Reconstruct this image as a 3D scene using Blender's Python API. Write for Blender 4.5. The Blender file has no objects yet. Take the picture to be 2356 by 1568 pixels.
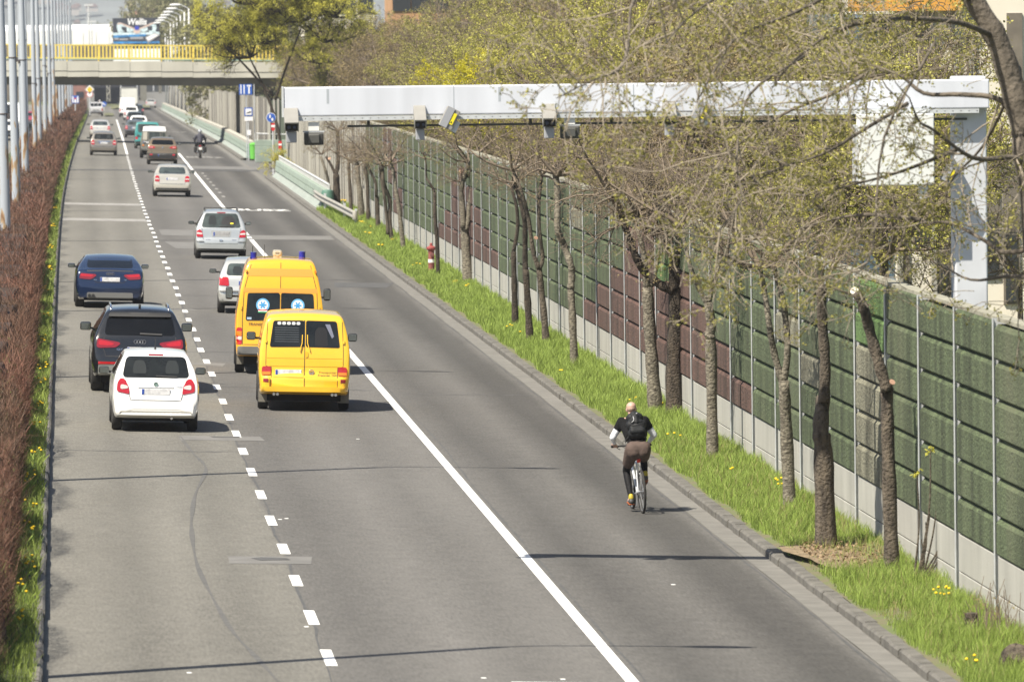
import bpy, bmesh, math, random
import numpy as np
from mathutils import Vector, Matrix
from mathutils.bvhtree import BVHTree
from mathutils.geometry import delaunay_2d_cdt, tessellate_polygon

# ------------------------------------------------------------------ camera, sky, sun, exposure
scene = bpy.context.scene
COL = scene.collection
FPX, CXV, CYV, HCAM = 16500.0, 1178.0, 784.0, 7.7      # a long telephoto looking down a straight road
def cam_axes():
    a = Vector(((148 - CXV) / FPX, (CYV - 46) / FPX, -1)).normalized()      # along the road
    v = Vector((-.014, 1, 0)); b = (v - a * v.dot(a)).normalized()          # up
    x = a.cross(b)
    return Matrix((x, a, b))          # rows: world X, Y, Z in camera coordinates = camera-to-world rotation
cam_d = bpy.data.cameras.new('camera'); cam = bpy.data.objects.new('camera', cam_d); COL.objects.link(cam)
cam.matrix_world = Matrix.Translation((0, 0, HCAM)) @ cam_axes().to_4x4()
cam_d.sensor_width = 36; cam_d.lens = FPX / 2356 * 36
cam_d.clip_start = 1; cam_d.clip_end = 20000
cam_d.dof.use_dof = True; cam_d.dof.focus_distance = 138; cam_d.dof.aperture_fstop = 5.6
scene.camera = cam

SUN_DIR = Vector((1, .85, -1.83)).normalized()          # the way the light travels
world = bpy.data.worlds.new('World'); scene.world = world; world.use_nodes = True
wn = world.node_tree; bg = wn.nodes['Background']
sky = wn.nodes.new('ShaderNodeTexSky'); sky.sky_type = 'NISHITA'; sky.sun_disc = False
sky.sun_elevation = math.asin(-SUN_DIR.z); sky.sun_rotation = math.atan2(-SUN_DIR.x, -SUN_DIR.y) % (2 * math.pi)
sky.air_density = 1.0; sky.dust_density = 2.0; sky.altitude = 100
wn.links.new(sky.outputs[0], bg.inputs[0]); bg.inputs[1].default_value = 0.068
sun_d = bpy.data.lights.new('sun', 'SUN'); sun_d.energy = 5.0; sun_d.angle = math.radians(.53); sun_d.color = (1, .925, .80)
sun = bpy.data.objects.new('sun', sun_d); COL.objects.link(sun)
sun.rotation_euler = SUN_DIR.to_track_quat('-Z', 'Y').to_euler()
scene.view_settings.view_transform = 'Standard'; scene.view_settings.look = 'None'
scene.view_settings.exposure = 0.90; scene.view_settings.gamma = 1
scene.render.engine = 'CYCLES'
scene.cycles.use_denoising = True
scene.cycles.max_bounces = 6; scene.cycles.transparent_max_bounces = 8
scene.cycles.sample_clamp_indirect = 6

# ------------------------------------------------------------------ the lie of the road
def drop(D):
    q = .85e-5 * np.clip(np.asarray(D, float) - 120, 0, 480) ** 2
    return q + .00816 * np.clip(np.asarray(D, float) - 600, 0, 550) - .012 * np.clip(np.asarray(D, float) - 1200, 0, 500)
def off(D):
    return .0053 * 50 * np.log1p(np.exp(np.clip((np.asarray(D, float) - 310) / 50, -40, 40)))
def gz(X, D): return -.03 * np.clip(X, -20, 30) - drop(D)          # cross-fall to the right
def P(X, D, h=0.0):                                                 # road coordinates to world
    return Vector((float(X + off(D)), float(D), float(gz(X, D) + h)))
VERGE = .21
def vh(X): return np.interp(X, [10.37, 11.0, 11.95], [.115, .21, .33])
RCW = cam_axes()
def ray_dir(vx, vy):
    d = RCW @ Vector(((vx - CXV) / FPX, (CYV - vy) / FPX, -1)); return d / d.y
def atD(vx, vy, D):                                                 # world point of a survey sighting at a known distance
    d = ray_dir(vx, vy); return Vector((d.x * D, D, HCAM + d.z * D))
def ground(vx, vy, dz=0.0):                                         # survey sighting to road coordinates
    d = ray_dir(vx, vy); lo, hi = 20.0, 1190.0
    for _ in range(50):
        m = (lo + hi) / 2
        if HCAM + d.z * m - (gz(d.x * m - off(m), m) + dz) > 0: lo = m
        else: hi = m
    return float(d.x * lo - off(lo)), lo

# ------------------------------------------------------------------ object helpers
def tag(o, label=None, cat=None, group=None, kind=None):
    if label: o['label'] = label
    if cat: o['category'] = cat
    if group: o['group'] = group
    if kind: o['kind'] = kind
    return o
def thing(name, label, cat, loc=(0, 0, 0), rotz=0.0, group=None, parent=None):
    o = bpy.data.objects.new(name, None); o.empty_display_size = .2; COL.objects.link(o)
    o.location = loc; o.rotation_euler = (0, 0, rotz)
    return tag(o, label, cat, group)
def mesh(name, V, F, smooth=False, angle=None):
    me = bpy.data.meshes.new(name)
    V = np.asarray(V, dtype=np.float32).reshape(-1, 3)
    if isinstance(F, np.ndarray) and F.ndim == 2:
        n, k = F.shape
        me.vertices.add(len(V)); me.vertices.foreach_set('co', V.ravel())
        me.loops.add(n * k); me.loops.foreach_set('vertex_index', F.astype(np.int32).ravel())
        me.polygons.add(n); me.polygons.foreach_set('loop_start', np.arange(0, n * k, k, dtype=np.int32))
        me.update(calc_edges=True)
    else:
        me.from_pydata(V.tolist(), [], [list(f) for f in F]); me.update()
    if smooth:
        me.polygons.foreach_set('use_smooth', np.ones(len(me.polygons), dtype=bool))
        if angle: me.set_sharp_from_angle(angle=math.radians(angle))
    return me
def link(name, me, mats, parent=None, loc=None):
    for m in (mats if isinstance(mats, (list, tuple)) else [mats]): me.materials.append(m)
    o = bpy.data.objects.new(name, me); COL.objects.link(o)
    if parent: o.parent = parent
    if loc is not None: o.location = loc
    return o
def obj(name, V, F, mats, parent=None, smooth=False, angle=None, loc=None, mi=None):
    me = mesh(name, V, F, smooth, angle)
    o = link(name, me, mats, parent, loc)
    if mi is not None: me.polygons.foreach_set('material_index', np.asarray(mi, dtype=np.int32))
    return o

class MB:                                              # collects shapes into one mesh
    def __init__(s): s.V = []; s.F = []; s.mi = []; s.m = 0
    def add(s, V, F):
        b = len(s.V); s.V += [tuple(v) for v in V]; s.F += [[i + b for i in f] for f in F]; s.mi += [s.m] * len(F); return s
    def box(s, c, d, rz=0.0, rx=0.0, ry=0.0, bev=0.0):
        M = Matrix.Translation(c) @ Matrix.Rotation(rz, 4, 'Z') @ Matrix.Rotation(ry, 4, 'Y') @ Matrix.Rotation(rx, 4, 'X')
        x, y, z = d[0] / 2, d[1] / 2, d[2] / 2
        if bev <= 0:
            V = [(i * x, j * y, k * z) for k in (-1, 1) for j in (-1, 1) for i in (-1, 1)]
            F = [(0, 2, 3, 1), (4, 5, 7, 6), (0, 1, 5, 4), (2, 6, 7, 3), (0, 4, 6, 2), (1, 3, 7, 5)]
        else:
            bm = bmesh.new(); bmesh.ops.create_cube(bm, size=1)
            for v in bm.verts: v.co = (v.co.x * 2 * x, v.co.y * 2 * y, v.co.z * 2 * z)
            bmesh.ops.bevel(bm, geom=list(bm.edges), offset=bev, segments=3, affect='EDGES', profile=.5)
            bm.verts.index_update(); V = [v.co.copy() for v in bm.verts]; F = [[v.index for v in f.verts] for f in bm.faces]; bm.free()
        return s.add([M @ Vector(v) for v in V], F)
    def tube(s, pts, r, n=8, cap=True, up=None):
        pts = [Vector(p) for p in pts]; rs = list(r) if hasattr(r, '__len__') else [r] * len(pts)
        V = []; F = []; prev = None
        for i, p in enumerate(pts):
            t = (pts[min(i + 1, len(pts) - 1)] - pts[max(i - 1, 0)]).normalized()
            if prev is None:
                q = Vector((0, 0, 1)) if abs(t.z) < .9 else Vector((0, 1, 0))
                a = t.cross(q).normalized()
            else:
                a = (prev - t * prev.dot(t)).normalized()
            prev = a; b = t.cross(a)
            for k in range(n):
                th = 2 * math.pi * k / n; V.append(p + (a * math.cos(th) + b * math.sin(th)) * rs[i])
        for i in range(len(pts) - 1):
            for k in range(n):
                k2 = (k + 1) % n; F.append((i * n + k, i * n + k2, (i + 1) * n + k2, (i + 1) * n + k))
        if cap: F.append(tuple(range(n - 1, -1, -1))); F.append(tuple((len(pts) - 1) * n + k for k in range(n)))
        return s.add(V, F)
    def lathe(s, c, prof, n=20, axis='Z', rz=0.0):           # prof: (radius, height)
        V = []; F = []
        for r, h in prof:
            for k in range(n):
                th = 2 * math.pi * k / n; V.append((r * math.cos(th), r * math.sin(th), h))
        for i in range(len(prof) - 1):
            for k in range(n):
                k2 = (k + 1) % n; F.append((i * n + k, i * n + k2, (i + 1) * n + k2, (i + 1) * n + k))
        F.append(tuple(range(n - 1, -1, -1))); F.append(tuple((len(prof) - 1) * n + k for k in range(n)))
        if axis == 'X': V = [(v[2], v[0], v[1]) for v in V]
        if axis == 'Y': V = [(v[1], v[2], v[0]) for v in V]
        M = Matrix.Translation(c) @ Matrix.Rotation(rz, 4, 'Z')
        return s.add([M @ Vector(v) for v in V], F)
    def ball(s, c, r, n=14, m=9):
        rr = r if hasattr(r, '__len__') else (r, r, r)
        prof = [(math.sin(math.pi * i / m), -math.cos(math.pi * i / m)) for i in range(1, m)]
        V = []; F = []
        for q, h in prof:
            for k in range(n):
                th = 2 * math.pi * k / n; V.append((q * math.cos(th) * rr[0], q * math.sin(th) * rr[1], h * rr[2]))
        for i in range(len(prof) - 1):
            for k in range(n):
                k2 = (k + 1) % n; F.append((i * n + k, i * n + k2, (i + 1) * n + k2, (i + 1) * n + k))
        b = len(V); V += [(0, 0, -rr[2]), (0, 0, rr[2])]
        for k in range(n):
            k2 = (k + 1) % n; F.append((b, k2, k)); F.append((b + 1, (len(prof) - 1) * n + k, (len(prof) - 1) * n + k2))
        return s.add([Vector(v) + Vector(c) for v in V], F)
    def prism(s, poly, z0, z1, M=None):                     # polygon in XY extruded along Z
        n = len(poly); V = [(p[0], p[1], z0) for p in poly] + [(p[0], p[1], z1) for p in poly]
        F = [tuple(range(n - 1, -1, -1)), tuple(range(n, 2 * n))] + [(i, (i + 1) % n, n + (i + 1) % n, n + i) for i in range(n)]
        M = M or Matrix()
        return s.add([M @ Vector(v) for v in V], F)
    def build(s, name, mats, parent=None, smooth=False, angle=None, loc=None):
        return obj(name, s.V, s.F, mats, parent, smooth, angle, loc, s.mi if isinstance(mats, (list, tuple)) else None)
RX90 = Matrix.Rotation(math.pi / 2, 4, 'X')                  # prism in XZ: poly (x, z) extruded towards -Y
def copy_tree(o, parent=None):
    c = o.copy(); COL.objects.link(c); c.parent = parent
    for ch in list(o.children): copy_tree(ch, c)
    return c
def smooth_line(pts, n=6):
    pts = [Vector(p) for p in pts]; out = []
    q = [pts[0] * 2 - pts[1]] + pts + [pts[-1] * 2 - pts[-2]]
    for i in range(1, len(q) - 2):
        for k in range(n):
            t = k / n; a, b, c, d = q[i - 1], q[i], q[i + 1], q[i + 2]
            out.append(.5 * ((2 * b) + (c - a) * t + (2 * a - 5 * b + 4 * c - d) * t * t + (3 * b - a - 3 * c + d) * t ** 3))
    return out + [pts[-1]]
def text_mesh(body, size, bold=0.0):
    cu = bpy.data.curves.new('lettering', 'FONT'); cu.body = body; cu.size = size; cu.align_x = 'CENTER'; cu.align_y = 'CENTER'; cu.offset = bold
    cu.resolution_u = 3
    o = bpy.data.objects.new('lettering', cu); COL.objects.link(o)
    dg = bpy.context.evaluated_depsgraph_get(); dg.update()
    me = o.evaluated_get(dg).to_mesh()
    V = [v.co.copy() for v in me.vertices]; F = [list(p.vertices) for p in me.polygons]
    o.to_mesh_clear(); bpy.data.objects.remove(o); bpy.data.curves.remove(cu)
    return V, F

# ------------------------------------------------------------------ materials
def mat(name, col, rough=.6, metal=0.0, var=0.0, scale=8.0, bump=0.0, bscale=None, coat=0.0, col2=None, stretch=None, spec=.5, detail=4):
    m = bpy.data.materials.new(name); m.use_nodes = True; nt = m.node_tree; b = nt.nodes['Principled BSDF']
    b.inputs['Base Color'].default_value = (*col, 1); b.inputs['Roughness'].default_value = rough
    b.inputs['Metallic'].default_value = metal; b.inputs['Coat Weight'].default_value = coat; b.inputs['Coat Roughness'].default_value = .05
    b.inputs['Specular IOR Level'].default_value = spec
    if var or bump or col2:
        tc = nt.nodes.new('ShaderNodeTexCoord'); mp = nt.nodes.new('ShaderNodeMapping')
        nt.links.new(tc.outputs['Object'], mp.inputs[0])
        if stretch: mp.inputs['Scale'].default_value = stretch
        nz = nt.nodes.new('ShaderNodeTexNoise'); nz.inputs['Scale'].default_value = scale; nz.inputs['Detail'].default_value = detail
        nt.links.new(mp.outputs[0], nz.inputs[0])
        if var or col2:
            rp = nt.nodes.new('ShaderNodeValToRGB'); rp.color_ramp.elements[0].position = .3; rp.color_ramp.elements[1].position = .7
            c2 = col2 or tuple(min(1, c * (1 + var)) for c in col); c1 = col if col2 else tuple(c * (1 - var) for c in col)
            rp.color_ramp.elements[0].color = (*c1, 1); rp.color_ramp.elements[1].color = (*c2, 1)
            nt.links.new(nz.outputs['Fac'], rp.inputs[0]); nt.links.new(rp.outputs[0], b.inputs['Base Color'])
        if bump:
            n2 = nz
            if bscale:
                n2 = nt.nodes.new('ShaderNodeTexNoise'); n2.inputs['Scale'].default_value = bscale; n2.inputs['Detail'].default_value = 3
                nt.links.new(tc.outputs['Object'], n2.inputs[0])
            bp = nt.nodes.new('ShaderNodeBump'); bp.inputs['Strength'].default_value = min(1, bump); bp.inputs['Distance'].default_value = .02 * max(1, bump)
            nt.links.new(n2.outputs['Fac'], bp.inputs['Height']); nt.links.new(bp.outputs[0], b.inputs['Normal'])
    return m
def leafmat(name, col, var=.35, trans=.35):
    m = bpy.data.materials.new(name); m.use_nodes = True; nt = m.node_tree; b = nt.nodes['Principled BSDF']
    b.inputs['Roughness'].default_value = .6; b.inputs['Specular IOR Level'].default_value = .25
    g = nt.nodes.new('ShaderNodeNewGeometry'); rp = nt.nodes.new('ShaderNodeValToRGB')
    rp.color_ramp.elements[0].color = (*[c * (1 - var) for c in col], 1); rp.color_ramp.elements[1].color = (*[c * (1 + var) for c in col], 1)
    nt.links.new(g.outputs['Random Per Island'], rp.inputs[0]); nt.links.new(rp.outputs[0], b.inputs['Base Color'])
    tr = nt.nodes.new('ShaderNodeBsdfTranslucent'); mx = nt.nodes.new('ShaderNodeMixShader'); mx.inputs[0].default_value = trans
    nt.links.new(rp.outputs[0], tr.inputs[0]); nt.links.new(b.outputs[0], mx.inputs[1]); nt.links.new(tr.outputs[0], mx.inputs[2])
    nt.links.new(mx.outputs[0], nt.nodes['Material Output'].inputs[0])
    return m
rng = np.random.default_rng(7); random.seed(7)
# ------------------------------------------------------------------ setting: ground, road, kerbs
def strip(name, xs, D0, D1, h, mats, step=4.0, uv=True, kind='structure', wob=0.0):
    n = max(2, int((D1 - D0) / step) + 1); Ds = np.linspace(D0, D1, n); k = len(xs)
    hs = h if hasattr(h, '__len__') else [h] * k
    V = []
    for D in Ds:
        for x, hh in zip(xs, hs): V.append(P(x + (random.uniform(-wob, wob) if wob else 0), D, hh))
    F = [(i * k + j, i * k + j + 1, (i + 1) * k + j + 1, (i + 1) * k + j) for i in range(n - 1) for j in range(k - 1)]
    o = obj(name, V, F, mats, smooth=False); tag(o, kind=kind)
    if uv:
        ul = o.data.uv_layers.new(name='UVMap'); xy = [(x, D) for D in Ds for x in xs]
        for lp in o.data.loops: ul.data[lp.index].uv = xy[lp.vertex_index]
    return o
def asphalt(name, lanes=True):
    m = bpy.data.materials.new(name); m.use_nodes = True; nt = m.node_tree; b = nt.nodes['Principled BSDF']; L = nt.links
    uv = nt.nodes.new('ShaderNodeUVMap'); sp = nt.nodes.new('ShaderNodeSeparateXYZ'); L.new(uv.outputs[0], sp.inputs[0])
    def noise(scale, vec, detail=4, rough=.55):
        n = nt.nodes.new('ShaderNodeTexNoise'); n.inputs['Scale'].default_value = scale; n.inputs['Detail'].default_value = detail
        n.inputs['Roughness'].default_value = rough; L.new(vec, n.inputs[0]); return n.outputs['Fac']
    def mapping(sx, sy):
        mp = nt.nodes.new('ShaderNodeMapping'); mp.inputs['Scale'].default_value = (sx, sy, 1); L.new(uv.outputs[0], mp.inputs[0]); return mp.outputs[0]
    def math_(op, a, b_=None, clamp=False):
        n = nt.nodes.new('ShaderNodeMath'); n.operation = op; n.use_clamp = clamp
        for i, q in enumerate([a, b_]):
            if q is None: continue
            if isinstance(q, (int, float)): n.inputs[i].default_value = q
            else: L.new(q, n.inputs[i])
        return n.outputs[0]
    wob = math_('MULTIPLY', math_('SUBTRACT', noise(.6, mapping(1, .25)), .5), .35)
    x = math_('DIVIDE', math_('ADD', math_('ADD', sp.outputs[0], wob), 1.0), 12.0, True)
    rp = nt.nodes.new('ShaderNodeValToRGB'); rp.color_ramp.interpolation = 'LINEAR'
    cols = [(-.4, .165), (.35, .148), (.9, .122), (1.5, .152), (2.2, .126), (2.75, .150), (3.02, .150), (3.08, .115), (3.7, .100), (4.7, .130), (5.5, .102), (6.3, .122), (6.7, .105), (7.4, .072), (8.3, .108), (9.0, .062), (9.55, .072), (9.9, .13)]
    el = rp.color_ramp.elements
    while len(el) > 1: el.remove(el[0])
    for i, (xx, c) in enumerate(cols):
        e = el[0] if i == 0 else el.new((xx + 1) / 12)
        e.position = (xx + 1) / 12; wm = 1.0 if xx < 3.05 else .965
        e.color = (c * 1.04, c * 1.0, c * (.875 if xx < 3.05 else .925), 1)
    L.new(x, rp.inputs[0])
    big = noise(.22, mapping(1, .12), 5); fine = noise(24, mapping(1, .10), 3, .75); mid = noise(3.2, mapping(1, .5), 4)
    f = math_('ADD', math_('ADD', math_('MULTIPLY', math_('SUBTRACT', big, .5), .75), math_('MULTIPLY', math_('SUBTRACT', fine, .5), 1.05)), math_('MULTIPLY', math_('SUBTRACT', mid, .5), .42))
    f = math_('ADD', f, 1.0)
    mx = nt.nodes.new('ShaderNodeMix'); mx.data_type = 'RGBA'; mx.blend_type = 'MULTIPLY'; mx.inputs[0].default_value = 1
    cb = nt.nodes.new('ShaderNodeCombineColor')
    for i in range(3): L.new(f, cb.inputs[i])
    L.new(rp.outputs[0], mx.inputs[6]); L.new(cb.outputs[0], mx.inputs[7]); L.new(mx.outputs[2], b.inputs['Base Color'])
    b.inputs['Roughness'].default_value = .85; b.inputs['Specular IOR Level'].default_value = .3
    bp = nt.nodes.new('ShaderNodeBump'); bp.inputs['Strength'].default_value = .55; bp.inputs['Distance'].default_value = .012
    L.new(noise(55, mapping(1, 1), 2), bp.inputs['Height']); L.new(bp.outputs[0], b.inputs['Normal'])
    return m
M_asph = asphalt('worn_asphalt')
M_asph2 = mat('grey_asphalt', (.13, .128, .12), .85, var=.2, scale=1.5)
M_conc = mat('gutter_concrete', (.160, .154, .138), .85, var=.16, scale=2.5, bump=.4, bscale=40)
M_kerb = mat('kerb_stone', (.118, .112, .098), .9, var=.28, scale=3, bump=.6, bscale=30)
M_kerbd = mat('left_kerb_stone', (.15, .14, .125), .9, var=.25, scale=3, bump=.6, bscale=30)
M_soil = mat('verge_soil', (.14, .115, .075), .95, var=.3, scale=2, col2=(.10, .13, .04))
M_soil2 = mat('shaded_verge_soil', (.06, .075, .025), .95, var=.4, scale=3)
M_land = mat('rough_land', (.10, .11, .05), .95, var=.35, scale=.2)
M_white = mat('road_paint', (.78, .78, .75), .6, var=.10, scale=9, bump=.3, bscale=60)
M_wornw = mat('worn_road_paint', (.27, .26, .24), .7, var=.25, scale=5)
M_patch = mat('pale_patch', (.152, .148, .138), .85, var=.15, scale=2)
M_patchd = mat('dark_patch', (.075, .075, .073), .85, var=.2, scale=3)
M_skid = mat('tyre_rubber_mark', (.098, .096, .090), .85, var=.16, scale=4)

Ds = np.concatenate([np.arange(-60, 1300, 25.0), np.arange(1300, 9001, 350.0)])
Xs = np.array([-3000, -800, -200, -60, -30, -20, -14.4, -3.5, -.9, 12.3, 22, 30, 60, 200, 800, 3000.0])
V = []; F = []
for D in Ds:
    for X in Xs:
        w = -.35 if -15 < X < 12.4 else -.05
        V.append((X + float(off(min(D, 1300))), D, float(gz(X, D)) + w - .35 * (D > 1180)))
k = len(Xs)
F = [(i * k + j, i * k + j + 1, (i + 1) * k + j + 1, (i + 1) * k + j) for i in range(len(Ds) - 1) for j in range(k - 1)]
tag(obj('ground', V, F, M_land, smooth=True), kind='structure')
strip('road', [-.37, .8, 2, 3.05, 4.5, 6, 7.5, 9.0, 9.85], 40, 1180, 0, M_asph)
strip('opposite_road', [-14.5, -10, -4.4], 40, 1180, 0, M_asph)
strip('side_road', [10.2, 13, 18], 385, 452, -.005, M_asph2, uv=False)
strip('gutter', [9.85, 10.19], 40, 1180, .004, M_conc, step=2.0, uv=False, wob=.006)
# gutter joints are part of the gutter slab; kerbs are rows of stones with open joints
def kerb(name, x0, x1, h, D0, D1, m, L=1.0, gap=.005):
    mb = MB(); D = D0
    while D < D1:
        l = L if D < 320 else 6.0; j = lambda: random.uniform(-.006, .006)
        a, b_ = D + gap, D + l - gap
        dx, dz = j() * (2 if D < 150 else 1), j()
        s = 1 if x1 > x0 else -1
        prof = [(x0, -.12), (x0, h - .035), (x0 + s * .03, h - .006), (x1, h), (x1, -.12)]
        A = [P(x + dx, a, z + dz) for x, z in prof]; B = [P(x + dx, b_, z + dz) for x, z in prof]
        n = len(prof); Fs = [tuple(range(n)), tuple(range(2 * n - 1, n - 1, -1))] + [(i, n + i, n + i + 1, i + 1) for i in range(n - 1)]
        mb.add(A + B, Fs); D += l
    return tag(mb.build(name, m), kind='structure')
kerb('kerb', 10.19, 10.37, .13, 60, 384, M_kerb); kerb('kerb', 10.19, 10.37, .13, 452, 1180, M_kerb)
kerb('kerb', -.37, -.48, .15, 60, 1100, M_kerbd)
strip('verge', [10.37, 11.0, 11.95], 60, 304, [.115, .21, .33], M_soil, step=2.0, uv=False, wob=.02)
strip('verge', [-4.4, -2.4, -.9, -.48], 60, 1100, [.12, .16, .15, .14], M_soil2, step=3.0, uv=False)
strip('pavement', [10.37, 12.6], 304, 384, .13, M_conc, uv=False); strip('pavement', [10.37, 12.6], 452, 1180, .13, M_conc, uv=False)

# markings, one object each kind
mb = MB()
def flat(mb, x0, x1, D0, D1, h=.004, x0b=None, x1b=None):
    x0b = x0 if x0b is None else x0b; x1b = x1 if x1b is None else x1b
    n = max(1, int((D1 - D0) / 8)); V = []
    for i in range(n + 1):
        t = i / n; D = D0 + (D1 - D0) * t
        V += [P(x0 + (x0b - x0) * t, D, h), P(x1 + (x1b - x1) * t, D, h)]
    mb.add(V, [(2 * i, 2 * i + 1, 2 * i + 3, 2 * i + 2) for i in range(n)])
dash_y = [1512, 1420, 1335, 1262, 1197, 1138, 1086, 1038, 998, 960, 923, 890, 860]
Dd = [ground(148 + .4150 * (y - 46), y)[1] for y in dash_y]
D = Dd[-1]; sp_ = (Dd[-1] - Dd[3]) / (len(Dd) - 4)
while D < 460: D += sp_; Dd.append(D)
for D in [Dd[0] - 2 * sp_, Dd[0] - sp_] + Dd:
    jx = random.uniform(-.015, .015)
    flat(mb, 3.03 + jx, 3.17 + jx + random.uniform(0, .012), D - 1.05 + random.uniform(-.12, .12), D + 1.05 + random.uniform(-.12, .12))
flat(mb, 6.52, 6.68, 40, 480)
flat(mb, 3.05, 3.2, 470, 840)
tag(mb.build('lane_markings', M_white), kind='structure')
mb = MB()
flat(mb, 5.15, 6.2, 83.2, 84.2)
for x, y in ((700, 1442), (430, 1548), (1108, 1560), (640, 1195), (655, 1193), (1545, 1345), (1290, 1563), (1400, 905), (820, 1010)):
    X, D = ground(x, y); flat(mb, X, X + .06, D, D + .14)
tag(mb.build('paint_specks', M_white), kind='structure')
mb = MB()
flat(mb, -.3, 3.0, 284.5, 288.5); flat(mb, -.3, 3.0, 312, 316)
for i in range(9): flat(mb, 6.95 + .0 * i, 7.1, 333 + i * 9, 336 + i * 9)
tag(mb.build('stop_lines', M_wornw), kind='structure')
def road_text(body, X, D, wx, ly, m=M_white):
    V, F = text_mesh(body, 1.0, .03); xs = [v.x for v in V]; ys = [v.y for v in V]
    sx = wx / (max(xs) - min(xs)); sy = ly / (max(ys) - min(ys)); cx = (max(xs) + min(xs)) / 2; cy = (max(ys) + min(ys)) / 2
    return tag(obj('road_lettering', [P(X + (v.x - cx) * sx, D + (v.y - cy) * sy, .005) for v in V], F, m), kind='structure')
road_text('BUSZ', 8.15, 308, 2.5, 2.9)
for D in (462, 545, 660, 810): road_text('BUSZ', 8.1, D, 2.4, 6, M_wornw)
# repairs in the asphalt
mb = MB()
def vpatch(mb, pts, h=.004): mb.add([P(*ground(x, y), h) for x, y in pts], [tuple(range(len(pts)))[::-1]])
vpatch(mb, [(525, 1279), (527, 1296), (716, 1297), (718, 1280)]); vpatch(mb, [(413, 1002), (416, 1012), (610, 1014), (598, 1004)])
vpatch(mb, [(440, 838), (445, 834), (520, 836), (512, 843)]); vpatch(mb, [(365, 528), (372, 541), (445, 543), (445, 529)]); vpatch(mb, [(379, 556), (404, 571), (452, 572), (452, 557)])
vpatch(mb, [(556, 541), (560, 551), (770, 552), (760, 543)]); vpatch(mb, [(437, 382), (440, 388), (596, 391), (590, 384)]); vpatch(mb, [(345, 710), (350, 713), (456, 714), (440, 710)])
vpatch(mb, [(512, 632), (560, 634), (560, 637), (512, 636)])
tag(mb.build('road_repairs', M_patch), kind='structure')
mb = MB()
vpatch(mb, [(577, 1284), (600, 1282), (660, 1284), (668, 1288), (600, 1289)], .008); vpatch(mb, [(482, 1004), (551, 1005), (551, 1007), (490, 1006)], .008)
vpatch(mb, [(136, 389.5), (136, 391.5), (596, 394.5), (596, 391.5)], .008)
vpatch(mb, [(770, 650), (770, 661), (890, 662), (905, 651)])
def seam(x0, D0, D1, w, wob):
    V = []; Ds = np.arange(D0, D1, 1.2); a = 0.0
    for D in Ds: a = .8 * a + random.gauss(0, wob); ww = w * random.uniform(.3, 1.2); V += [P(x0 + a - ww, D, .0025), P(x0 + a + ww, D, .0025)]
    mb.add(V, [(2 * i, 2 * i + 1, 2 * i + 3, 2 * i + 2) for i in range(len(Ds) - 1)])
seam(3.07, 60, 330, .022, .012); seam(6.76, 60, 300, .018, .012); seam(9.80, 60, 300, .02, .01)
for (x0, D0, x1, D1) in ((-.3, 128.5, 3.0, 128.9), (-.3, 168, 6.4, 168.6), (3.2, 204, 6.4, 204.3), (-.3, 226, 3, 226.2), (6.8, 150, 9.7, 150.5), (3.2, 152, 6.4, 151.4)):
    V = []
    for i in range(25): t = i / 24; D = D0 + (D1 - D0) * t + random.gauss(0, .06); ww = random.uniform(.03, .10); V += [P(x0 + (x1 - x0) * t, D - ww, .0025), P(x0 + (x1 - x0) * t, D + ww, .0025)]
    mb.add(V, [(2 * i, 2 * i + 2, 2 * i + 3, 2 * i + 1) for i in range(24)])
tag(mb.build('road_seams', M_patchd), kind='structure')
sk = [(413, 1003), (446, 1044), (467, 1065), (473, 1085), (450, 1135), (441, 1189), (442, 1234), (454, 1300), (487, 1370), (533, 1449), (586, 1507), (640, 1567)]
pts = smooth_line([P(*ground(x, y), .0) for x, y in sk], 5)
V = []; F = []
for i, p in enumerate(pts):
    w = .028 + .012 * math.sin(i * .9); V += [(p.x - w, p.y, p.z + .004), (p.x + w, p.y, p.z + .004)]
F = [(2 * i, 2 * i + 1, 2 * i + 3, 2 * i + 2) for i in range(len(pts) - 1)]
for q in ([(480, 850), (452, 880), (490, 912), (535, 938)],):
    pass
tag(obj('tyre_mark', V, F, M_skid), kind='structure')
mb = MB()
for (x, y, w, l) in ((1965, 1268, .45, .5), (1393, 1018, .3, .35), (1490, 820, .35, .5), (2019, 1270, .2, .3)):
    pass
# ------------------------------------------------------------------ grass
def blades(name, n, xr, Dr, hr, wid, m, dens=None, zoff=None, lean=.5, xfun=None):
    D = Dr[0] * (Dr[1] / Dr[0]) ** rng.random(n) if dens is None else dens(n)
    X = xr[0] + (xr[1] - xr[0]) * rng.random(n)
    if xfun is not None:
        keep = xfun(X, D); X = X[keep]; D = D[keep]; n = len(X)
    h = hr[0] + (hr[1] - hr[0]) * rng.random(n) ** 1.5
    clump = .65 + .7 * np.abs(np.sin(X * 3.1 + D * 1.7) * np.sin(D * .63 + X * 1.1))
    h = h * clump
    base = np.stack([X + off(D), D, gz(X, D) + (vh(X) if zoff is None else zoff) - .02], 1)
    th = rng.random(n) * 2 * np.pi; w = wid * (D / 100) * (.7 + .6 * rng.random(n))
    side = np.stack([np.cos(th), np.sin(th) * .3, np.zeros(n)], 1) * w[:, None]
    ln = (rng.random((n, 2)) - .5) * 2 * lean + np.array([.12, 0])
    mid = base + np.stack([ln[:, 0] * h * .3, ln[:, 1] * h * .3, h * .6], 1)
    tip = base + np.stack([ln[:, 0] * h, ln[:, 1] * h, h * .98], 1)
    V = np.stack([base - side, base + side, mid + side * .75, mid - side * .75, tip], 1).reshape(-1, 3)
    i = np.arange(n)[:, None] * 5
    F = np.concatenate([i + np.array([[0, 1, 2]]), i + np.array([[0, 2, 3]]), i + np.array([[3, 2, 4]])])
    return tag(obj(name, V, F, m), kind='stuff')
M_grass = leafmat('spring_grass', (.27, .36, .08), .5, .42)
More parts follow.
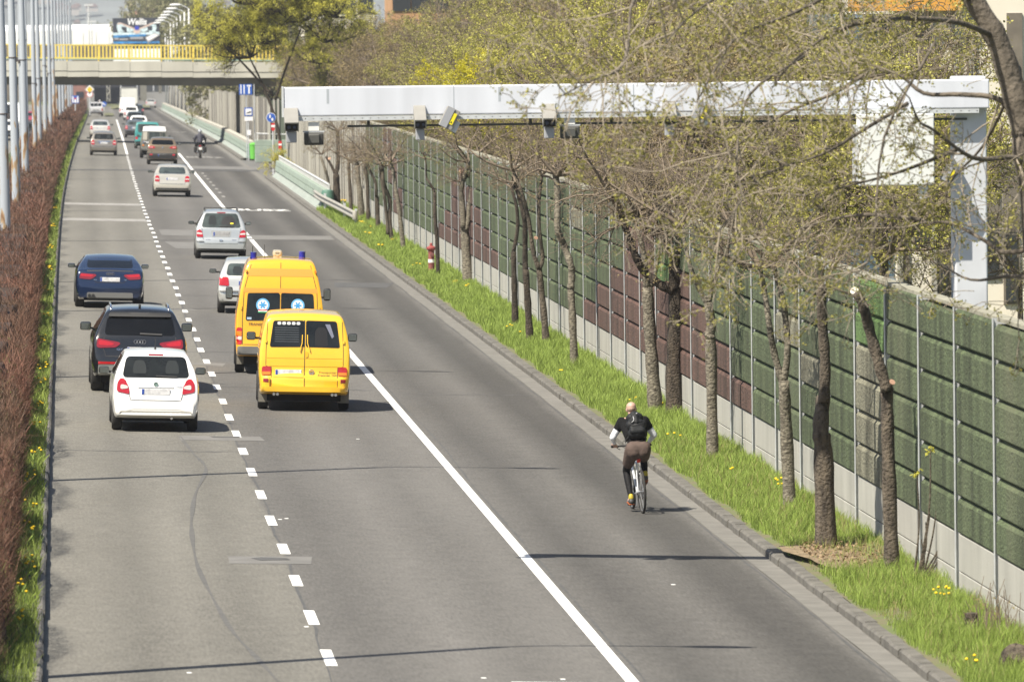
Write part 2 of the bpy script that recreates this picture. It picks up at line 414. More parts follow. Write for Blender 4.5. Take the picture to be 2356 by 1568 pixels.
M_grass2 = leafmat('left_grass', (.25, .32, .07), .55, .35)
def bare(X, D):
    d1 = ((X - 11.05) / .75) ** 2 + ((D - 102.2) / 2.6) ** 2 > 1
    d2 = ((X - 10.6) / .3) ** 2 + ((D - 92.5) / 1.0) ** 2 > 1
    d3 = ((X - 11.6) / .25) ** 2 + ((D - 107.5) / 2) ** 2 > 1
    edge = X > 10.42 + .10 * np.abs(np.sin(D * 2.3)) * rng.random(len(X)) + .05 * np.sin(D * .9)
    return (d1 | (rng.random(len(X)) < .10)) & (d2 | (rng.random(len(X)) < .2)) & (d3 | (rng.random(len(X)) < .4)) & edge
blades('grass', 250000, (10.40, 11.82), (80, 305), (.05, .25), .0042, M_grass, xfun=bare)
blades('grass', 50000, (-1.25, -.44), (78, 900), (.08, .26), .007, M_grass2, zoff=.14)
M_dry = leafmat('dry_grass', (.30, .25, .12), .3, .3)
blades('dry_grass', 5000, (10.5, 11.8), (83, 130), (.08, .26), .0045, M_dry)

M_bare = mat('bare_brown_soil', (.20, .150, .092), .95, var=.3, scale=5, bump=1.5, bscale=14)
V = []; F = []; n = 22
for i in range(n): a = 2 * math.pi * i / n; q = 1 + .18 * math.sin(3 * a) + .1 * math.sin(5 * a + 1); V.append(P(11.05 + .70 * q * math.cos(a), 102.2 + 2.7 * q * math.sin(a), VERGE + .014))
V.append(P(11.05, 102.2, VERGE + .07)); F = [(i, (i + 1) % n, n) for i in range(n)]
tag(obj('bare_soil', V, F, M_bare, smooth=True), kind='structure')
V = []; F = []
for i in range(900):
    a = random.uniform(0, 6.28); q = math.sqrt(random.random()); p = P(11.1 + .62 * q * math.cos(a), 102.2 + 2.5 * q * math.sin(a), VERGE + .06 + random.uniform(0, .03)); u = Vector((random.gauss(0, 1), random.gauss(0, 1), random.gauss(0, .5))).normalized() * random.uniform(.015, .035); w = Vector((random.gauss(0, 1), random.gauss(0, 1), random.gauss(0, .5))).normalized() * .018
    b_ = len(V); V += [p - u, p + w, p + u, p - w]; F.append((b_, b_ + 1, b_ + 2, b_ + 3))
tag(obj('leaf_litter', V, F, leafmat('dead_leaves', (.24, .17, .10), .5, .1)), kind='stuff')
# dandelions
M_yel = mat('dandelion_yellow', (.85, .58, .01), .6); M_stem = mat('stem_green', (.12, .22, .04), .7)
def dandelions(name, n, X, D, rx, rD, label, group, hh=.2):
    t = thing(name, label, 'flowers', P(X, D, VERGE), 0, group)
    p0 = P(X, D, VERGE); fl = MB(); st = MB(); lf = MB()
    for _ in range(n):
        a = X + random.uniform(-rx, rx); d = D + random.uniform(-rD, rD); p = P(a, d, VERGE) - p0
        h = random.uniform(.6, 1) * hh; r = .021 * (1 + max(0, D - 110) / 140)
        fl = MB(); st = MB(); fl.lathe(p + Vector((0, 0, h)), [(r * .3, -.012), (r, .0), (r * .9, .012), (r * .3, .018)], 8); st.tube([p, p + Vector((0, 0, h))], .004 * D / 100, 4); fl.build('flower_head', M_yel, t); st.build('stem', M_stem, t)
    for _ in range(n + 4):
        a = random.uniform(0, 6.28); p = Vector((random.uniform(-rx, rx), random.uniform(-rD, rD), 0)); q = Vector((math.cos(a), math.sin(a), .9)) * .13
        w = Vector((-math.sin(a), math.cos(a), 0)) * .018
        lf.add([p - w * .4, p + w * .4, p + q * .7 + w, p + q * 1.1, p + q * .7 - w], [(0, 1, 2, 3, 4)])
    lf.build('leaves', M_grass, t)
    return t
dandelions('dandelion_clump', 9, *ground(2158, 1400, VERGE), .17, .22, 'bright yellow dandelion clump in full bloom near the two stumps', 'dandelions in the verges', .3)
dandelions('dandelion_clump', 7, *ground(1785, 1135, VERGE), .14, .3, 'yellow dandelion clump just left of the pale speckled trunk above the bare soil', 'dandelions in the verges', .26)
for x, y, n in ((1550, 1020, 3), (1205, 780, 4), (1050, 660, 4), (960, 620, 4), (1540, 950, 2), (905, 560, 5), (790, 470, 6), (835, 520, 6), (860, 530, 5), (1170, 762, 3), (1460, 935, 3), (1075, 668, 5), (1010, 612, 3), (820, 503, 5), (848, 545, 4), (1300, 868, 2), (1690, 1098, 2), (875, 575, 4), (2230, 1545, 4)):
    dandelions('dandelion_clump', n, *ground(x, y, VERGE), .12, .5, 'small yellow dandelions dotted through the long green grass of the right verge', 'dandelions in the verges')
for D, n in ((88, 5), (93, 4), (97, 7), (104, 5), (109, 4), (116, 7), (122, 5), (131, 6), (138, 6), (146, 5), (152, 5), (166, 6), (181, 5), (198, 6), (215, 6), (236, 7), (262, 6), (290, 6)):
    dandelions('dandelion_clump', n, -.62 + random.uniform(-.05, .05), D, .1, 1.4, 'small yellow dandelions in the narrow grass strip between brown hedge and left kerb', 'dandelions in the verges')
# tall yellow rape flower by the wall
X, D = ground(1411, 855, VERGE); p0 = P(X, D, VERGE); t = thing('rape_plant', 'thin tall plant with yellow flower head beside the concrete plinth', 'plant', p0)
mb = MB(); mb.tube([(0, 0, 0), (.02, 0, .5), (-.01, 0, .95)], .008, 5)
for i in range(14): mb.tube([(0, 0, .15 + i * .04), (random.uniform(-.09, .09), random.uniform(-.05, .05), .2 + i * .045)], .004, 4)
mb.build('stalk', M_stem, t); mb = MB()
for _ in range(16): mb.ball((random.uniform(-.06, .06), random.uniform(-.05, .05), .93 + random.uniform(-.06, .07)), .016, 6, 4)
mb.build('flower_head', M_yel, t)

# ------------------------------------------------------------------ hedge
def hedge_dim(D):
    q = np.abs(np.sin(D * .31 + .5 * np.sin(D * .13)))
    h = 1.30 + .32 * q ** .6 + .06 * np.sin(D * 1.3) + .08 * np.sin(D * .07)
    f = -1.22 + .50 * q ** .5 + .05 * np.sin(D * 1.9)
    return h, f
M_twigh = leafmat('hedge_twigs', (.130, .068, .045), .6, .05)
nt = M_twigh.node_tree; bs = nt.nodes['Principled BSDF']; tc = nt.nodes.new('ShaderNodeTexCoord'); nz = nt.nodes.new('ShaderNodeTexNoise'); nz.inputs['Scale'].default_value = .32; nz.inputs['Detail'].default_value = 3
mx = nt.nodes.new('ShaderNodeMix'); mx.data_type = 'RGBA'; mx.blend_type = 'MULTIPLY'; mx.inputs[0].default_value = 1; rp = nt.nodes.new('ShaderNodeValToRGB'); rp.color_ramp.elements[0].position = .38; rp.color_ramp.elements[1].position = .62
rp.color_ramp.elements[0].color = (.62, .78, .72, 1); rp.color_ramp.elements[1].color = (1.15, 1.0, 1.0, 1); nt.links.new(tc.outputs['Object'], nz.inputs[0]); nt.links.new(nz.outputs['Fac'], rp.inputs[0]); old = bs.inputs['Base Color'].links[0].from_socket
nt.links.new(old, mx.inputs[6]); nt.links.new(rp.outputs[0], mx.inputs[7]); nt.links.new(mx.outputs[2], bs.inputs['Base Color'])
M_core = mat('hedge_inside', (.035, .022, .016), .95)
M_hleaf = leafmat('hedge_new_leaves', (.11, .13, .035), .4, .3)
hd = thing('hedge', 'long bare reddish brown hedge running along the left kerb', 'hedge', (0, 0, 0))
Ds = np.concatenate([np.arange(76, 200, 1.0), np.arange(200, 1040, 5.0)]); V = []
for D in Ds:
    h, f = hedge_dim(D); h = float(h) - .22; f = float(f) - .22
    for x, z in ((f + .1, .05), (f, h * .6), (f - .25, h), (-2.4, h), (-2.75, .1)): V.append(P(x, D, .14 + z))
k = 5; F = [(i * k + j, i * k + j + 1, (i + 1) * k + j + 1, (i + 1) * k + j) for i in range(len(Ds) - 1) for j in range(k - 1)]
F += [tuple(range(k)), tuple((len(Ds) - 1) * k + j for j in range(k))][:1]
obj('inner_growth', V, F, M_core, hd)  # dark core added behind the twigs, painted as shaded depth, blocks see-through
def twigs(n, D0, D1, wid, ln):
    D = D0 * (D1 / D0) ** rng.random(n); h, f = hedge_dim(D)
    t = rng.random(n); top = rng.random(n) < .5
    X = np.where(top, f - .12 - t * (np.abs(f + 2.7)) * .95, f - .06 + .16 * (rng.random(n) - .8)); Z = np.where(top, h - .05 - .25 * rng.random(n), h * (.05 + .85 * rng.random(n)))
    X = np.where(~top, X - .45 * np.clip(Z / h - .45, 0, 1) ** 1.5 - .12 * (Z / h < .2), X); Z = np.where(top, Z - .25 * np.clip(1 - (f - X) / .5, 0, 1) ** 2, Z)
    base = np.stack([X + off(D), D, gz(X, D) + .14 + Z - .08], 1)
    d = rng.normal(size=(n, 3)) * np.array([.6, .7, .45]) + np.array([.0, 0, .80]); d[:, 0] += np.where(top, 0, .35)
    d /= np.linalg.norm(d, axis=1)[:, None]; L = ln * (.45 + rng.random(n) + 2.6 * (rng.random(n) < .05)); tip = base + d * L[:, None]
    a = rng.random(n) * np.pi; w = wid * (D / 100) * (.6 + .8 * rng.random(n))
    s = np.stack([np.cos(a), np.sin(a) * .5, .3 * np.sin(a * 2)], 1) * w[:, None]
    V = np.stack([base - s, base + s, tip + s * .4, tip - s * .4], 1).reshape(-1, 3); i = np.arange(n)[:, None] * 4
    return V, i + np.array([[0, 1, 2, 3]])
V1, F1 = twigs(130000, 78, 190, .0034, .14); V2, F2 = twigs(130000, 190, 1030, .0034, .16)
obj('twigs', np.concatenate([V1, V2]), np.concatenate([F1, F2 + len(V1)]), M_twigh, hd)
V1, F1 = twigs(5000, 78, 140, .008, .045); obj('new_leaves', V1, F1, M_hleaf, hd)
# ------------------------------------------------------------------ green and brown noise barrier
def panelmat(name, col, col2):
    m = mat(name, col, .95, var=.25, scale=3, bump=2.0, bscale=22, col2=None, stretch=(1, 1, .25))
    nt = m.node_tree; b = nt.nodes['Principled BSDF']; L = nt.links
    tc = nt.nodes.new('ShaderNodeTexCoord')
    def nz(scale, sc, det=4):
        mp = nt.nodes.new('ShaderNodeMapping'); mp.inputs['Scale'].default_value = sc; L.new(tc.outputs['Object'], mp.inputs[0])
        n = nt.nodes.new('ShaderNodeTexNoise'); n.inputs['Scale'].default_value = scale; n.inputs['Detail'].default_value = det; L.new(mp.outputs[0], n.inputs[0]); return n.outputs['Fac']
    r1 = nt.nodes.new('ShaderNodeValToRGB'); r1.color_ramp.elements[0].position = .25; r1.color_ramp.elements[1].position = .75
    r1.color_ramp.elements[0].color = (*[c * .35 for c in col], 1); r1.color_ramp.elements[1].color = (*[c * 2.0 for c in col], 1)
    L.new(nz(30, (1, .6, 1), 3), r1.inputs[0])
    r2 = nt.nodes.new('ShaderNodeValToRGB'); r2.color_ramp.elements[0].position = .35; r2.color_ramp.elements[1].position = .62
    r2.color_ramp.elements[0].color = (.45, .45, .43, 1); r2.color_ramp.elements[1].color = (1.05, 1.05, 1.05, 1)
    L.new(nz(2.2, (1, 1, .12), 5), r2.inputs[0])
    r3 = nt.nodes.new('ShaderNodeValToRGB'); r3.color_ramp.elements[0].position = .55; r3.color_ramp.elements[1].position = .8
    r3.color_ramp.elements[0].color = (0, 0, 0, 1); r3.color_ramp.elements[1].color = (1, 1, 1, 1)
    L.new(nz(.35, (1, 1, .4), 3), r3.inputs[0])
    mx = nt.nodes.new('ShaderNodeMix'); mx.data_type = 'RGBA'; mx.blend_type = 'MULTIPLY'; mx.inputs[0].default_value = 1
    L.new(r1.outputs[0], mx.inputs[6]); L.new(r2.outputs[0], mx.inputs[7])
    m2 = nt.nodes.new('ShaderNodeMix'); m2.data_type = 'RGBA'; L.new(r3.outputs[0], m2.inputs[0]); L.new(mx.outputs[2], m2.inputs[6]); m2.inputs[7].default_value = (*col2, 1)
    L.new(m2.outputs[2], b.inputs['Base Color'])
    return m
M_pg = panelmat('green_wood_concrete', (.068, .090, .043), (.105, .115, .066))
M_pg2 = panelmat('fresh_green_wood_concrete', (.085, .15, .045), (.12, .15, .06))
M_pgr = panelmat('weathered_grey_wood_concrete', (.165, .16, .115), (.2, .19, .14))
M_pb = panelmat('brown_wood_concrete', (.090, .050, .039), (.10, .065, .05))
M_galv = mat('galvanised_steel', (.58, .60, .61), .5, .35, var=.12, scale=6)
M_plinth = mat('plinth_concrete', (.35, .345, .31), .85, var=.14, scale=1.6, stretch=(1, 1, .3), bump=.3, bscale=30)
M_cap = mat('pale_cap_concrete', (.27, .26, .20), .9, var=.25, scale=4)
WX = 11.85
P0, DP = 98.95, 4.05
brown = {}
def setb(D, rows):
    brown[int(math.floor((D - P0) / DP))] = rows
for D, rows in ((125.2, [0]), (129.3, [0, 1]), (133.3, [0, 1, 2]), (137.4, [0, 1, 2, 3]), (141.4, [0, 1, 2]), (145.5, [0, 1, 2, 3, 4, 5]), (149.5, [0, 1, 2, 3, 4]), (153.6, [0, 1, 2]), (157.6, [0, 1]), (161.7, [0]),
                (197, [0]), (201, [0, 1]), (205, [0, 1, 2]), (209.1, [0, 1, 2, 3]), (213.1, [0, 1, 2, 3, 4]), (217.2, [0, 1, 2, 3]), (221.3, [0, 1]), (225.3, [0]),
                (255, [0, 1]), (259, [0, 1, 2, 3]), (263, [2, 3, 4, 5]), (267, [4, 5])):
    setb(D, rows)
wall = thing('noise_barrier', 'green and brown rough panelled noise barrier on a pale concrete plinth', 'noise barrier', P(WX, P0, VERGE))
wo = wall.location
for k in range(-5, 46):
    D0 = P0 + k * DP; D1 = D0 + DP
    b0 = P(WX, D0, 0); zb = b0.z + VERGE - .02
    zt = float(-drop((D0 + D1) / 2)) + .73              # plinth top, level within a bay
    mb = MB(); Vb = []
    step = random.uniform(-.03, .03) if k % 4 else .05
    for r in range(6):
        z0 = zt + .5 * r + .012; z1 = zt + .5 * r + .488
        if r == 5: z1 += step
        jx = random.uniform(-.008, .008); fx = -.07 + jx
        a = b0.x; prof = [(a + .1, z0), (a + fx + .025, z0), (a + fx, z0 + .03), (a + fx, z1 - .06), (a + fx + .05, z1), (a + .1, z1)]
        g = .05
        V = [(x, D0 + g, z) for x, z in prof] + [(x, D1 - g, z) for x, z in prof]
        F = [tuple(range(6)), tuple(range(11, 5, -1))] + [(i, 6 + i, 6 + (i + 1) % 6, (i + 1) % 6) for i in range(6)]
        mi = 0
        if r in brown.get(k, []): mi = 3
        elif k == 1 and r >= 4: mi = 1
        elif k == 1: mi = 2
        elif k == 11 and r == 5: mi = 1
        elif k == 10 and r in (3, 4): mi = 1
        elif random.random() < .03: mi = 2
        mb.m = mi; mb.add([Vector(v) - wo for v in V], F)
    mb.m = 4; mb.box(Vector((b0.x + .06, (D0 + D1) / 2, zt + 3.0 + .03)) - wo, (.20, DP - .12, .05))
    mb.build('acoustic_panels', [M_pg, M_pg2, M_pgr, M_pb, M_cap], wall)
    mb = MB()
    for z0, z1 in ((zt - .49, zt - .0), (zb - .5, zt - .505)):
        mb.box(Vector((b0.x + .02, (D0 + D1) / 2, (z0 + z1) / 2)) - wo, (.14, DP - .10, z1 - z0), bev=.01)
    mb.build('plinth_slab', M_plinth, wall)
    mb = MB(); zz = (zb - .3, zt + 3.02 + random.uniform(-.02, .04))
    for dx, dy, w, l in ((-.088, 0, .010, .075), (.10, 0, .010, .10), (0, 0, .18, .01)): mb.box(Vector((b0.x + dx, D0, (zz[0] + zz[1]) / 2)) - wo, (w, l, zz[1] - zz[0]))
    mb.build('steel_post', M_galv, wall)

# ------------------------------------------------------------------ weathered slat fences behind the concrete barriers
M_slatd = mat('dark_weathered_boards', (.12, .108, .09), .9, var=.35, scale=1.2, stretch=(1, 1, .1))
M_slatl = mat('pale_weathered_fins', (.35, .34, .295), .85, var=.22, scale=1.5, stretch=(1, 1, .1))
def slat_fence(name, label, X, D0, D1, pitch, irr, hgt=3.9, prot=.075, dark=M_slatd, wf=.5):
    t = thing(name, label, 'noise barrier', P(X, D0, VERGE)); o = t.location
    V = []; F = []; mi = []; D = D0; plan = []
    while D < D1:                                                # one ribbed face: recessed board, then a projecting rib
        l = pitch * random.uniform(.8, 1.2); w = random.uniform(.5, 1.1) * wf; pr = prot * random.uniform(.7, 1.2) if random.random() > irr else .004; h = hgt * random.uniform(.98, 1.015)
        plan += [(0, D, h), (-pr, D + .01, h), (-pr, D + w, h), (0, D + w + .01, h)]; D += l
    for x, d, h in plan:
        for zz in (.05, h): V.append(P(X + x, d, zz) - o)
    n = len(plan)
    for i in range(n - 1): F.append((2 * i, 2 * i + 1, 2 * i + 3, 2 * i + 2)); mi.append(0 if i % 4 == 3 else 1)
    b0 = len(V)
    for x, d, h in (plan[0], plan[-1]):
        for zz in (.05, hgt): V.append(P(X + .12, d, zz) - o)
    F.append((0, b0, b0 + 1, 1)); mi.append(1)
    for i in range(n - 1): pass
    k0 = len(V)
    for x, d, h in plan: V += [P(X + .12, d, h) - o, P(X + .12, d, .05) - o]
    for i in range(n - 1): F.append((2 * i + 1, k0 + 2 * i, k0 + 2 * i + 2, 2 * i + 3)); mi.append(0); F.append((k0 + 2 * i, k0 + 2 * i + 1, k0 + 2 * i + 3, k0 + 2 * i + 2)); mi.append(0)
    obj('ribbed_boards', V, F, [dark, M_slatl], t, mi=mi); return t
slat_fence('slat_barrier', 'pale ribbed noise barrier behind the nearer green concrete parapet', 12.05, 290, 412, 2.5, .0, prot=.05, wf=.6)
slat_fence('slat_barrier', 'dark weathered noise barrier with irregular pale ribs running under the bridge', 11.9, 452, 1120, 4.2, .30, prot=.055, wf=.5)
M_glassw = mat('grimy_green_glass', (.11, .13, .10), .25, var=.35, scale=.8)
t = thing('glass_barrier', 'grimy dark glass noise barrier panel between the two ribbed barriers', 'noise barrier', P(13.5, 440, 0)); o = t.location
mb = MB(); mb.box((0, 0, 2), (3.4, .06, 3.8)); mb.build('glass_pane', M_glassw, t); mb = MB()
for dx in (-1.75, -1.45, -1.2, 1.7, 1.3): mb.box((dx, -.06, 2), (.12, .08, 4))
mb.build('steel_frame', M_slatl, t)

M_jg = mat('pale_green_painted_concrete', (.245, .30, .25), .8, var=.18, scale=1.4, bump=.3, bscale=20)
M_jl = mat('weathered_green_concrete_base', (.28, .315, .285), .85, var=.2, scale=2.2)
M_jd = mat('dark_green_paint', (.07, .16, .12), .6, var=.2, scale=2)
M_cope = mat('coping_concrete', (.40, .385, .33), .85, var=.2, scale=2)
M_rail = mat('pale_grey_rail', (.55, .56, .56), .5, var=.1, scale=5)
def parapet(label, X, D0, D1, coping, railing):
    t = thing('concrete_parapet', label, 'barrier', P(X, D0, 0)); o = t.location
    def ext(prof, m, name, seg, gap):
        mb = MB(); D = D0
        while D < D1 - .5:
            d2 = min(D + seg, D1); A = [P(X + x, D + gap, z) - o for x, z in prof]; B = [P(X + x, d2 - gap, z) - o for x, z in prof]; n = len(prof)
            mb.add(A + B, [tuple(range(n)), tuple(range(2 * n - 1, n - 1, -1))] + [(i, n + i, n + (i + 1) % n, (i + 1) % n) for i in range(n)]); D = d2
        return mb.build(name, m, t)
    ext([(0, -.1), (.0, .02), (.30, .42), (.62, .42), (.62, -.1)], M_jl, 'sloped_base', 1.5, .03)
    ext([(.26, .425), (.23, .46), (.27, .68), (.31, .70), (.62, .70), (.62, .425)], M_jg, 'middle_course', 6, .02)
    ext([(.30, .705), (.27, .74), (.31, .96), (.35, .98), (.62, .98), (.62, .705)], M_jg, 'top_course', 6, .02)
    if coping: ext([(.33, .985), (.33, 1.16), (.64, 1.2), (.64, .985)], M_cope, 'coping', 4, .01)
    mb = MB(); mb.lathe(P(X + .42, D0 - .05, 0) - o, [(.27, -.1), (.26, .9), (.22, .98), (.1, 1.0)], 16); mb.build('rounded_end', M_jd, t, smooth=True, angle=40)
    if railing:
        mb = MB(); D = D0; pts = []
        while D <= D1: pts.append(P(X + .48, D, 1.22) - o); mb.box(P(X + .48, D, 1.08) - o, (.05, .06, .26)); D += 1.9
        mb.tube(pts, .045, 6); mb.build('hand_rail', M_rail, t)
    return t
parapet('green concrete parapet with low pale handrail, ending beside the guard rail', 10.45, 304, 384, False, True)
parapet('green concrete parapet with a beige coping running away under the bridge', 10.42, 453, 1120, True, False)
t = thing('concrete_block', 'short green concrete wall facing the road with a grey rail on top', 'barrier', P(12.2, 440, .1))
mb = MB()
for z0, z1, y in ((0, .5, -.25), (.51, .95, -.06), (.96, 1.35, 0)): mb.box((0, y / 2, (z0 + z1) / 2), (2.7, .5 + abs(y), z1 - z0), bev=.03)
mb.build('courses', M_jg, t); mb = MB(); mb.tube([(-1.25, 0, 1.75), (1.3, 0, 1.65)], .05, 6)
for x in (-1.2, 0, .95): mb.box((x, 0, 1.52), (.06, .06, .4))
mb.build('rail', M_rail, t)
t = thing('litter_bin', 'bright green bin standing behind the bus lane sign pole', 'bin', P(10.95, 449, .13))
mb = MB(); mb.lathe((0, 0, 0), [(.22, 0), (.25, .85), (.27, .86), (.27, .92), (.12, 1.02)], 14); mb.build('container', mat('bin_green', (.12, .42, .06), .5), t, smooth=True, angle=40)

# guard rail
t = thing('guard_rail', 'short galvanised guard rail in front of the parapet end', 'guard rail', P(10.75, 276, VERGE)); o = t.location
gp = smooth_line([P(10.98, 276, .6), P(10.9, 281, .62), P(10.78, 291, .64), P(10.58, 303, .68), P(10.5, 309, .74)], 6)
prof = [(-.02, .155), (-.07, .12), (-.07, .06), (0, .02), (0, -.02), (-.07, -.06), (-.07, -.12), (-.02, -.155)]
V = [p - o + Vector((x, 0, z)) for p in gp for x, z in prof] ; k = 8
F = [(i * k + j, i * k + j + 1, (i + 1) * k + j + 1, (i + 1) * k + j) for i in range(len(gp) - 1) for j in range(k - 1)]
M_gr = mat('weathered_rail_steel', (.36, .345, .305), .6, .2, var=.2, scale=3)
b = obj('beam', V, F, M_gr, t, smooth=True); md = b.modifiers.new('thick', 'SOLIDIFY'); md.thickness = .012
mb = MB(); p = gp[0] - o; mb.lathe(p + Vector((-.02, 0, -.17)), [(.09, 0), (.10, .02), (.10, .32), (.09, .34)], 12); mb.build('end_shoe', M_gr, t, smooth=True, angle=40)
for i in (1, 9, 17):
    mb = MB(); p = gp[min(i, len(gp) - 1)] - o; mb.box(p + Vector((.06, 0, -.25)), (.1, .12, .95)); mb.build('post', M_galv, t)

# ------------------------------------------------------------------ hydrant
M_hyd = mat('faded_red_paint', (.20, .060, .052), .65, var=.25, scale=9); M_hyd2 = mat('bright_red_paint', (.27, .062, .056), .5, var=.15, scale=9); M_pw = mat('white_paint', (.75, .75, .72), .5, var=.08, scale=8)
X, D = ground(992.7, 628, VERGE)
t = thing('fire_hydrant', 'red fire hydrant post with a white band in the grass', 'fire hydrant', P(X, D, VERGE)); t.scale = (.9, .9, .9)
mb = MB(); mb.lathe((0, 0, 0), [(.105, -.05), (.105, .33), (.112, .335), (.112, .345), (.105, .35), (.105, .60), (.10, .62), (.11, .78), (.12, .8)], 18); mb.build('barrel', M_hyd, t, smooth=True, angle=35)
mb = MB(); mb.lathe((0, 0, 0), [(.107, .36), (.109, .362), (.109, .47), (.107, .472)], 18); mb.build('white_band', M_pw, t, smooth=True, angle=35)
mb = MB(); mb.lathe((0, 0, .76), [(.10, 0), (.155, .05), (.165, .09), (.155, .13), (.09, .16), (.05, .18), (.05, .25), (.03, .27)], 18); mb.build('cap', M_hyd2, t, smooth=True, angle=35)
mb = MB(); mb.lathe((0.02, -.19, .63), [(.05, 0), (.072, .005), (.072, .04), (.06, .05), (.06, .12)], 14, 'Y'); mb.build('outlet', mat('dull_hydrant_cap', (.16, .06, .055), .5), t, smooth=True, angle=35)

# ------------------------------------------------------------------ bridge
M_fas = mat('fascia_concrete', (.46, .45, .385), .85, var=.14, scale=.6, stretch=(1, 1, .3))
M_girder = mat('shadowed_girder_concrete', (.16, .155, .13), .9, var=.2, scale=.5)  # girder in shadow: the shade is put into the concrete's colour
M_ry = mat('yellow_railing_paint', (.72, .56, .10), .5, var=.08, scale=3)
BD = 540.0; BS = -.0175
br = thing('road_bridge', 'concrete road bridge crossing the whole carriageway', 'bridge', (0, BD, 0))
def bz(x): return 5.82 + BS * x                       # railing top
x = -14.0; mb = MB(); mb2 = MB()
while x < 26:
    c = x + 1.18; z = bz(c)
    mb.box((c, 0, z - 1.15 - .42), (2.33, .35, .74)); mb2.box((c, .06, z - 1.15 - 1.03), (2.34, .4, .40)); x += 2.36
mb.build('upper_fascia', M_fas, br); mb2.build('lower_fascia', M_fas, br)
mb = MB(); mb.box((6, 7.0, bz(6) - 1.15 - 1.42), (44, 13.2, .5), ry=-math.atan(BS)); mb.box((6, .9, bz(6) - 1.15 - 1.55), (44, .6, .62), ry=-math.atan(BS)); mb.box((6, 7.3, bz(6) - 1.15 - .65), (44, 13.6, .9), ry=-math.atan(BS)); mb.build('deck', M_girder, br)
mb = MB(); mb.box((-15.5, 7, -1.2), (2.2, 12, 6.5)); mb.box((21.5, 7, -1.2), (2.2, 12, 6.5)); mb.build('abutment', M_fas, br)
rl = thing('bridge_railing', 'yellow painted metal railing along the near edge of the bridge', 'railing', (0, BD - .05, 0))
mb = MB()
for h, r in ((0, .05), (-.98, .045)): mb.box((6, 0, bz(6) + h), (44, .08, .09), ry=-math.atan(BS))
mb.build('horizontal_rails', M_ry, rl); mb = MB(); x = -14.0
while x < 26: mb.box((x, 0, bz(x) - .52), (.115, .06, .92)); x += .272
mb.build('balusters', M_ry, rl); mb = MB(); x = -14.0
while x < 26: mb.box((x, 0.05, bz(x) - .62), (.09, .09, 1.24)); x += 2.36
mb.build('posts', M_ry, rl)
rl2 = thing('bridge_railing', 'far grey green parapet rail on the other edge of the bridge', 'railing', (0, BD + 13.6, 0))
mb = MB(); mb.box((6, 0, bz(6) - 1.08), (44, .1, .2), ry=-math.atan(BS)); mb.build('rail', mat('grey_green_paint', (.24, .36, .30), .6), rl2)

# ------------------------------------------------------------------ underpass front, far buildings, billboard, hills
M_far = mat('far_grey_wall', (.26, .26, .255), .9, var=.12, scale=.4); M_dark = mat('dark_opening', (.016, .018, .03), .8); M_brick = mat('red_brick', (.26, .13, .105), .9, var=.25, scale=.7)
un = thing('underpass_portal', 'grey railway underpass with dark openings and a pale lattice column', 'underpass', (0, 1175, 0))
def atv(x0, x1, y0, y1, D): a = atD(x0, y1, D); b_ = atD(x1, y0, D); return a.x, b_.x, a.z, b_.z
def slab(mb, x0, x1, y0, y1, D, dep, dy=0): a, b_, c, d = atv(x0, x1, y0, y1, D); mb.box(((a + b_) / 2, D - 1175 + dy + dep / 2, (c + d) / 2), (b_ - a, dep, d - c))
mb = MB(); slab(mb, 318, 420, 150, 250, 1176, 2); slab(mb, 176, 216, 150, 255, 1176, 2); slab(mb, 150, 420, 140, 184, 1175, 3); mb.build('wall', M_far, un)
mb = MB(); slab(mb, 216, 318, 150, 240, 1180, 1); mb.build('dark_opening', M_dark, un)
mb = MB(); a, b_, c, d = atv(246, 252, 150, 234, 1174)
for q in (a, b_): mb.box((q, -1, (c + d) / 2), (.10, .1, d - c))
for i in range(7):
    z0 = c + (d - c) * i / 7; z1 = c + (d - c) * (i + 1) / 7; s = (a, b_) if i % 2 else (b_, a); mb.tube([(s[0], -1, z0), (s[1], -1, z1)], .07, 4)
mb.build('lattice_column', M_slatl, un)
mb = MB(); slab(mb, 320, 337, 185, 232, 1174, .5, -.5); slab(mb, 365, 372, 195, 215, 1174, .4, -.5); mb.build('wall_panel', M_girder, un)
bb = thing('brick_building', 'red brick building end beside the underpass behind the hedge', 'building', (0, 1120, 0))
a, b_, c, d = atv(168, 199, 188, 262, 1120); mb = MB(); mb.box(((a + b_) / 2, 4, (c + d) / 2), (b_ - a, 8, d - c)); mb.build('wall', M_brick, bb)
mb = MB(); mb.box(((a + b_) / 2, 4, d + .15), (b_ - a + .6, 8.6, .3)); mb.build('roof', M_girder, bb)
mb = MB(); mb.box((a + .8, -.05, d - 2), (.6, .12, .9)); mb.box((b_ - .8, -.05, d - 2), (.6, .12, .9)); mb.build('window', M_dark, bb)
pi_ = thing('concrete_wall', 'pale concrete retaining wall beyond the opposite carriageway', 'wall', (-17.5, 620, -5))
mb = MB(); mb.box((0, 80, 3.5), (.6, 260, 9)); mb.build('wall_face', M_fas, pi_)
tag(strip('grass_bank', [2.8, 5, 9.0], 1120, 1170, [.02, .5, .4], M_soil, uv=False), kind='structure')
isl = strip('traffic_island', [1.7, 2.3, 2.9], 905, 965, [.13, .15, .13], M_soil, uv=False)

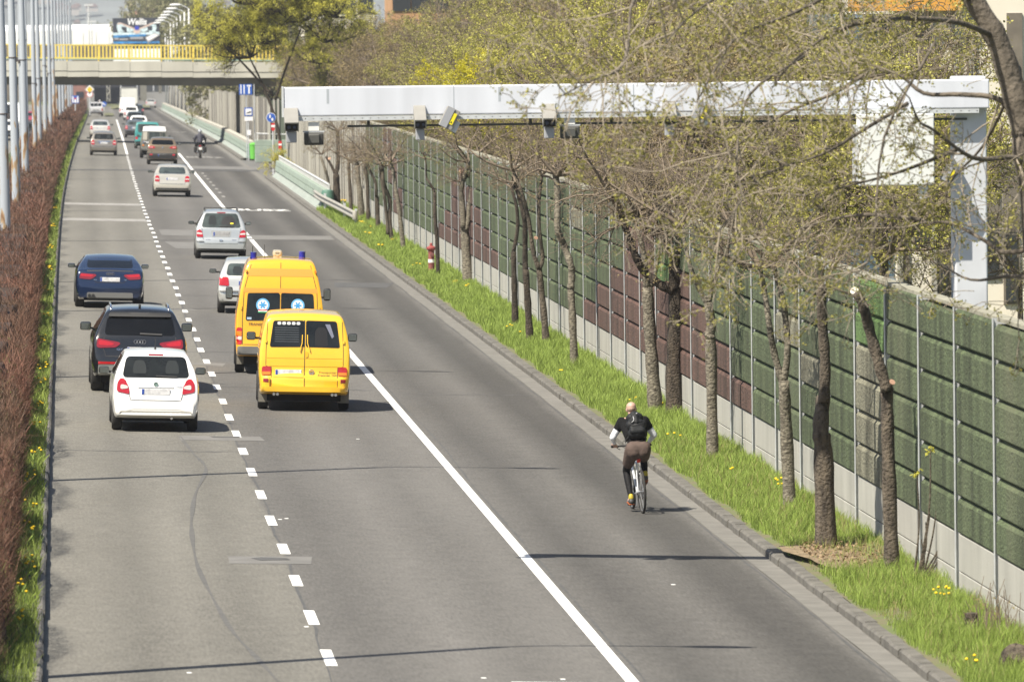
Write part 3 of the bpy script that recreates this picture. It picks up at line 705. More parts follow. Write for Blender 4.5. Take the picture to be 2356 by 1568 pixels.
a, b_, z0, z1 = atv(-200, 330, 102, 190, 1240); mb = MB(); mb.prism([(a, z0 - 6), (b_, z0 - 6), (b_, z1), (a, z1 + .2)], 0, 12, Matrix.Translation((0, 1252, 0)) @ RX90); tag(mb.build('embankment', mat('brown_bank', (.13, .11, .085), .95, var=.45, scale=.35)), kind='structure')
hall = thing('white_hall', 'long bright white hall far beyond the bridge', 'hall', (0, 1330, 0))
M_hall = mat('white_sheet_cladding', (.82, .82, .80), .6, var=.03, scale=.1)
a, b_, c, d = atv(-120, 262, 69, 175, 1330); mb = MB(); mb.box(((a + b_) / 2, 15, (c + d) / 2), (b_ - a, 30, d - c)); mb.prism([(0, d), (30, d), (15, d + 1.0)], a - .4, b_ + .4, Matrix(((0, 0, 1, 0), (1, 0, 0, 0), (0, 1, 0, 0), (0, 0, 0, 1)))); mb.build('cladding', M_hall, hall)
for i in range(5): mb = MB(); mb.box((a + (i + .8) * (b_ - a) / 5.5, -.05, c + 4.3), (2.2, .14, 1.2)); mb.build('window', M_far, hall)
mb = MB(); x = a + 1
while x < b_ - .5: mb.box((x, -.03, (c + d) / 2 + 2), (.06, .1, d - c - 5)); x += 2.4
mb.build('cladding_seams', mat('seam_grey', (.62, .62, .61), .7), hall)

BBD = 1100.0; a, b_, c, d = atv(260, 367, 41, 101, BBD); W = b_ - a; Hh = d - c
bbd = thing('billboard', 'large dark billboard with a swimmer advert above the bridge railing', 'billboard', (a, BBD, c))
M_bk = mat('poster_charcoal', (.035, .04, .055), .6); M_bw = mat('poster_white', (.85, .85, .86), .5); M_bs = mat('poster_spray', (.55, .68, .74), .6, var=.4, scale=2.5); M_bsk = mat('poster_skin', (.62, .48, .42), .6, var=.2, scale=2); M_bb = mat('poster_blue', (.03, .22, .52), .5, var=.5, scale=1.2); M_bt = mat('poster_grey', (.35, .35, .36), .5); M_bcap = mat('poster_cap_blue', (.03, .05, .45), .5)
mb = MB(); mb.box((W / 2, .12, Hh / 2), (W, .24, Hh), bev=.03); mb.build('panel', M_bk, bbd)
u = lambda q: q / 850 * W; w_ = lambda q: (800 - q) / 470 * Hh           # advert layout in its own units
def pol(pts, y, m, name): mb = MB(); mb.prism([(u(p), w_(q)) for p, q in pts], y, y + .02, RX90); return mb.build(name, m, bbd)
pol([(5, 600), (845, 590), (845, 660), (600, 640), (420, 670), (200, 650), (5, 680)], .003, M_bs, 'water_spray')
pol([(70, 470), (90, 415), (140, 415), (260, 470), (390, 530), (430, 530), (480, 525), (560, 500), (680, 430), (740, 410), (790, 440), (790, 520), (770, 600), (690, 620), (640, 560), (560, 590), (480, 570), (430, 610), (390, 570), (300, 600), (220, 560), (160, 620), (90, 590)], .005, M_bs, 'spray_arms')
pol([(80, 430), (140, 412), (270, 465), (395, 520), (395, 545), (260, 495), (150, 440), (95, 455)], .028, M_bsk, 'left_arm')
pol([(790, 430), (730, 412), (600, 470), (480, 520), (480, 545), (610, 500), (730, 440), (775, 455)], .028, M_bsk, 'right_arm')
pol([(385, 520), (490, 520), (500, 590), (430, 625), (375, 590)], .03, M_bsk, 'face')
pol([(150, 490), (250, 500), (250, 570), (180, 560)], .031, M_bk, 'dark_gap'); pol([(620, 490), (720, 480), (710, 560), (640, 560)], .031, M_bk, 'dark_gap')
pol([(400, 480), (475, 480), (475, 550), (400, 550)], .055, M_bcap, 'swim_cap')
pol([(5, 650), (300, 640), (600, 630), (600, 670), (300, 680), (5, 690)], .026, M_bb, 'water'); pol([(10, 760), (845, 765), (845, 800), (10, 800)], .026, M_bb, 'water')
pol([(580, 690), (760, 610), (850, 650), (640, 790)], .05, M_bt, 'hot_tub'); pol([(600, 695), (755, 625), (830, 655), (640, 755)], .072, M_bw, 'hot_tub_rim')
def wall_text(body, x, y, wd, hg, yy, m, parent, name, bold=.02, slant=0.0):
    V, F = text_mesh(body, 1.0, bold); xs = [v.x for v in V]; ys = [v.y for v in V]; sx = wd / (max(xs) - min(xs)); sy = hg / (max(ys) - min(ys)); cx = (max(xs) + min(xs)) / 2; cy = (max(ys) + min(ys)) / 2
    return obj(name, [(x + (v.x - cx) * sx + slant * (v.y - cy) * sy, yy, y + (v.y - cy) * sy) for v in V], F, m, parent)
wall_text('Wellis', u(440), w_(400), u(360), w_(340) - w_(462), -.03, M_bw, bbd, 'headline', .03, .15)
for x0, x1, q in ((25, 100, 710), (310, 550, 700)): pol([(x0, q - 22), (x1, q - 22), (x1, q + 20), (x0, q + 20)], .003, M_bt, 'small_print')
pol([(110, 705), (275, 705), (275, 735), (110, 735)], .003, M_bt, 'small_print')
mb = MB(); mb.box((W / 2, .6, -4), (.9, .6, 8.2)); mb.build('leg', M_dark, bbd)
t = thing('hoarding', 'plain white hoarding seen through the yellow railing under the billboard', 'hoarding', (0, 1085, 0)); a, b_, c, d = atv(261, 368, 112, 150, 1085)
mb = MB(); mb.box(((a + b_) / 2, 0, (c + d) / 2), (b_ - a, .2, d - c)); mb.build('panel', M_hall, t)
mb = MB()
for q in (.15, .5, .85): mb.box((a + (b_ - a) * q, .2, c - 1.5), (.15, .15, 5))
mb.build('post', M_galv, t)
t = thing('brick_tower', 'small dark red tower top peeping over the billboard', 'tower', (0, 1500, 0)); a, b_, c, d = atv(304, 327, 24, 90, 1500)
mb = MB(); mb.lathe(((a + b_) / 2, 0, 0), [(.75, c), (.75, d - 1.4), (1.15, d - 1.3), (1.1, d - .9), (.6, d - .2), (.15, d)], 12); mb.build('shaft', M_brick, t); mb = MB(); mb.tube([((a + b_) / 2, 0, d), ((a + b_) / 2, 0, d + 6)], .08, 5); mb.build('mast', M_rail, t)

M_hill = mat('wooded_hillside', (.14, .155, .15), .95, var=.35, scale=.012)
V = []; F = []; nx, ny = 61, 9
for j in range(ny):
    for i in range(nx):
        x = -2400 + i * 90; y = 5400 + j * 320
        V.append((x, y, -12 + j * 26 + 10 * math.sin(x * .004 + j) + 6 * math.sin(x * .011 + 2 * j)))
F = [(j * nx + i, j * nx + i + 1, (j + 1) * nx + i + 1, (j + 1) * nx + i) for j in range(ny - 1) for i in range(nx - 1)]
tag(obj('hills', V, F, M_hill, smooth=True), kind='structure')
M_hh = mat('pale_house_walls', (.40, .37, .34), .9, var=.3, scale=.02); M_hr = mat('red_roof_tiles', (.24, .175, .16), .9, var=.3, scale=.02)
mb = MB(); mb2 = MB()
for _ in range(430):
    y = random.uniform(5400, 7600); x = -90 / 16500 * y + random.random() ** 1.0 * 700 / 16500 * y - 40; j = (y - 5400) / 320
    z = -12 + j * 26 + 10 * math.sin(x * .004 + j) + 6 * math.sin(x * .011 + 2 * j); w = random.uniform(5, 13); h = random.uniform(3, 7)
    mb.box((x, y, z + h / 2), (w, 9, h)); mb2.prism([(-w / 2 - .4, 0), (w / 2 + .4, 0), (w / 2 - 2, 2.4), (-w / 2 + 2, 2.4)], -5, 5, Matrix.Translation((x, y, z + h)) @ RX90)
tw = tag(bpy.data.objects.new('hillside_town', None), 'pale houses with red roofs spread over the hazy far hillside', 'town', kind='stuff'); COL.objects.link(tw); mb.build('walls', M_hh, tw); mb2.build('roofs', M_hr, tw)
# ------------------------------------------------------------------ lamp poles in the hedge
def rustmat():
    m = mat('painted_pole', (.33, .36, .395), .5, 0, var=.05, scale=3); nt = m.node_tree; b = nt.nodes['Principled BSDF']; L = nt.links
    tc = nt.nodes.new('ShaderNodeTexCoord'); oi = nt.nodes.new('ShaderNodeObjectInfo'); sp = nt.nodes.new('ShaderNodeSeparateXYZ'); L.new(tc.outputs['Object'], sp.inputs[0])
    ad = nt.nodes.new('ShaderNodeVectorMath'); ad.operation = 'ADD'; sc = nt.nodes.new('ShaderNodeMath'); sc.operation = 'MULTIPLY'; sc.inputs[1].default_value = 80
    L.new(oi.outputs['Random'], sc.inputs[0]); L.new(tc.outputs['Object'], ad.inputs[0]); L.new(sc.outputs[0], ad.inputs[1])
    mp = nt.nodes.new('ShaderNodeMapping'); mp.inputs['Scale'].default_value = (4, 4, .9); L.new(ad.outputs[0], mp.inputs[0])
    n = nt.nodes.new('ShaderNodeTexNoise'); n.inputs['Scale'].default_value = 1.1; n.inputs['Detail'].default_value = 5; L.new(mp.outputs[0], n.inputs[0])
    mr = nt.nodes.new('ShaderNodeMapRange'); mr.inputs[1].default_value = 1.0; mr.inputs[2].default_value = 6.5; mr.inputs[3].default_value = .10; mr.inputs[4].default_value = -.22; L.new(sp.outputs[2], mr.inputs[0])
    s2 = nt.nodes.new('ShaderNodeMath'); s2.operation = 'ADD'; L.new(n.outputs['Fac'], s2.inputs[0]); L.new(mr.outputs[0], s2.inputs[1])
    r2 = nt.nodes.new('ShaderNodeMath'); r2.operation = 'MULTIPLY_ADD'; r2.inputs[1].default_value = .25; r2.inputs[2].default_value = -.12; L.new(oi.outputs['Random'], r2.inputs[0])
    s3 = nt.nodes.new('ShaderNodeMath'); s3.operation = 'ADD'; L.new(s2.outputs[0], s3.inputs[0]); L.new(r2.outputs[0], s3.inputs[1])
    rp = nt.nodes.new('ShaderNodeValToRGB'); e = rp.color_ramp.elements; e[0].position = .56; e[0].color = (.33, .36, .395, 1); e[1].position = .60; e[1].color = (.32, .23, .13, 1); q = e.new(.68); q.color = (.16, .075, .035, 1)
    L.new(s3.outputs[0], rp.inputs[0]); L.new(rp.outputs[0], b.inputs['Base Color']); return m
M_pole = rustmat(); M_band = mat('clamp_steel', (.10, .09, .09), .6, .4); M_lamp = mat('lamp_head_grey', (.62, .63, .63), .5); M_lens = mat('lamp_lens', (.75, .75, .72), .2)
ORD = ['nearest', 'second', 'third', 'fourth', 'fifth', 'sixth', 'seventh', 'eighth', 'ninth', 'tenth', 'eleventh', 'twelfth', 'thirteenth', 'fourteenth', 'fifteenth', 'sixteenth', 'seventeenth', 'eighteenth', 'nineteenth', 'twentieth']
def pole(X, D, r, h, label, group, arm=True, lean=0.0):
    t = thing('lamp_pole', label, 'lamp pole', P(X, D, .1), 0, group)
    t.rotation_euler = (random.uniform(-.003, .003), lean - .002 + random.uniform(-.003, .003), 0)
    mb = MB(); mb.tube([(0, 0, -.3), (0, 0, 3.2), (0, 0, 3.25), (0, 0, 7.4), (0, 0, 7.45), (0, 0, h)], [r * 1.04, r, r * .96, r * .90, r * .84, r * .62], 18); mb.build('shaft', M_pole, t, smooth=True, angle=40)
    mb = MB()
    for z in (random.uniform(4.6, 7.2),): mb.lathe((0, 0, z), [(r * .95, 0), (r * 1.04, .005), (r * 1.04, .03), (r * .95, .045)], 14); mb.box((random.choice((-1, 1)) * r * 1.1, -r * .5, z - .05), (.07, .1, .16))
    mb.build('clamp_band', M_band, t)
    if arm:
        mb = MB(); mb.tube(smooth_line([(0, 0, h), (.25, 0, h + .55), (1.1, 0, h + .8), (1.9, 0, h + .85)], 4), .045, 8); mb.build('arm', M_lamp, t)
        mb = MB(); mb.ball((2.25, 0, h + .85), (.5, .17, .09), 12, 7); mb.build('lamp_head', M_lamp, t, smooth=True)
    return t
pd = [82.5, 118.5, 153.5, 189.5, 212, 254, 299, 370, 403, 445, 490, 525, 562, 600, 648, 700, 750, 800, 840]
for i, D in enumerate(pd):
    n = i - 4
    lab = ('tall grey lamp pole in the hedge just outside the left edge of the photo' if n < 0 else f'pale grey lamp pole rising from the brown hedge, {ORD[n]} one from the camera')
    pole((-1.84 if D < 320 else -1.98) if D > 200 else -2.1, D, .15 if D < 320 else .125, 13.5, lab, 'lamp poles along the hedge' if n >= 0 else 'lamp poles beyond the left edge', lean=-.008 if D < 320 else -.005)
for D, x in ((362, -2.62), (378, -2.42), (468, -2.9)):
    pole(x, D, .065, 9.5, {362: 'thin rusty brown pole standing behind the third thick grey pole', 378: 'thin grey pole with rust right beside the thin rusty brown one', 468: 'thin pole half hidden in the middle of the pole row'}[D], 'thin poles behind the hedge', arm=False)
# lamps on the right beyond the bridge
for i in range(8):
    D = 830 + i * 45; t = thing('street_lamp', f'pale street lamp beyond the bridge with its head turned left, {ORD[i]} of the row', 'street lamp', P(11.6, D, .1), 0, 'street lamps beyond the bridge')
    mb = MB(); mb.tube([(0, 0, 0), (0, 0, 12.9)], [.13, .08], 8); mb.build('shaft', M_lamp, t, smooth=True); mb = MB(); mb.tube([(0, 0, 12.9), (-.5, 0, 13.2), (-1.0, 0, 13.3)], .05, 6); mb.build('arm', M_lamp, t); mb = MB(); mb.ball((-1.5, 0, 13.35), (.75, .25, .17), 12, 7); mb.build('lamp_head', M_lamp, t, smooth=True)
for x, yb, yt, D, lab in ((205, 100, 12, 1280, 'slim pale mast left of the billboard in front of the white hall'), (211, 100, 50, 1290, 'short double headed lamp right of the slim mast by the white hall')):
    p = atD(x, yb, D); q = atD(x, yt, D); t = thing('lamp_mast', lab, 'lamp pole', (p.x, D, p.z - 7)); mb = MB(); mb.tube([(0, 0, 0), (0, 0, q.z - p.z + 7)], [.16, .12], 8); mb.build('shaft', M_lamp, t); mb = MB(); mb.box((0, 0, q.z - p.z + 7), (1.6, .25, .25)); mb.build('lamp_head', M_lamp, t)

# ------------------------------------------------------------------ camera gantry
GD = 101.5; SG = FPX / GD
M_wgal = mat('white_painted_beam', (.575, .60, .65), .45, var=.13, scale=.8, stretch=(2.4, 1, .10)); M_hood = mat('camera_housing_grey', (.25, .243, .222), .55, var=.06, scale=6); M_blk = mat('black_plastic', (.012, .012, .013), .45); M_dg = mat('dark_grey_plastic', (.062, .062, .058), .55); M_lg = mat('light_grey_plastic', (.30, .31, .33), .5); M_sty = mat('yellow_sticker', (.72, .62, .02), .5)
def gp_(x, y, dy=0.0): return atD(x, y, GD + dy)
gt = thing('camera_gantry', 'white overhead gantry arm carrying traffic cameras over the lanes', 'gantry', P(12.9, GD, 0)); go = gt.location
a = gp_(652, 201); b_ = gp_(2215, 181); hb = (268 - 201) / SG; zc = a.z - hb / 2
mb = MB(); x0, x1 = a.x, 13.1
mb.box(((x0 + x1) / 2 - go.x, 0, zc - go.z), (x1 - x0, .38, hb), bev=.02); mb.build('beam', M_wgal, gt)
M_seamst = mat('seam_stain', (.36, .39, .42), .6)
for x in np.arange(x0 + 2.4, x1, 2.55): mb = MB(); mb.box((x - go.x, -.1905, zc - go.z), (.012, .004, hb * .96)); mb.build('beam_seam', M_seamst, gt)
for x in (x0 + .62, x0 + 3.05, x0 + 5.2): mb = MB(); mb.box((x - go.x, -.1905, zc + hb * .18 - go.z), (.035, .002, hb * .5)); mb.build('rust_streak', M_seamst, gt)
mb = MB(); mb.box(((x0 + x1) / 2 - go.x, -.16, zc - hb / 2 - .035 - go.z), (x1 - x0 - .3, .05, .06)); mb.build('flange', M_galv, gt)
mb = MB()
x = x0 + .3
while x < x1: mb.lathe((x - go.x, -.185, zc - hb / 2 - .035 - go.z), [(.009, 0), (.009, .012)], 8, 'Y'); x += .115
mb.build('bolts', M_band, gt)
mb = MB(); mb.box(((x0 + x1) / 2 - go.x + .3, .05, zc - hb / 2 - .15 - go.z), (x1 - x0 - 1.2, .12, .03)); x = x0 + 1.2
while x < x1 - .3: mb.box((x - go.x, .05, zc - hb / 2 - .07 - go.z), (.04, .05, .15)); x += 1.15
mb.build('cable_tray', M_dg, gt)
mb = MB(); mb.box((12.85 - go.x, .25, (zc + .25 - go.z) / 2 - .2), (.47, .47, zc + .25 - go.z + .4), bev=.03); mb.build('column', mat('column_paint', (.55, .57, .60), .5, var=.08, scale=2), gt)
mb = MB(); mb.box((x0 - .012 - go.x, 0, zc - go.z), (.02, .40, hb + .02)); mb.build('end_plate', M_galv, gt)
def hood(x, y, label, wide=.20, low=True, lowdy=.16):
    p = gp_(x, y, -.3); t = thing('traffic_camera', label, 'traffic camera', p, 0, 'cameras on the gantry')
    mb = MB(); mb.box((0, -.02, .02), (wide, .44, .03), rx=.55, bev=.008); mb.box((-wide / 2 + .008, .0, -.05), (.016, .40, .14), rx=.55); mb.box((wide / 2 - .008, .0, -.05), (.016, .40, .14), rx=.55); mb.build('hood', M_hood, t)
    mb = MB(); mb.box((0, .02, -.09), (wide * .84, .34, .13), rx=.35, bev=.01); mb.build('body', M_blk, t)
    mb = MB(); mb.lathe((-.04, -.165, -.15), [(.028, 0), (.028, .02)], 10, 'Y'); mb.lathe((.04, -.165, -.15), [(.024, 0), (.024, .02)], 10, 'Y'); mb.build('lens', mat('lens_glass', (.05, .06, .09), .08), t)
    if low: mb = MB(); mb.box((0, .02, -.29), (wide * .72, .16, .16), bev=.012); mb.build('control_box', M_lg, t)
    mb = MB(); mb.box((0, .22, .02), (.06, .1, .3)); mb.build('bracket', M_galv, t); return t
hood(670, 268, 'grey hooded camera at the left tip of the white gantry arm'); hood(966, 262, 'slim grey hooded camera left of the tilted camera with yellow sticker', .17)
hood(1263, 258, 'grey hooded camera with black front above the middle dark floodlight', .19, True); hood(1540, 252, 'grey hooded camera with twigs caught on it', .18)
def flood(x, y, label):
    p = gp_(x, y, -.15); t = thing('infrared_floodlight', label, 'floodlight', p, 0, 'floodlights under the gantry')
    mb = MB(); mb.box((0, 0, 0), (.275, .13, .175), rx=.12, bev=.02); mb.build('housing', M_dg, t); mb = MB(); mb.box((0, -.08, .0), (.15, .06, .12), rx=.12, bev=.008); mb.build('driver_box', mat('driver_box_grey', (.10, .10, .092), .5), t)
    mb = MB(); mb.box((0, .05, .17), (.15, .10, .12)); mb.build('mounting_box', M_pw, t); mb = MB(); mb.box((0, .02, .10), (.30, .03, .02)); mb.build('bracket', M_galv, t); return t
flood(722, 319, 'dark square floodlight hanging beside the leftmost gantry camera'); flood(1311, 304, 'dark square floodlight hanging under the middle of the gantry')
def tilted(x, y, label, s=1.0):
    p = gp_(x, y, -.3); t = thing('radar_camera', label, 'traffic camera', p, 0, 'tilted cameras on the gantry'); t.rotation_euler = (0, math.radians(27), 0)
    mb = MB(); mb.box((0, 0, 0), (.20 * s, .16, .30 * s), bev=.012); mb.build('housing', M_hood, t); mb = MB(); mb.box((-.04 * s, -.088, 0), (.105 * s, .02, .29 * s)); mb.build('sun_shield', M_lg, t)
    mb = MB(); mb.box((.045 * s, -.084, .01), (.052 * s, .012, .17 * s)); st = mb.build('warning_sticker', M_sty, t); mb = MB(); mb.add([(.03 * s, -.0915, -.055), (.06 * s, -.0915, -.055), (.045 * s, -.0915, -.025)], [(0, 1, 2)]); mb.build('warning_triangle', M_blk, st)
    mb = MB(); mb.box((.12 * s, .06, -.07), (.10, .1, .16)); mb.build('bracket', M_galv, t); return t
tilted(1034, 272, 'tilted grey camera with a yellow warning sticker left on the gantry'); tilted(1612, 258, 'tilted grey camera with yellow sticker half hidden by twigs'); tilted(2183, 400, 'small tilted camera with yellow sticker on the gantry column', .8)
a = gp_(1966, 262); b_ = gp_(2141, 424)
t = thing('display_panel', 'large white square panel hanging from the gantry beside its column', 'panel', ((a.x + b_.x) / 2, GD - .35, (a.z + b_.z) / 2)); w = b_.x - a.x; h = a.z - b_.z
mb = MB(); mb.box((0, 0, 0), (w, .3, h), bev=.02); mb.build('cabinet', mat('panel_white', (.66, .68, .66), .5, var=.03, scale=2), t); mb = MB(); mb.box((-w / 2 - .03, .05, -.05), (.05, .3, h * .8)); mb.build('side_bracket', M_galv, t); mb = MB(); mb.box((0, .1, h / 2 + .04), (w * .9, .1, .06)); mb.build('hanger', M_galv, t); mb = MB(); mb.box((w * .36, 0, -h / 2 - .1), (.13, .13, .18)); mb.build('junction_box', M_galv, t)

# ------------------------------------------------------------------ road signs
M_blue = mat('sign_blue', (.025, .10, .42), .45); M_sw = mat('sign_white', (.80, .80, .80), .45); M_red = mat('sign_red', (.55, .02, .02), .45); M_sy = mat('sign_yellow', (.80, .50, .02), .45); M_sgrey = mat('sign_back_grey', (.30, .31, .32), .5, .4)
def disc(mb, c, r, y, th=.02, n=24): mb.lathe((c[0], y, c[1]), [(r, 0), (r, th)], n, 'Y')
def signpole(parent, h, r=.04, x=0): mb = MB(); mb.tube([(x, 0.06, -.2), (x, 0.06, h)], r, 8); return mb.build('pole', M_galv, parent, smooth=True, angle=40)
def quad(name, pts, y, m, parent, th=.012): mb = MB(); mb.prism(pts, y, y + th, RX90); return mb.build(name, m, parent)
def rect(x0, x1, z0, z1): return [(x0, z0), (x1, z0), (x1, z1), (x0, z1)]
X, D = 10.75, 452.0; o = P(X, D, .13)
def h_at(y, D, o): return atD(570, y, D).z - o.z
t = thing('lane_sign', 'blue lane arrangement sign high on the pole under the bridge edge', 'road sign', o); z0 = h_at(218, D, o); z1 = h_at(194, D, o); x0 = atD(550, 200, D).x - o.x; x1 = atD(580, 200, D).x - o.x; w = x1 - x0; h = z1 - z0
quad('panel', rect(x0, x1, z0, z1), 0, M_blue, t)
for a, b_ in ((.10, .18), (.34, .43), (.70, .82)): quad('white_arrow', rect(x0 + a * w, x0 + b_ * w, z0 + .08 * h, z1 - (.05 if a < .6 else .25) * h), .014, M_sw, t)
quad('bus_symbol', rect(x0 + .60 * w, x0 + .92 * w, z1 - .22 * h, z1 - .08 * h), .014, M_sw, t)
for q in (-.15, .35): signpole(t, z1, .03, q)
t = thing('bus_stop_sign', 'blue framed bus stop sign with white panel and timetable below', 'road sign', o + Vector((-.05, -.3, 0))); z0 = h_at(267, D, o); z1 = h_at(247.5, D, o)
quad('blue_frame', rect(-.24, .28, z0, z1), 0, M_blue, t); quad('white_field', rect(-.17, .21, z0 + .07, z1 - .07), .013, M_sw, t); quad('bus_symbol', [(-.12, z0 + .2), (.1, z0 + .3), (.17, z0 + .3), (.17, z0 + .22), (-.1, z0 + .16)], .026, M_dg, t)
quad('lower_panel', rect(-.24, .28, h_at(278, D, o), h_at(269, D, o)), 0, M_sw, t); quad('timetable', rect(-.08, .16, h_at(311, D, o), h_at(299, D, o)), 0, M_sw, t); signpole(t, z1, .035)
D = 398.0; X = (623 - 148) / FPX * D - .6; o = P(X, D, .13)
t = thing('cycle_path_sign', 'round blue cycle path sign on a pale pole by the side street', 'road sign', o); mb = MB(); zc = h_at(271.5, D, o); disc(mb, (0, zc), .27, 0); mb.build('white_rim', M_sw, t); mb = MB(); disc(mb, (0, zc), .245, -.012); mb.build('blue_disc', M_blue, t)
quad('cycle_symbol', rect(.02, .12, zc - .17, zc - .02), .026, M_sw, t); quad('person_symbol', rect(-.1, -.02, zc - .02, zc + .16), .026, M_sw, t); signpole(t, zc + .2, .045, .1)
t = thing('marker_post', 'red and white arrow marker board on the cycle sign pole', 'road sign', o + Vector((.1, -.08, 0))); z1 = h_at(284, D, o); z0 = h_at(303, D, o); quad('red_board', [(-.1, z0 + .1), (0, z0), (.1, z0 + .1), (.1, z1), (-.1, z1)], 0, M_red, t); quad('white_bar', rect(-.1, .1, (z0 + z1) / 2, (z0 + z1) / 2 + .12), .013, M_sw, t); signpole(t, z1, .03)
o2 = P(X + .28, D - 8, .13); t = thing('marker_post', 'lower red and white marker board behind the green bush', 'road sign', o2); z1 = h_at(321, D, o); z0 = h_at(341, D, o); quad('red_board', [(-.09, z0 + .08), (0, z0), (.09, z0 + .08), (.09, z1), (-.09, z1)], 0, M_red, t); quad('white_bar', rect(-.09, .09, (z0 + z1) / 2, (z0 + z1) / 2 + .1), .013, M_sw, t); signpole(t, z1, .03)
D = 880.0; o = atD(207, 262, D); t = thing('priority_sign', 'yellow diamond priority sign above a round sign on the far left', 'road sign', o); zc = atD(207, 206, D).z - o.z; r = .55
quad('white_diamond', [(0, zc - r), (r, zc), (0, zc + r), (-r, zc)], 0, M_sw, t); quad('yellow_diamond', [(0, zc - r * .7), (r * .7, zc), (0, zc + r * .7), (-r * .7, zc)], .014, M_sy, t); mb = MB(); z2 = atD(207, 217, D).z - o.z; disc(mb, (0, z2), .40, 0); mb.build('red_ring', M_red, t); mb = MB(); disc(mb, (0, z2), .33, -.012); mb.build('white_disc', M_sw, t); signpole(t, zc + .3, .07)
D = 908.0; o = atD(239.5, 250, D); t = thing('keep_right_sign', 'round blue arrow sign on the traffic island by the pickup', 'road sign', o); zc = atD(239.5, 239.5, D).z - o.z; mb = MB(); disc(mb, (0, zc), .33, 0); mb.build('blue_disc', M_blue, t); quad('white_arrow', [(-.18, zc + .11), (-.10, zc + .17), (.07, zc - .05), (.13, zc + .02), (.17, zc - .18), (-.04, zc - .14), (.01, zc - .10)], .014, M_sw, t); signpole(t, zc + .3, .06)
D = 690.0; o = atD(173.5, 250, D); t = thing('no_through_sign', 'square blue road sign standing in the hedge at the end of the pole row', 'road sign', o); zc = atD(173.5, 229, D).z - o.z; z1 = atD(173.5, 220, D).z - o.z; hh = z1 - zc
quad('blue_panel', rect(-.36, .36, zc - hh, z1), 0, M_blue, t); quad('white_stem', rect(-.10, .10, zc - hh * .8, zc + hh * .3), .014, M_sw, t); quad('white_stem', rect(-.30, -.17, zc - hh * .8, zc + hh * .8), .014, M_sw, t); quad('white_stem', rect(.17, .30, zc - hh * .8, zc + hh * .8), .014, M_sw, t); quad('red_bar', rect(-.1, .1, zc + hh * .1, zc + hh * .4), .028, M_red, t); signpole(t, z1, .05)

# ------------------------------------------------------------------ building on the right, blue panels, far block
M_cream = mat('cream_render', (.66, .62, .52), .85, var=.08, scale=.5); M_or = mat('orange_panel', (.60, .30, .055), .6, var=.15, scale=1.2); M_bg = mat('blue_grey_glazing', (.08, .13, .18), .2, var=.5, scale=1.4); M_shut = mat('brown_shutter', (.16, .14, .11), .7, var=.2, scale=3); M_wh = mat('window_dark', (.035, .04, .045), .15)
BDg = 176.0
bg_ = thing('apartment_block', 'cream building with an orange band seen through the branches on the right', 'building', (0, BDg, 0))
def bslab(mb, x0, x1, y0, y1, dep, dy=0.0): a = atD(x0, y1, BDg + dy); b_ = atD(x1, y0, BDg + dy); mb.box(((a.x + b_.x) / 2, dy + dep / 2, (a.z + b_.z) / 2), (b_.x - a.x, dep, b_.z - a.z))
mb = MB(); bslab(mb, 2066, 2420, -300, 860, 12); mb.build('wall', M_cream, bg_)
mb = MB(); bslab(mb, 1960, 2065, 32, 860, 10, .4); mb.build('glazed_wing', M_bg, bg_)
mb = MB(); bslab(mb, 1955, 2216, -60, 27, .4, -.45); mb.build('orange_band', M_or, bg_)
for x0, x1, y0, y1 in ((2310, 2345, 330, 700), (2225, 2246, 40, 240), (2070, 2092, 520, 720), (2100, 2143, 40, 200), (2100, 2143, 330, 560), (2160, 2186, 480, 720), (2250, 2300, 330, 640), (2318, 2352, 30, 250)):
    mb = MB(); bslab(mb, x0, x1, y0, y1, .1, -.06); f = mb.build('window', M_shut, bg_); mb = MB(); bslab(mb, x0 + 5, x1 - 5, y0 + (y1 - y0) * .55, y1 - 6, .1, -.10); mb.build('pane', M_wh, f)
mb = MB()
for x in (2146, 2068, 2200, 2236): bslab(mb, x, x + 5, 30, 860, .1, -.12)
mb.build('down_pipe', M_slatl, bg_)
mb = MB()
for y in (35, 210, 420, 640): bslab(mb, 1962, 2064, y, y + 7, .1, .3)
mb.build('glazing_bars', mat('blue_bar', (.20, .26, .32), .5), bg_)
def simple_house(name, label, x0, x1, y0, y1, D, m, floors, cols):
    t = thing(name, label, 'building', (0, D, 0)); a = atD(x0, y1, D); b_ = atD(x1, y0, D); mb = MB(); mb.box(((a.x + b_.x) / 2, 6, (a.z + b_.z) / 2), (b_.x - a.x, 12, b_.z - a.z)); mb.build('wall', m, t)
    mb = MB(); mb.box(((a.x + b_.x) / 2, 6, b_.z + .2), (b_.x - a.x + .8, 12.8, .4)); mb.build('roof', M_or, t)
    for i in range(cols):
        for j in range(floors):
            mb = MB(); mb.box((a.x + (i + .5) * (b_.x - a.x) / cols, -.03, b_.z - 1.9 - j * 3), (1.3, .1, 1.5)); mb.build('window', M_wh, t)
simple_house('block_of_flats', 'pale block of flats glimpsed behind the budding trees near the top', 700, 860, -40, 230, 620, M_cream, 4, 4)
simple_house('block_of_flats', 'cream block half hidden behind the trees in the middle', 1255, 1480, 250, 420, 330, M_cream, 1, 4)
simple_house('block_of_flats', 'orange brown block seen through twigs above the gantry', 905, 1120, -60, 260, 520, mat('ochre_render', (.42, .24, .12), .85, var=.15, scale=.4), 4, 5)
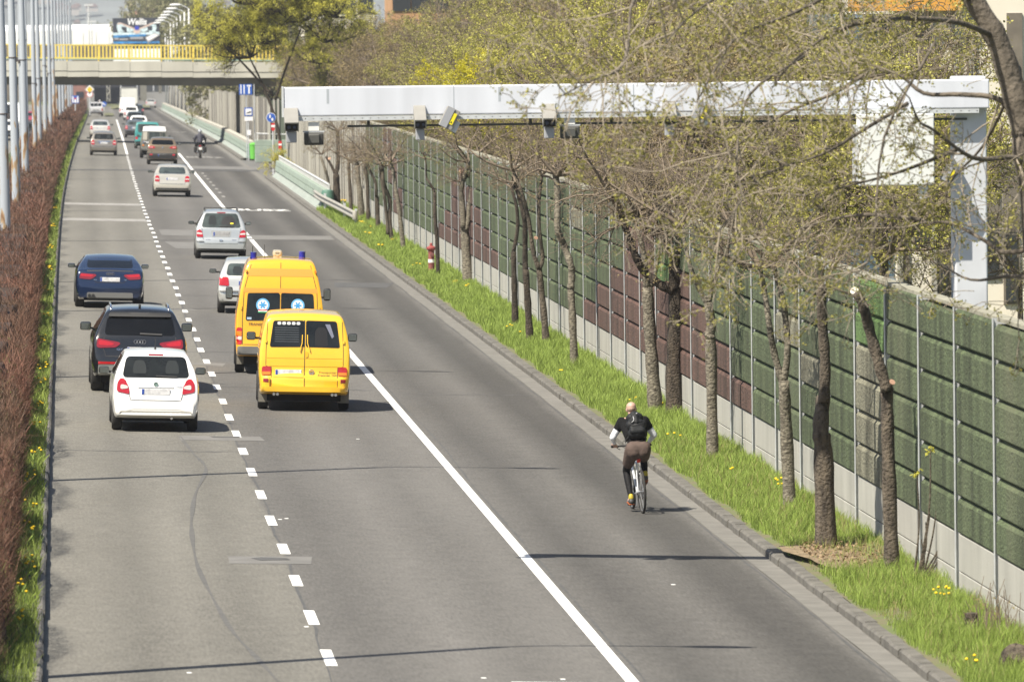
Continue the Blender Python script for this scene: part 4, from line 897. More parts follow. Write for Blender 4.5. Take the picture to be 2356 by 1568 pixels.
# ------------------------------------------------------------------ trees
def barkmat(name, c1, c2, scale=9, bump=1.5, stretch=(1, 1, .3), rough=.95):
    return mat(name, c1, rough, col2=c2, scale=scale, bump=bump, bscale=scale * 1.8, stretch=stretch, detail=6)
M_b_dark = barkmat('rough_dark_bark', (.022, .017, .012), (.085, .066, .047), 14, 3.0); M_b_mid = barkmat('grey_brown_bark', (.034, .027, .020), (.125, .102, .074), 12, 2.5)
M_b_pale = barkmat('pale_speckled_bark', (.045, .037, .027), (.25, .225, .17), 13, 1.6, (1, 1, 2.2)); M_b_fore = barkmat('blurred_near_bark', (.06, .05, .038), (.16, .135, .105), 9, 1.5)
M_twig = mat('bare_twigs', (.165, .13, .093), .9); M_twig2 = mat('pale_twigs', (.27, .23, .175), .9); M_cut = mat('fresh_cut_wood', (.36, .22, .15), .8); M_cut2 = mat('pale_cut_wood', (.58, .54, .44), .8)
M_lo = leafmat('olive_buds', (.32, .30, .088), .4, .3); M_ly = leafmat('yellow_green_buds', (.42, .40, .095), .4, .35); M_lg2 = leafmat('fresh_green_leaves', (.64, .61, .13), .45, .5); M_lmap = leafmat('yellow_maple_flowers', (.52, .47, .025), .3, .35); M_lbr = leafmat('brown_buds', (.26, .205, .10), .35, .25); M_lfar = leafmat('far_tree_leaves', (.24, .235, .12), .3, .3)
def grow(R, p, d, L, r, lev, S, T, spec):
    k = spec['seg'][lev]; pts = [p]; rs = [r]; st = L / k
    for i in range(k):
        d = d + R.normal(0, spec['wob'][lev], 3); d[2] += spec['up'][lev]; d = d / math.sqrt(d @ d)
        q = pts[-1] + d * st; r1 = r * (1 - .72 * (i + 1) / k)
        S.append((*pts[-1], *q, rs[-1], r1)); pts.append(q); rs.append(r1)
    if lev >= spec['leaf_from']:
        for q in pts[1:]: T.append((*q, *d))
    if lev + 1 < len(spec['n']):
        n = spec['n'][lev + 1]
        for j in range(n):
            t = .25 + .75 * (j + R.random()) / n; i = min(int(t * k), k - 1); f = t * k - i
            q = pts[i] * (1 - f) + pts[i + 1] * f; a = R.normal(0, 1, 3); e = pts[i + 1] - pts[i]; e = e / math.sqrt(e @ e)
            a = a - e * (a @ e); a = a / math.sqrt(a @ a); sp = spec['spread'][lev]
            dd = e * (1 - sp) + a * sp; dd = dd / math.sqrt(dd @ dd)
            grow(R, q, dd, L * spec['len'][lev] * (.65 + .6 * R.random()) * (1.1 - .45 * t), max(rs[i] * .58, .0035), lev + 1, S, T, spec)
def tubes(S, n=4, minr=.0):
    S = np.array(S); p0 = S[:, 0:3]; p1 = S[:, 3:6]; r0 = np.maximum(S[:, 6], minr); r1 = np.maximum(S[:, 7], minr); t = p1 - p0; t /= np.linalg.norm(t, axis=1)[:, None] + 1e-9
    q = np.where(np.abs(t[:, 2:3]) < .9, [[0, 0, 1.]], [[0, 1., 0]]); a = np.cross(t, q); a /= np.linalg.norm(a, axis=1)[:, None]; b = np.cross(t, a)
    th = np.arange(n) * 2 * np.pi / n; c = np.cos(th)[None, :, None]; s = np.sin(th)[None, :, None]; ring = a[:, None] * c + b[:, None] * s
    A = p0[:, None] + ring * r0[:, None, None]; B = p1[:, None] + ring * r1[:, None, None]
    V = np.concatenate([A, B], 1).reshape(-1, 3); i = np.arange(len(S))[:, None, None] * 2 * n; k = np.arange(n)
    F = np.stack([k, (k + 1) % n, n + (k + 1) % n, n + k], 1)[None] + i
    return V, F.reshape(-1, 4)
def leaves(T, per, size, spread, R, aspect=.75, keep=1.0):
    T = np.array(T); T = T[R.random(len(T)) < keep]; n = len(T) * per; T = np.repeat(T, per, 0); c = T[:, :3] + R.normal(0, spread, (n, 3))
    a = R.normal(0, 1, (n, 3)); a /= np.linalg.norm(a, axis=1)[:, None]; b = R.normal(0, 1, (n, 3)); b -= a * np.sum(a * b, 1)[:, None]; b /= np.linalg.norm(b, axis=1)[:, None]
    s = size * (.5 + .9 * R.random(n))[:, None]; a *= s; b *= s * aspect
    V = np.stack([c - a * .5, c + b * .5, c + a * .5, c - b * .5], 1).reshape(-1, 3); return V, np.arange(n)[:, None] * 4 + np.array([[0, 1, 2, 3]])
SPEC = dict(n=[6, 6, 6, 5], seg=[5, 4, 3, 2], wob=[.16, .2, .22, .22], up=[.08, .05, .03, .02], len=[.58, .56, .55], spread=[.62, .62, .6], leaf_from=2)
CROWN = {}
def make_crown(key, seed, spec=SPEC, L=2.6, r=.07, per=4, size=.085, lsp=.06, keep=1.0, tilt=(.25, 1.0), n0=None, minr=.004):
    R = np.random.default_rng(seed); S = []; T = []; n0 = n0 or spec['n'][0]
    for i in range(n0):
        a = 2 * math.pi * (i + R.random() * .7) / n0; e = tilt[0] + (tilt[1] - tilt[0]) * R.random()
        grow(R, np.zeros(3), np.array([math.cos(a) * math.cos(e), math.sin(a) * math.cos(e), math.sin(e)]), L * (.75 + .5 * R.random()), r * (.7 + .5 * R.random()), 0, S, T, spec)
    V, F = tubes(S, 4, minr); b = mesh('crown_branches', V, F); V, F = leaves(T, per, size, lsp, R, .75, keep); l = mesh('crown_leaves', V, F)
    CROWN[key] = (b, l); return len(S), len(T)
for i in range(4): make_crown(f'big{i}', 20 + i, dict(SPEC, n=[7, 7, 6, 5], wob=[.13, .18, .2, .22]), 3.2, .10, 9, .052, .055, tilt=(-.15, 1.2), minr=.0075, keep=.62)
for i in range(3): make_crown(f'bare{i}', 40 + i, dict(SPEC, n=[6, 5, 5, 3], wob=[.16, .22, .25, .28], up=[.03, .0, 0, 0], len=[.66, .62, .58]), 2.4, .065, 5, .036, .03, tilt=(.0, 1.2), minr=.0058, keep=.28)
for i in range(2): make_crown(f'dense{i}', 50 + i, dict(SPEC, n=[8, 7, 6, 4]), 2.8, .08, 7, .085, .10, tilt=(-.1, 1.4), minr=.006, keep=.42)
for i in range(2): make_crown(f'maple{i}', 60 + i, dict(SPEC, n=[6, 6, 5, 3], leaf_from=3), 2.4, .06, 9, .075, .07, tilt=(.0, 1.3), minr=.006, keep=.8)
make_crown('far0', 70, dict(SPEC, n=[7, 6, 5, 3]), 3.0, .08, 6, .18, .16, tilt=(-.2, 1.4), minr=.01, keep=.6)
MATD = {}
def crown(parent, key, loc, scale, lm, bm, rz=None):
    k = (key, lm.name, bm.name)
    if k not in MATD:
        b, l = CROWN[key]; b = b.copy(); l = l.copy(); b.materials.append(bm); l.materials.append(lm); MATD[k] = (b, l)
    b, l = MATD[k]; sc = scale if hasattr(scale, '__len__') else (scale,) * 3; rz = random.uniform(0, 6.28) if rz is None else rz
    for n, me in (('branches', b), ('foliage', l)):
        o = bpy.data.objects.new(n, me); COL.objects.link(o); o.parent = parent; o.location = loc; o.scale = sc; o.rotation_euler = (random.uniform(-.15, .15), random.uniform(-.15, .15), rz)
def trunk_tube(mb, pts, r0, r1, n=10, rough=.07):
    pl = smooth_line(pts, 5); k = len(pl) - 1; rs = [(r0 + (r1 - r0) * (i / k) ** .8) * (1 + rough * math.sin(i * 1.7 + r0 * 90) + random.uniform(-rough, rough) * .6) for i in range(k + 1)]
    mb.tube(pl, rs, n)
# row trees in the verge: base sighting, polylines (survey sightings at the tree's own distance), radii, bark
def row_tree(label, base, stems, bark, crowns, cut=None, flare=1.25):
    X, D = ground(base[0], base[1], VERGE); o = P(X, D, VERGE); t = thing('street_tree', label, 'tree', o, 0, 'trees in the verge along the noise barrier')
    mb = MB()
    for (r0, r1, pts) in stems:
        q = [atD(x, y, D) - o for x, y in pts]
        if pts[0] == base: q = [Vector((0, 0, -.15))] + q
        for i in range(1, len(q)): q[i].y += random.uniform(-.05, .05) * i
        trunk_tube(mb, q, r0 * (flare if pts[0] == base else 1), r1)
    mb.build('trunk', bark, t, smooth=True)
    for (x, y, sc, key, lm) in crowns:
        crown(t, key, atD(x, y, D) - o, sc * (.66 if base[0] < 1240 else .8), lm, M_twig)
    for c in cut or []:
        x, y, r, dx, m = c; mb = MB(); mb.lathe((0, 0, 0), [(r, -.01), (r, .006)], 12); ob = mb.build('cut_end', m, t); ob.location = atD(x, y, D) - o + Vector((dx, -.02, .01)); ob.rotation_euler = (.8, -.5 if dx <= 0 else .5, 0)
    return t
B = M_lbr; O = M_lo
row_tree('dark lopped tree with bent top and pale sawn end, nearest in the verge', (2052, 1322), [(.10, .085, [(2052, 1322), (2050, 1258), (2044, 1016), (2042, 895)]), (.085, .065, [(2042, 900), (2022, 834), (2004, 766), (1984, 705), (1968, 673)])], M_b_mid, [], [(1967, 670, .06, -.01, M_cut2), (2044, 880, .045, .05, M_cut)])
row_tree('dark trunk with flared foot on a patch of bare soil', (1900, 1262), [(.115, .10, [(1900, 1262), (1893, 1036), (1887, 988), (1897, 915)]), (.085, .07, [(1896, 925), (1899, 834), (1893, 754), (1889, 673), (1893, 655)]), (.02, .008, [(1890, 680), (1905, 645), (1930, 625)])], M_b_mid, [(1890, 655, .5, 'bare0', O)], flare=1.7)
row_tree('pale ringed trunk forking into two dark limbs, third from the near end', (1818, 1175), [(.10, .085, [(1818, 1175), (1810, 996), (1802, 875)]), (.06, .04, [(1800, 880), (1782, 814), (1770, 754), (1760, 673), (1750, 620)]), (.06, .04, [(1803, 880), (1811, 814), (1808, 746), (1800, 693), (1788, 641), (1775, 600)])], M_b_pale, [(1750, 615, .75, 'bare1', O), (1776, 598, .8, 'bare2', O)])
row_tree('pale knuckled trunk in front of the brown panels, forking at mid height', (1640, 1058), [(.095, .085, [(1640, 1058), (1636, 806), (1632, 769)]), (.09, .075, [(1632, 775), (1636, 745), (1628, 696)]), (.055, .03, [(1628, 700), (1606, 659), (1588, 615), (1575, 557), (1566, 520)]), (.05, .03, [(1630, 700), (1638, 659), (1650, 623), (1664, 564)])], M_b_pale, [(1568, 520, .8, 'bare0', B), (1664, 560, .7, 'bare1', O)])
row_tree('thick dark rough barked tree with a heavy limb leaning left', (1552, 965), [(.155, .13, [(1552, 965), (1551, 843), (1557, 733), (1553, 659)]), (.11, .075, [(1553, 665), (1549, 623), (1556, 593), (1570, 565)]), (.10, .06, [(1547, 668), (1515, 652), (1482, 623), (1460, 586), (1441, 531), (1430, 494)]), (.05, .025, [(1548, 600), (1526, 557), (1496, 531), (1470, 500)])], M_b_dark, [(1430, 492, .95, 'bare1', B), (1572, 560, 1.0, 'bare2', B), (1470, 500, .8, 'bare0', B), (1520, 545, .8, 'bare1', B)], [(1530, 652, .05, .03, M_cut)])
row_tree('smooth pale pollarded trunk standing beside the dark leaning one', (1508, 950), [(.135, .105, [(1508, 950), (1500, 843), (1493, 733), (1489, 660)]), (.04, .025, [(1498, 660), (1507, 630), (1518, 568), (1527, 505)]), (.07, .04, [(1489, 668), (1482, 593), (1471, 542), (1462, 510)])], M_b_pale, [(1527, 500, .6, 'bare2', B), (1462, 508, .7, 'bare0', B)])
row_tree('speckled trunk with a curved dark upper half, left of the brown stepped panels', (1322, 845), [(.085, .075, [(1322, 845), (1317, 733), (1313, 659)]), (.08, .07, [(1313, 665), (1316, 630), (1313, 608), (1298, 564), (1282, 524), (1284, 458), (1280, 403)])], M_b_pale, [(1281, 403, .85, 'bare1', B)])
row_tree('grey forked trunk, rightmost of three standing close together', (1257, 793), [(.085, .07, [(1257, 793), (1251, 714), (1240, 615)]), (.06, .035, [(1240, 618), (1227, 579), (1214, 494), (1196, 432), (1180, 390)]), (.055, .035, [(1241, 618), (1249, 593), (1241, 531), (1240, 469), (1247, 403)])], M_b_mid, [(1181, 392, .7, 'bare2', B), (1246, 403, .7, 'bare0', O)], [(1231, 548, .05, .02, M_cut)])
row_tree('dark straight trunk with pale scarred middle, centre one of three close trunks', (1219, 785), [(.085, .075, [(1219, 785), (1214, 696), (1209, 620)]), (.07, .05, [(1209, 625), (1208, 586), (1207, 513), (1199, 469), (1185, 421)])], M_b_dark, [(1186, 421, .7, 'bare1', B)])
row_tree('dark slim trunk, leftmost of three standing close together', (1186, 757), [(.08, .065, [(1186, 757), (1183, 659), (1181, 579)]), (.05, .04, [(1181, 582), (1191, 524), (1188, 476), (1177, 432)])], M_b_dark, [(1178, 432, .7, 'bare0', B)])
row_tree('stout pale speckled trunk with two thick limbs by the hydrant', (1077, 656), [(.145, .12, [(1077, 656), (1071, 550), (1069, 520)]), (.095, .06, [(1067, 525), (1063, 462), (1061, 436), (1071, 396), (1080, 374)]), (.095, .08, [(1072, 530), (1078, 497), (1083, 458), (1089, 410)])], M_b_pale, [(1080, 374, 1.0, 'bare2', O), (1064, 420, .6, 'bare1', O)], [(1063, 394, .09, .0, M_cut)])
row_tree('thin dark crooked tree right behind the red hydrant', (1008, 637), [(.06, .05, [(1008, 637), (1005, 550), (1000, 495), (1000, 440)]), (.04, .02, [(1000, 442), (989, 422), (981, 407), (980, 378), (975, 350)])], M_b_dark, [(978, 365, .5, 'bare0', O)])
row_tree('slanting slim speckled trunk left of the hydrant', (929, 578), [(.075, .06, [(929, 578), (922, 517), (918, 479), (911, 440), (906, 400), (900, 374)])], M_b_pale, [(900, 372, .8, 'bare1', O)])
row_tree('twin stemmed slim tree with an S shaped right stem', (902, 560), [(.07, .055, [(902, 560), (897, 506), (897, 462), (888, 436), (881, 414), (880, 385)]), (.06, .045, [(893, 540), (889, 490), (884, 450), (877, 410), (876, 385)])], M_b_mid, [(880, 383, .9, 'bare2', B)])
row_tree('crooked brown trunk bending sharply left near its top', (871, 533), [(.085, .075, [(871, 533), (868, 480), (867, 451)]), (.06, .045, [(866, 452), (864, 420), (853, 396), (844, 374)])], M_b_mid, [(845, 372, .8, 'bare0', B)])
row_tree('straight dark trunk second right of the guard rail end', (848, 517), [(.075, .06, [(848, 517), (846, 451), (844, 413), (838, 374)])], M_b_mid, [(838, 372, .8, 'bare1', M_lbr)])
row_tree('thick pale trunk just right of the guard rail end', (832, 507), [(.12, .09, [(832, 507), (829, 451), (824, 413), (821, 374)])], M_b_pale, [(821, 372, .9, 'bare2', M_lbr)])
row_tree('slim grey trunk directly behind the guard rail end shoe', (808, 493), [(.08, .06, [(808, 493), (806, 440), (802, 374)])], M_b_mid, [(803, 372, .8, 'bare0', M_lbr)])
row_tree('thick knotted trunk with lopped limbs behind the guard rail', (776, 479), [(.15, .13, [(776, 479), (774, 429), (773, 400)]), (.10, .08, [(773, 402), (778, 370), (777, 300)]), (.07, .05, [(772, 402), (762, 380), (750, 360)])], M_b_dark, [(777, 300, .8, 'bare1', O)], [(758, 365, .07, .0, M_cut)])
row_tree('slim pale leaning trunk left of the thick knotted one', (760, 466), [(.07, .055, [(760, 466), (755, 418), (748, 390), (738, 360)])], M_b_pale, [(740, 355, .6, 'bare2', O)])
# pruned shoots and stumps near the camera
X, D = ground(2128, 1345, VERGE); X = min(X, 11.5); o = P(X, D, VERGE); t = thing('pruned_shrub', 'bundle of bare grey shoots leaning against the concrete plinth', 'shrub', o)
mb = MB(); ends = [(2110, 1090), (2141, 1032), (2158, 1150), (2120, 1240), (2190, 1260), (2100, 1330), (2175, 1200), (2140, 1180), (2165, 1240), (2205, 1300), (2185, 1225), (2130, 1200)]
for i, (x, y) in enumerate(ends):
    e = atD(x, y, D) - o; m = e * .5 + Vector((random.uniform(.03, .12), 0, random.uniform(-.05, .08))); mb.tube(smooth_line([Vector((random.uniform(-.06, .06), 0, -.05)), m, e], 5), [.017 - .0009 * j for j in range(11)], 6)
mb.tube(smooth_line([Vector((0, 0, .1)), atD(2120, 1330, D) - o, atD(2060, 1325, D) - o], 5), .012, 6)
mb.build('shoots', M_b_mid, t)
for x, y in ((2110, 1092), (2141, 1034)):
    mb = MB()
    for _ in range(14): p = atD(x, y, D) - o + Vector((random.gauss(0, .03), 0, random.gauss(0, .03))); a = Vector((random.gauss(0, 1), random.gauss(0, 1), random.gauss(0, 1))).normalized() * .035; b_ = Vector((random.gauss(0, 1), random.gauss(0, 1), random.gauss(0, 1))).normalized() * .025; mb.add([p - a, p + b_, p + a, p - b_], [(0, 1, 2, 3)])
    mb.build('leaf_tuft', M_lg2, t)
mb = MB(); p = atD(2157, 1150, D) - o; mb.tube([p + Vector((.01, 0, -.16)), p], .022, 7); mb.build('broken_end', M_cut2, t)
def stump(name, label, x, y, r, h, tilt=0.0):
    X, D = ground(x, y, VERGE); t = thing(name, label, 'stump', P(X, D, VERGE - .02)); mb = MB(); prof = [(r * 1.15, -.1), (r * 1.03, h * .3), (r, h * .7), (r * .93, h)]; mb.lathe((0, 0, 0), prof, 18)
    mb.V = [(v[0] * (1 + .1 * math.sin(i * 2.1)), v[1] * (1 + .1 * math.cos(i * 1.3)), v[2]) for i, v in enumerate(mb.V)]; ob = mb.build('stump_wood', M_b_dark, t, smooth=True, angle=40); mb = MB(); mb.lathe((0, 0, h), [(r * .9, 0), (r * .88, .012), (r * .4, .02)], 16); mb.build('sawn_face', M_b_mid, t); t.rotation_euler = (tilt, 0, .3)
stump('tree_stump', 'small grey tree stump among grass below the dandelions', 2236, 1455, .09, .26); stump('tree_stump', 'big dark tree stump with tilted sawn face in the bottom right corner', 2335, 1538, .20, .26, .55)
X, D = ground(2320, 1462, VERGE); X = min(X, 11.5); o = P(X, D, VERGE); t = thing('dead_stalks', 'thin brown upright dead stalks at the foot of the wall in the corner', 'weeds', o); mb = MB()
for _ in range(46): p = Vector((random.uniform(-.30, .25), random.uniform(-1.2, 1.2), -.03)); h = random.uniform(.2, .75); mb.tube([p, p + Vector((random.uniform(-.05, .05), 0, h * .6)), p + Vector((random.uniform(-.10, .10), 0, h))], [.006, .005, .003], 4)
mb.build('stalks', M_twig, t); mb = MB()
for _ in range(60): p = Vector((random.uniform(-.3, .3), random.uniform(-1.2, 1.2), random.uniform(.1, .5))); a = Vector((random.gauss(0, 1), 0, random.gauss(0, 1))).normalized() * .025; mb.add([p - a, p + Vector((.01, 0, .02)), p + a], [(0, 1, 2)])
mb.build('dry_leaves', M_dry, t)
# leaning green tree by the side street, maples, background trees
def bg_tree(label, X, D, h, sc, key, lm, bm=None, group='trees behind the noise barrier', n=1, bark=None, lean=0.0, name='budding_tree', spread=1.2):
    p = P(X, D, -.1); t = thing(name, label, 'tree', p, 0, group); mb = MB(); top = Vector((lean, 0, h)); trunk_tube(mb, [Vector((0, 0, -.2)), Vector((lean * .2, 0, h * .4)), Vector((lean * .6, .1, h * .75)), top], .10 + .03 * sc, .05 * sc, 8); mb.build('trunk', bark or M_b_mid, t, smooth=True)
    for i in range(n):
        crown(t, key if isinstance(key, str) else random.choice(key), top + (Vector((random.uniform(-spread, spread), random.uniform(-spread, spread), random.uniform(-1.2, .9))) if i else Vector()), sc * (1 if i == 0 else .8), lm, bm or M_twig)
    return t
t = bg_tree('leafy yellow green tree with dark leaning trunk by the cycle sign', 11.7, 402, 6.6, .8, 'dense0', M_lg2, M_b_dark, 'tree by the side street', 1, M_b_dark, -1.9)
o = t.location; mb = MB(); trunk_tube(mb, [Vector((-.6, 0, 4.4)), Vector((-2.2, .2, 6.2)), Vector((-3.6, 0, 7.6))], .08, .04, 8); trunk_tube(mb, [Vector((-.5, 0, 4.2)), Vector((.2, .2, 6.2)), Vector((1.0, 0, 8.2))], .08, .04, 8); mb.build('limbs', M_b_dark, t, smooth=True)
for dx, dz, sc in ((-3.8, 7.7, .7), (-.6, 9.0, .8), (1.1, 8.6, .85), (-2.4, 9.6, .85), (2.4, 7.4, .8), (1.6, 6.3, .55), (-3.0, 6.9, .4), (-1.2, 7.4, .7), (.4, 9.8, .8), (2.9, 8.8, .8)): crown(t, random.choice(('dense0', 'dense1')), Vector((dx, random.uniform(-1, 1), dz)), sc, M_lg2, M_b_dark)
bk = ['big0', 'big1', 'big2', 'big3']
LB = {O.name: 'bare budding tree with a haze of olive buds behind the noise barrier', M_ly.name: 'budding tree with pale yellow green buds behind the noise barrier', B.name: 'brown twiggy tree with few buds behind the noise barrier'}
for i, D in enumerate(np.concatenate([np.arange(112, 300, 9.5), np.arange(300, 520, 13)])):
    for j in range(2):
        lm = random.choice((O, O, M_ly, B)) if not (240 < D < 330) else random.choice((O, M_ly))
        X = (15.6 if j == 0 else 19.5) + random.uniform(0, 2.6) + (j and random.uniform(0, 5)) + max(0, (D - 420) * .012)
        if D < 190 and (X - 2.6) / D * 16500 + 148 > 1840: continue
        bg_tree(LB[lm.name], X, D + random.uniform(-3, 3), random.uniform(3.0, 4.6), random.uniform(.95, 1.25), bk, lm, group='trees behind the noise barrier', n=2)
for i in range(26):
    D = random.uniform(330, 560); X = random.uniform(24, 60); lm = random.choice((O, M_ly, B)); bg_tree(LB[lm.name], X, D, random.uniform(4, 6), random.uniform(1.5, 2.0), bk, lm, n=2)
for x, D, sc in ((1105, 255, .75), (1195, 240, .8), (1250, 232, .7), (1030, 262, .55), (1160, 250, .6)):
    X = (x - 148) / FPX * D - .1; t = bg_tree('tree with bright yellow green flower clusters above the gantry', X, D, random.uniform(4.3, 5.6), sc, ['maple0', 'maple1'], M_lmap, None, 'yellow flowering trees', 1, name='flowering_tree')
for x, D, h, sc in ((2262, 160, 2.6, .62), (2350, 150, 2.8, .6)): bg_tree('thin tree with small fresh yellow leaves in front of the cream building', (x - 148) / FPX * D, D, h, sc, ['bare0', 'bare1', 'bare2'], M_ly, M_twig, 'thin trees before the building', 2, name='young_tree')
# trees around the far end, beyond the bridge
for x, D, h, sc, ex in ((345, 1250, 9, 2.2, 2.6), (362, 1230, 9, 2.0, 2.4), (395, 1300, 8, 2.2, 2.6), (425, 1210, 8, 2.3, 2.2), (450, 1100, 6, 2.0, 2.0), (470, 900, 5, 1.8, 1.6), (500, 760, 5, 1.8, 1.5), (540, 700, 5, 1.9, 1.5), (580, 660, 5, 1.9, 1.5), (620, 640, 5, 1.8, 1.5), (243, 1420, 6, 1.2, 1.6), (185, 1420, 5, 1.1, 1.5), (120, 1430, 6, 1.1, 1.6)):
    p = atD(x, 150, D); zg = float(gz(0, D)); t = thing('far_tree', 'hazy olive tree far beyond the bridge', 'tree', (p.x, D, zg - .3), 0, 'trees far beyond the bridge'); mb = MB(); trunk_tube(mb, [Vector((0, 0, 0)), Vector((.1, 0, h * .6)), Vector((0, 0, h))], .3, .15, 7); mb.build('trunk', M_b_mid, t, smooth=True)
    crown(t, 'far0', Vector((0, 0, h)), (sc, sc, sc * ex / 1.8), M_lfar, M_twig2); crown(t, 'far0', Vector((0, 0, h * .6)), sc * .8, M_lfar, M_twig2)
for D in (1100, 980):
    for x in (455, 520): pass
# small bush by the parapet, low scrub beyond
X, D = 10.9, 386.0; t = thing('small_bush', 'small green bush at the end of the green parapet', 'bush', P(X, D, .1)); crown(t, 'dense1', Vector((0, 0, .45)), .33, M_lg2, M_twig); 
# near tree at the right edge whose blurred boughs hang into the picture
Dn = 78.0; o = P(10.75, Dn, VERGE); t = thing('overhanging_tree', 'big near tree at the right edge with blurred budding boughs over the gantry', 'tree', o)
def n_(x, y, dD=0.0): return atD(x, y, Dn + dD) - o
mb = MB(); trunk_tube(mb, [Vector((.15, 0, -.2)), n_(2425, 1000), n_(2395, 560), n_(2362, 300)], .24, .17, 12); trunk_tube(mb, [n_(2362, 310), n_(2330, 200), n_(2293, 90), n_(2240, 0), n_(2190, -90)], .16, .10, 10)
trunk_tube(mb, [n_(2372, 380), n_(2400, 200), n_(2440, 0), n_(2460, -150)], .16, .1, 10)
limbs = [(.060, [(2362, 300), (2300, 235), (2212, 210), (2145, 196), (2069, 176), (1998, 167), (1936, 134)], 1), (.058, [(2375, 400), (2320, 383), (2260, 372), (2203, 343), (2155, 305), (2117, 267), (2088, 238)], -2), (.05, [(2392, 570), (2330, 565), (2260, 553), (2193, 525), (2117, 505), (2050, 470)], 2),
         (.055, [(2290, 85), (2200, 60), (2080, 50), (1950, 75), (1850, 129), (1770, 190)], -4), (.05, [(2240, 0), (2120, -40), (1960, -30), (1800, 20), (1700, 80), (1640, 150), (1600, 230)], -6), (.045, [(2190, -90), (2000, -110), (1750, -60), (1597, 38), (1520, 120)], -8), (.04, [(2100, -100), (1800, -130), (1560, -70), (1465, 0), (1456, 117), (1424, 153), (1383, 182), (1339, 208), (1290, 240)], -9),
         (.04, [(1998, 167), (1900, 215), (1800, 270), (1700, 330), (1620, 420)], 0), (.04, [(2088, 238), (2000, 300), (1900, 350), (1790, 390), (1700, 450)], -2), (.038, [(2117, 505), (2000, 500), (1880, 520), (1760, 560)], 2), (.045, [(2380, 640), (2320, 620), (2240, 640), (2150, 610)], 3), (.04, [(2203, 343), (2100, 400), (1980, 430), (1860, 450)], -1), (.03, [(1850, 129), (1740, 240), (1690, 360), (1680, 480), (1640, 560)], -4), (.035, [(2330, 200), (2280, 330), (2200, 450), (2180, 560)], 4), (.03, [(2150, 100), (2050, 330), (2000, 560), (1960, 640)], -3)]
R = np.random.default_rng(99); S = []; T = []
sp = dict(n=[1, 6, 4, 3], seg=[5, 5, 4, 3], wob=[.2, .2, .22, .25], up=[0, -.03, -.05, -.04], len=[.55, .6, .6], spread=[.6, .62, .6], leaf_from=1)
for r, pts, dD in limbs:
    r *= .62; pts = [pts[0]] + [(x + R.normal(0, 11), y + R.normal(0, 11)) for x, y in pts[1:]]
    q = smooth_line([n_(x, y, dD * (i / len(pts))) for i, (x, y) in enumerate(pts)], 4); k = len(q)
    mb.tube(q, [r * (1 - .8 * i / k) for i in range(k)], 7)
    for i in range(2, k):
        vx = 148 + (q[i] + o).x * FPX / Dn; vy = 46 + (HCAM - (q[i] + o).z) * FPX / Dn; inp = 1930 < vx < 2190 and 230 < vy < 450
        if R.random() < (.14 if inp else .34 if vx > 2200 else .72):
            e = np.array(q[i] - q[i - 1]); e /= np.linalg.norm(e); a = R.normal(0, 1, 3) * np.array([1, .8, 1]); d = e * .6 + a * .45; d[2] -= .08; d /= np.linalg.norm(d)
            grow(R, np.array(q[i]), d, .75 + .6 * R.random(), max(.010, r * .4 * (1 - .7 * i / k)), 1, S, T, sp)
mb.build('trunk', M_b_fore, t, smooth=True)
V, F = tubes(S, 4, .0042); obj('branches', V, F, M_twig2, t); V, F = leaves(T, 8, .036, .028, R, .6, .38); obj('foliage', V, F, leafmat('near_olive_buds', (.30, .28, .075), .35, .35), t)
# ------------------------------------------------------------------ vehicles
def paint(name, col, metal=0.0, rough=.32, coat=1.0): return mat(name, col, rough, metal, coat=coat, var=.03, scale=2)
M_glass = mat('car_glass', (.012, .014, .014), .05, spec=.4, var=.4, scale=3); M_tint = mat('tinted_glass', (.004, .0045, .005), .05, spec=.35, var=.4, scale=3); M_glassl = mat('pale_car_glass', (.045, .056, .054), .05, spec=.4, var=.5, scale=3)
M_tyre = mat('tyre_rubber', (.022, .021, .020), .85, var=.2, scale=12); M_rim = mat('alloy_rim', (.45, .45, .46), .35, .8); M_trim = mat('black_trim', (.018, .018, .018), .6); M_under = mat('dark_underbody', (.008, .008, .008), .9)
M_tail = mat('tail_light_red', (.42, .008, .012), .12, spec=.7, coat=1); M_taild = mat('dark_tail_light_red', (.22, .006, .010), .12, spec=.7, coat=1); M_tailw = mat('tail_light_clear', (.62, .55, .52), .12, coat=1); M_tailo = mat('tail_light_amber', (.70, .20, .01), .15, coat=1)
M_plate = mat('number_plate', (.62, .62, .62), .45, var=.22, scale=14); M_pblue = mat('plate_blue', (.03, .08, .35), .45); M_chrome = mat('chrome', (.75, .75, .76), .15, 1.0); M_mglass = mat('mirror_glass', (.30, .34, .34), .06, 1.0); M_seam = mat('panel_gap', (.02, .02, .02), .8); M_graytrim = mat('grey_trim_plastic', (.14, .14, .135), .6); M_dirty = mat('road_dirt_lower_paint', (.34, .32, .26), .6, var=.2, scale=4); M_flap = mat('dusty_rubber_flap', (.16, .15, .125), .9, var=.2, scale=9); M_in = mat('headrest_shape', (.004, .004, .005), .5); M_seat = mat('seat_through_glass', (.026, .029, .028), .2)
def interp(tab, q): xs = [a for a, _ in tab]; ys = [b for _, b in tab]; return np.interp(q, xs, ys)
def chaikin(p, n=1, closed=True):
    for _ in range(n):
        o = []
        for i in range(len(p) if closed else len(p) - 1):
            a = p[i]; b = p[(i + 1) % len(p)]; o += [(a[0] * .8 + b[0] * .2, a[1] * .8 + b[1] * .2), (a[0] * .2 + b[0] * .8, a[1] * .2 + b[1] * .8)]
        p = o if closed else [p[0]] + o + [p[-1]]
    return p
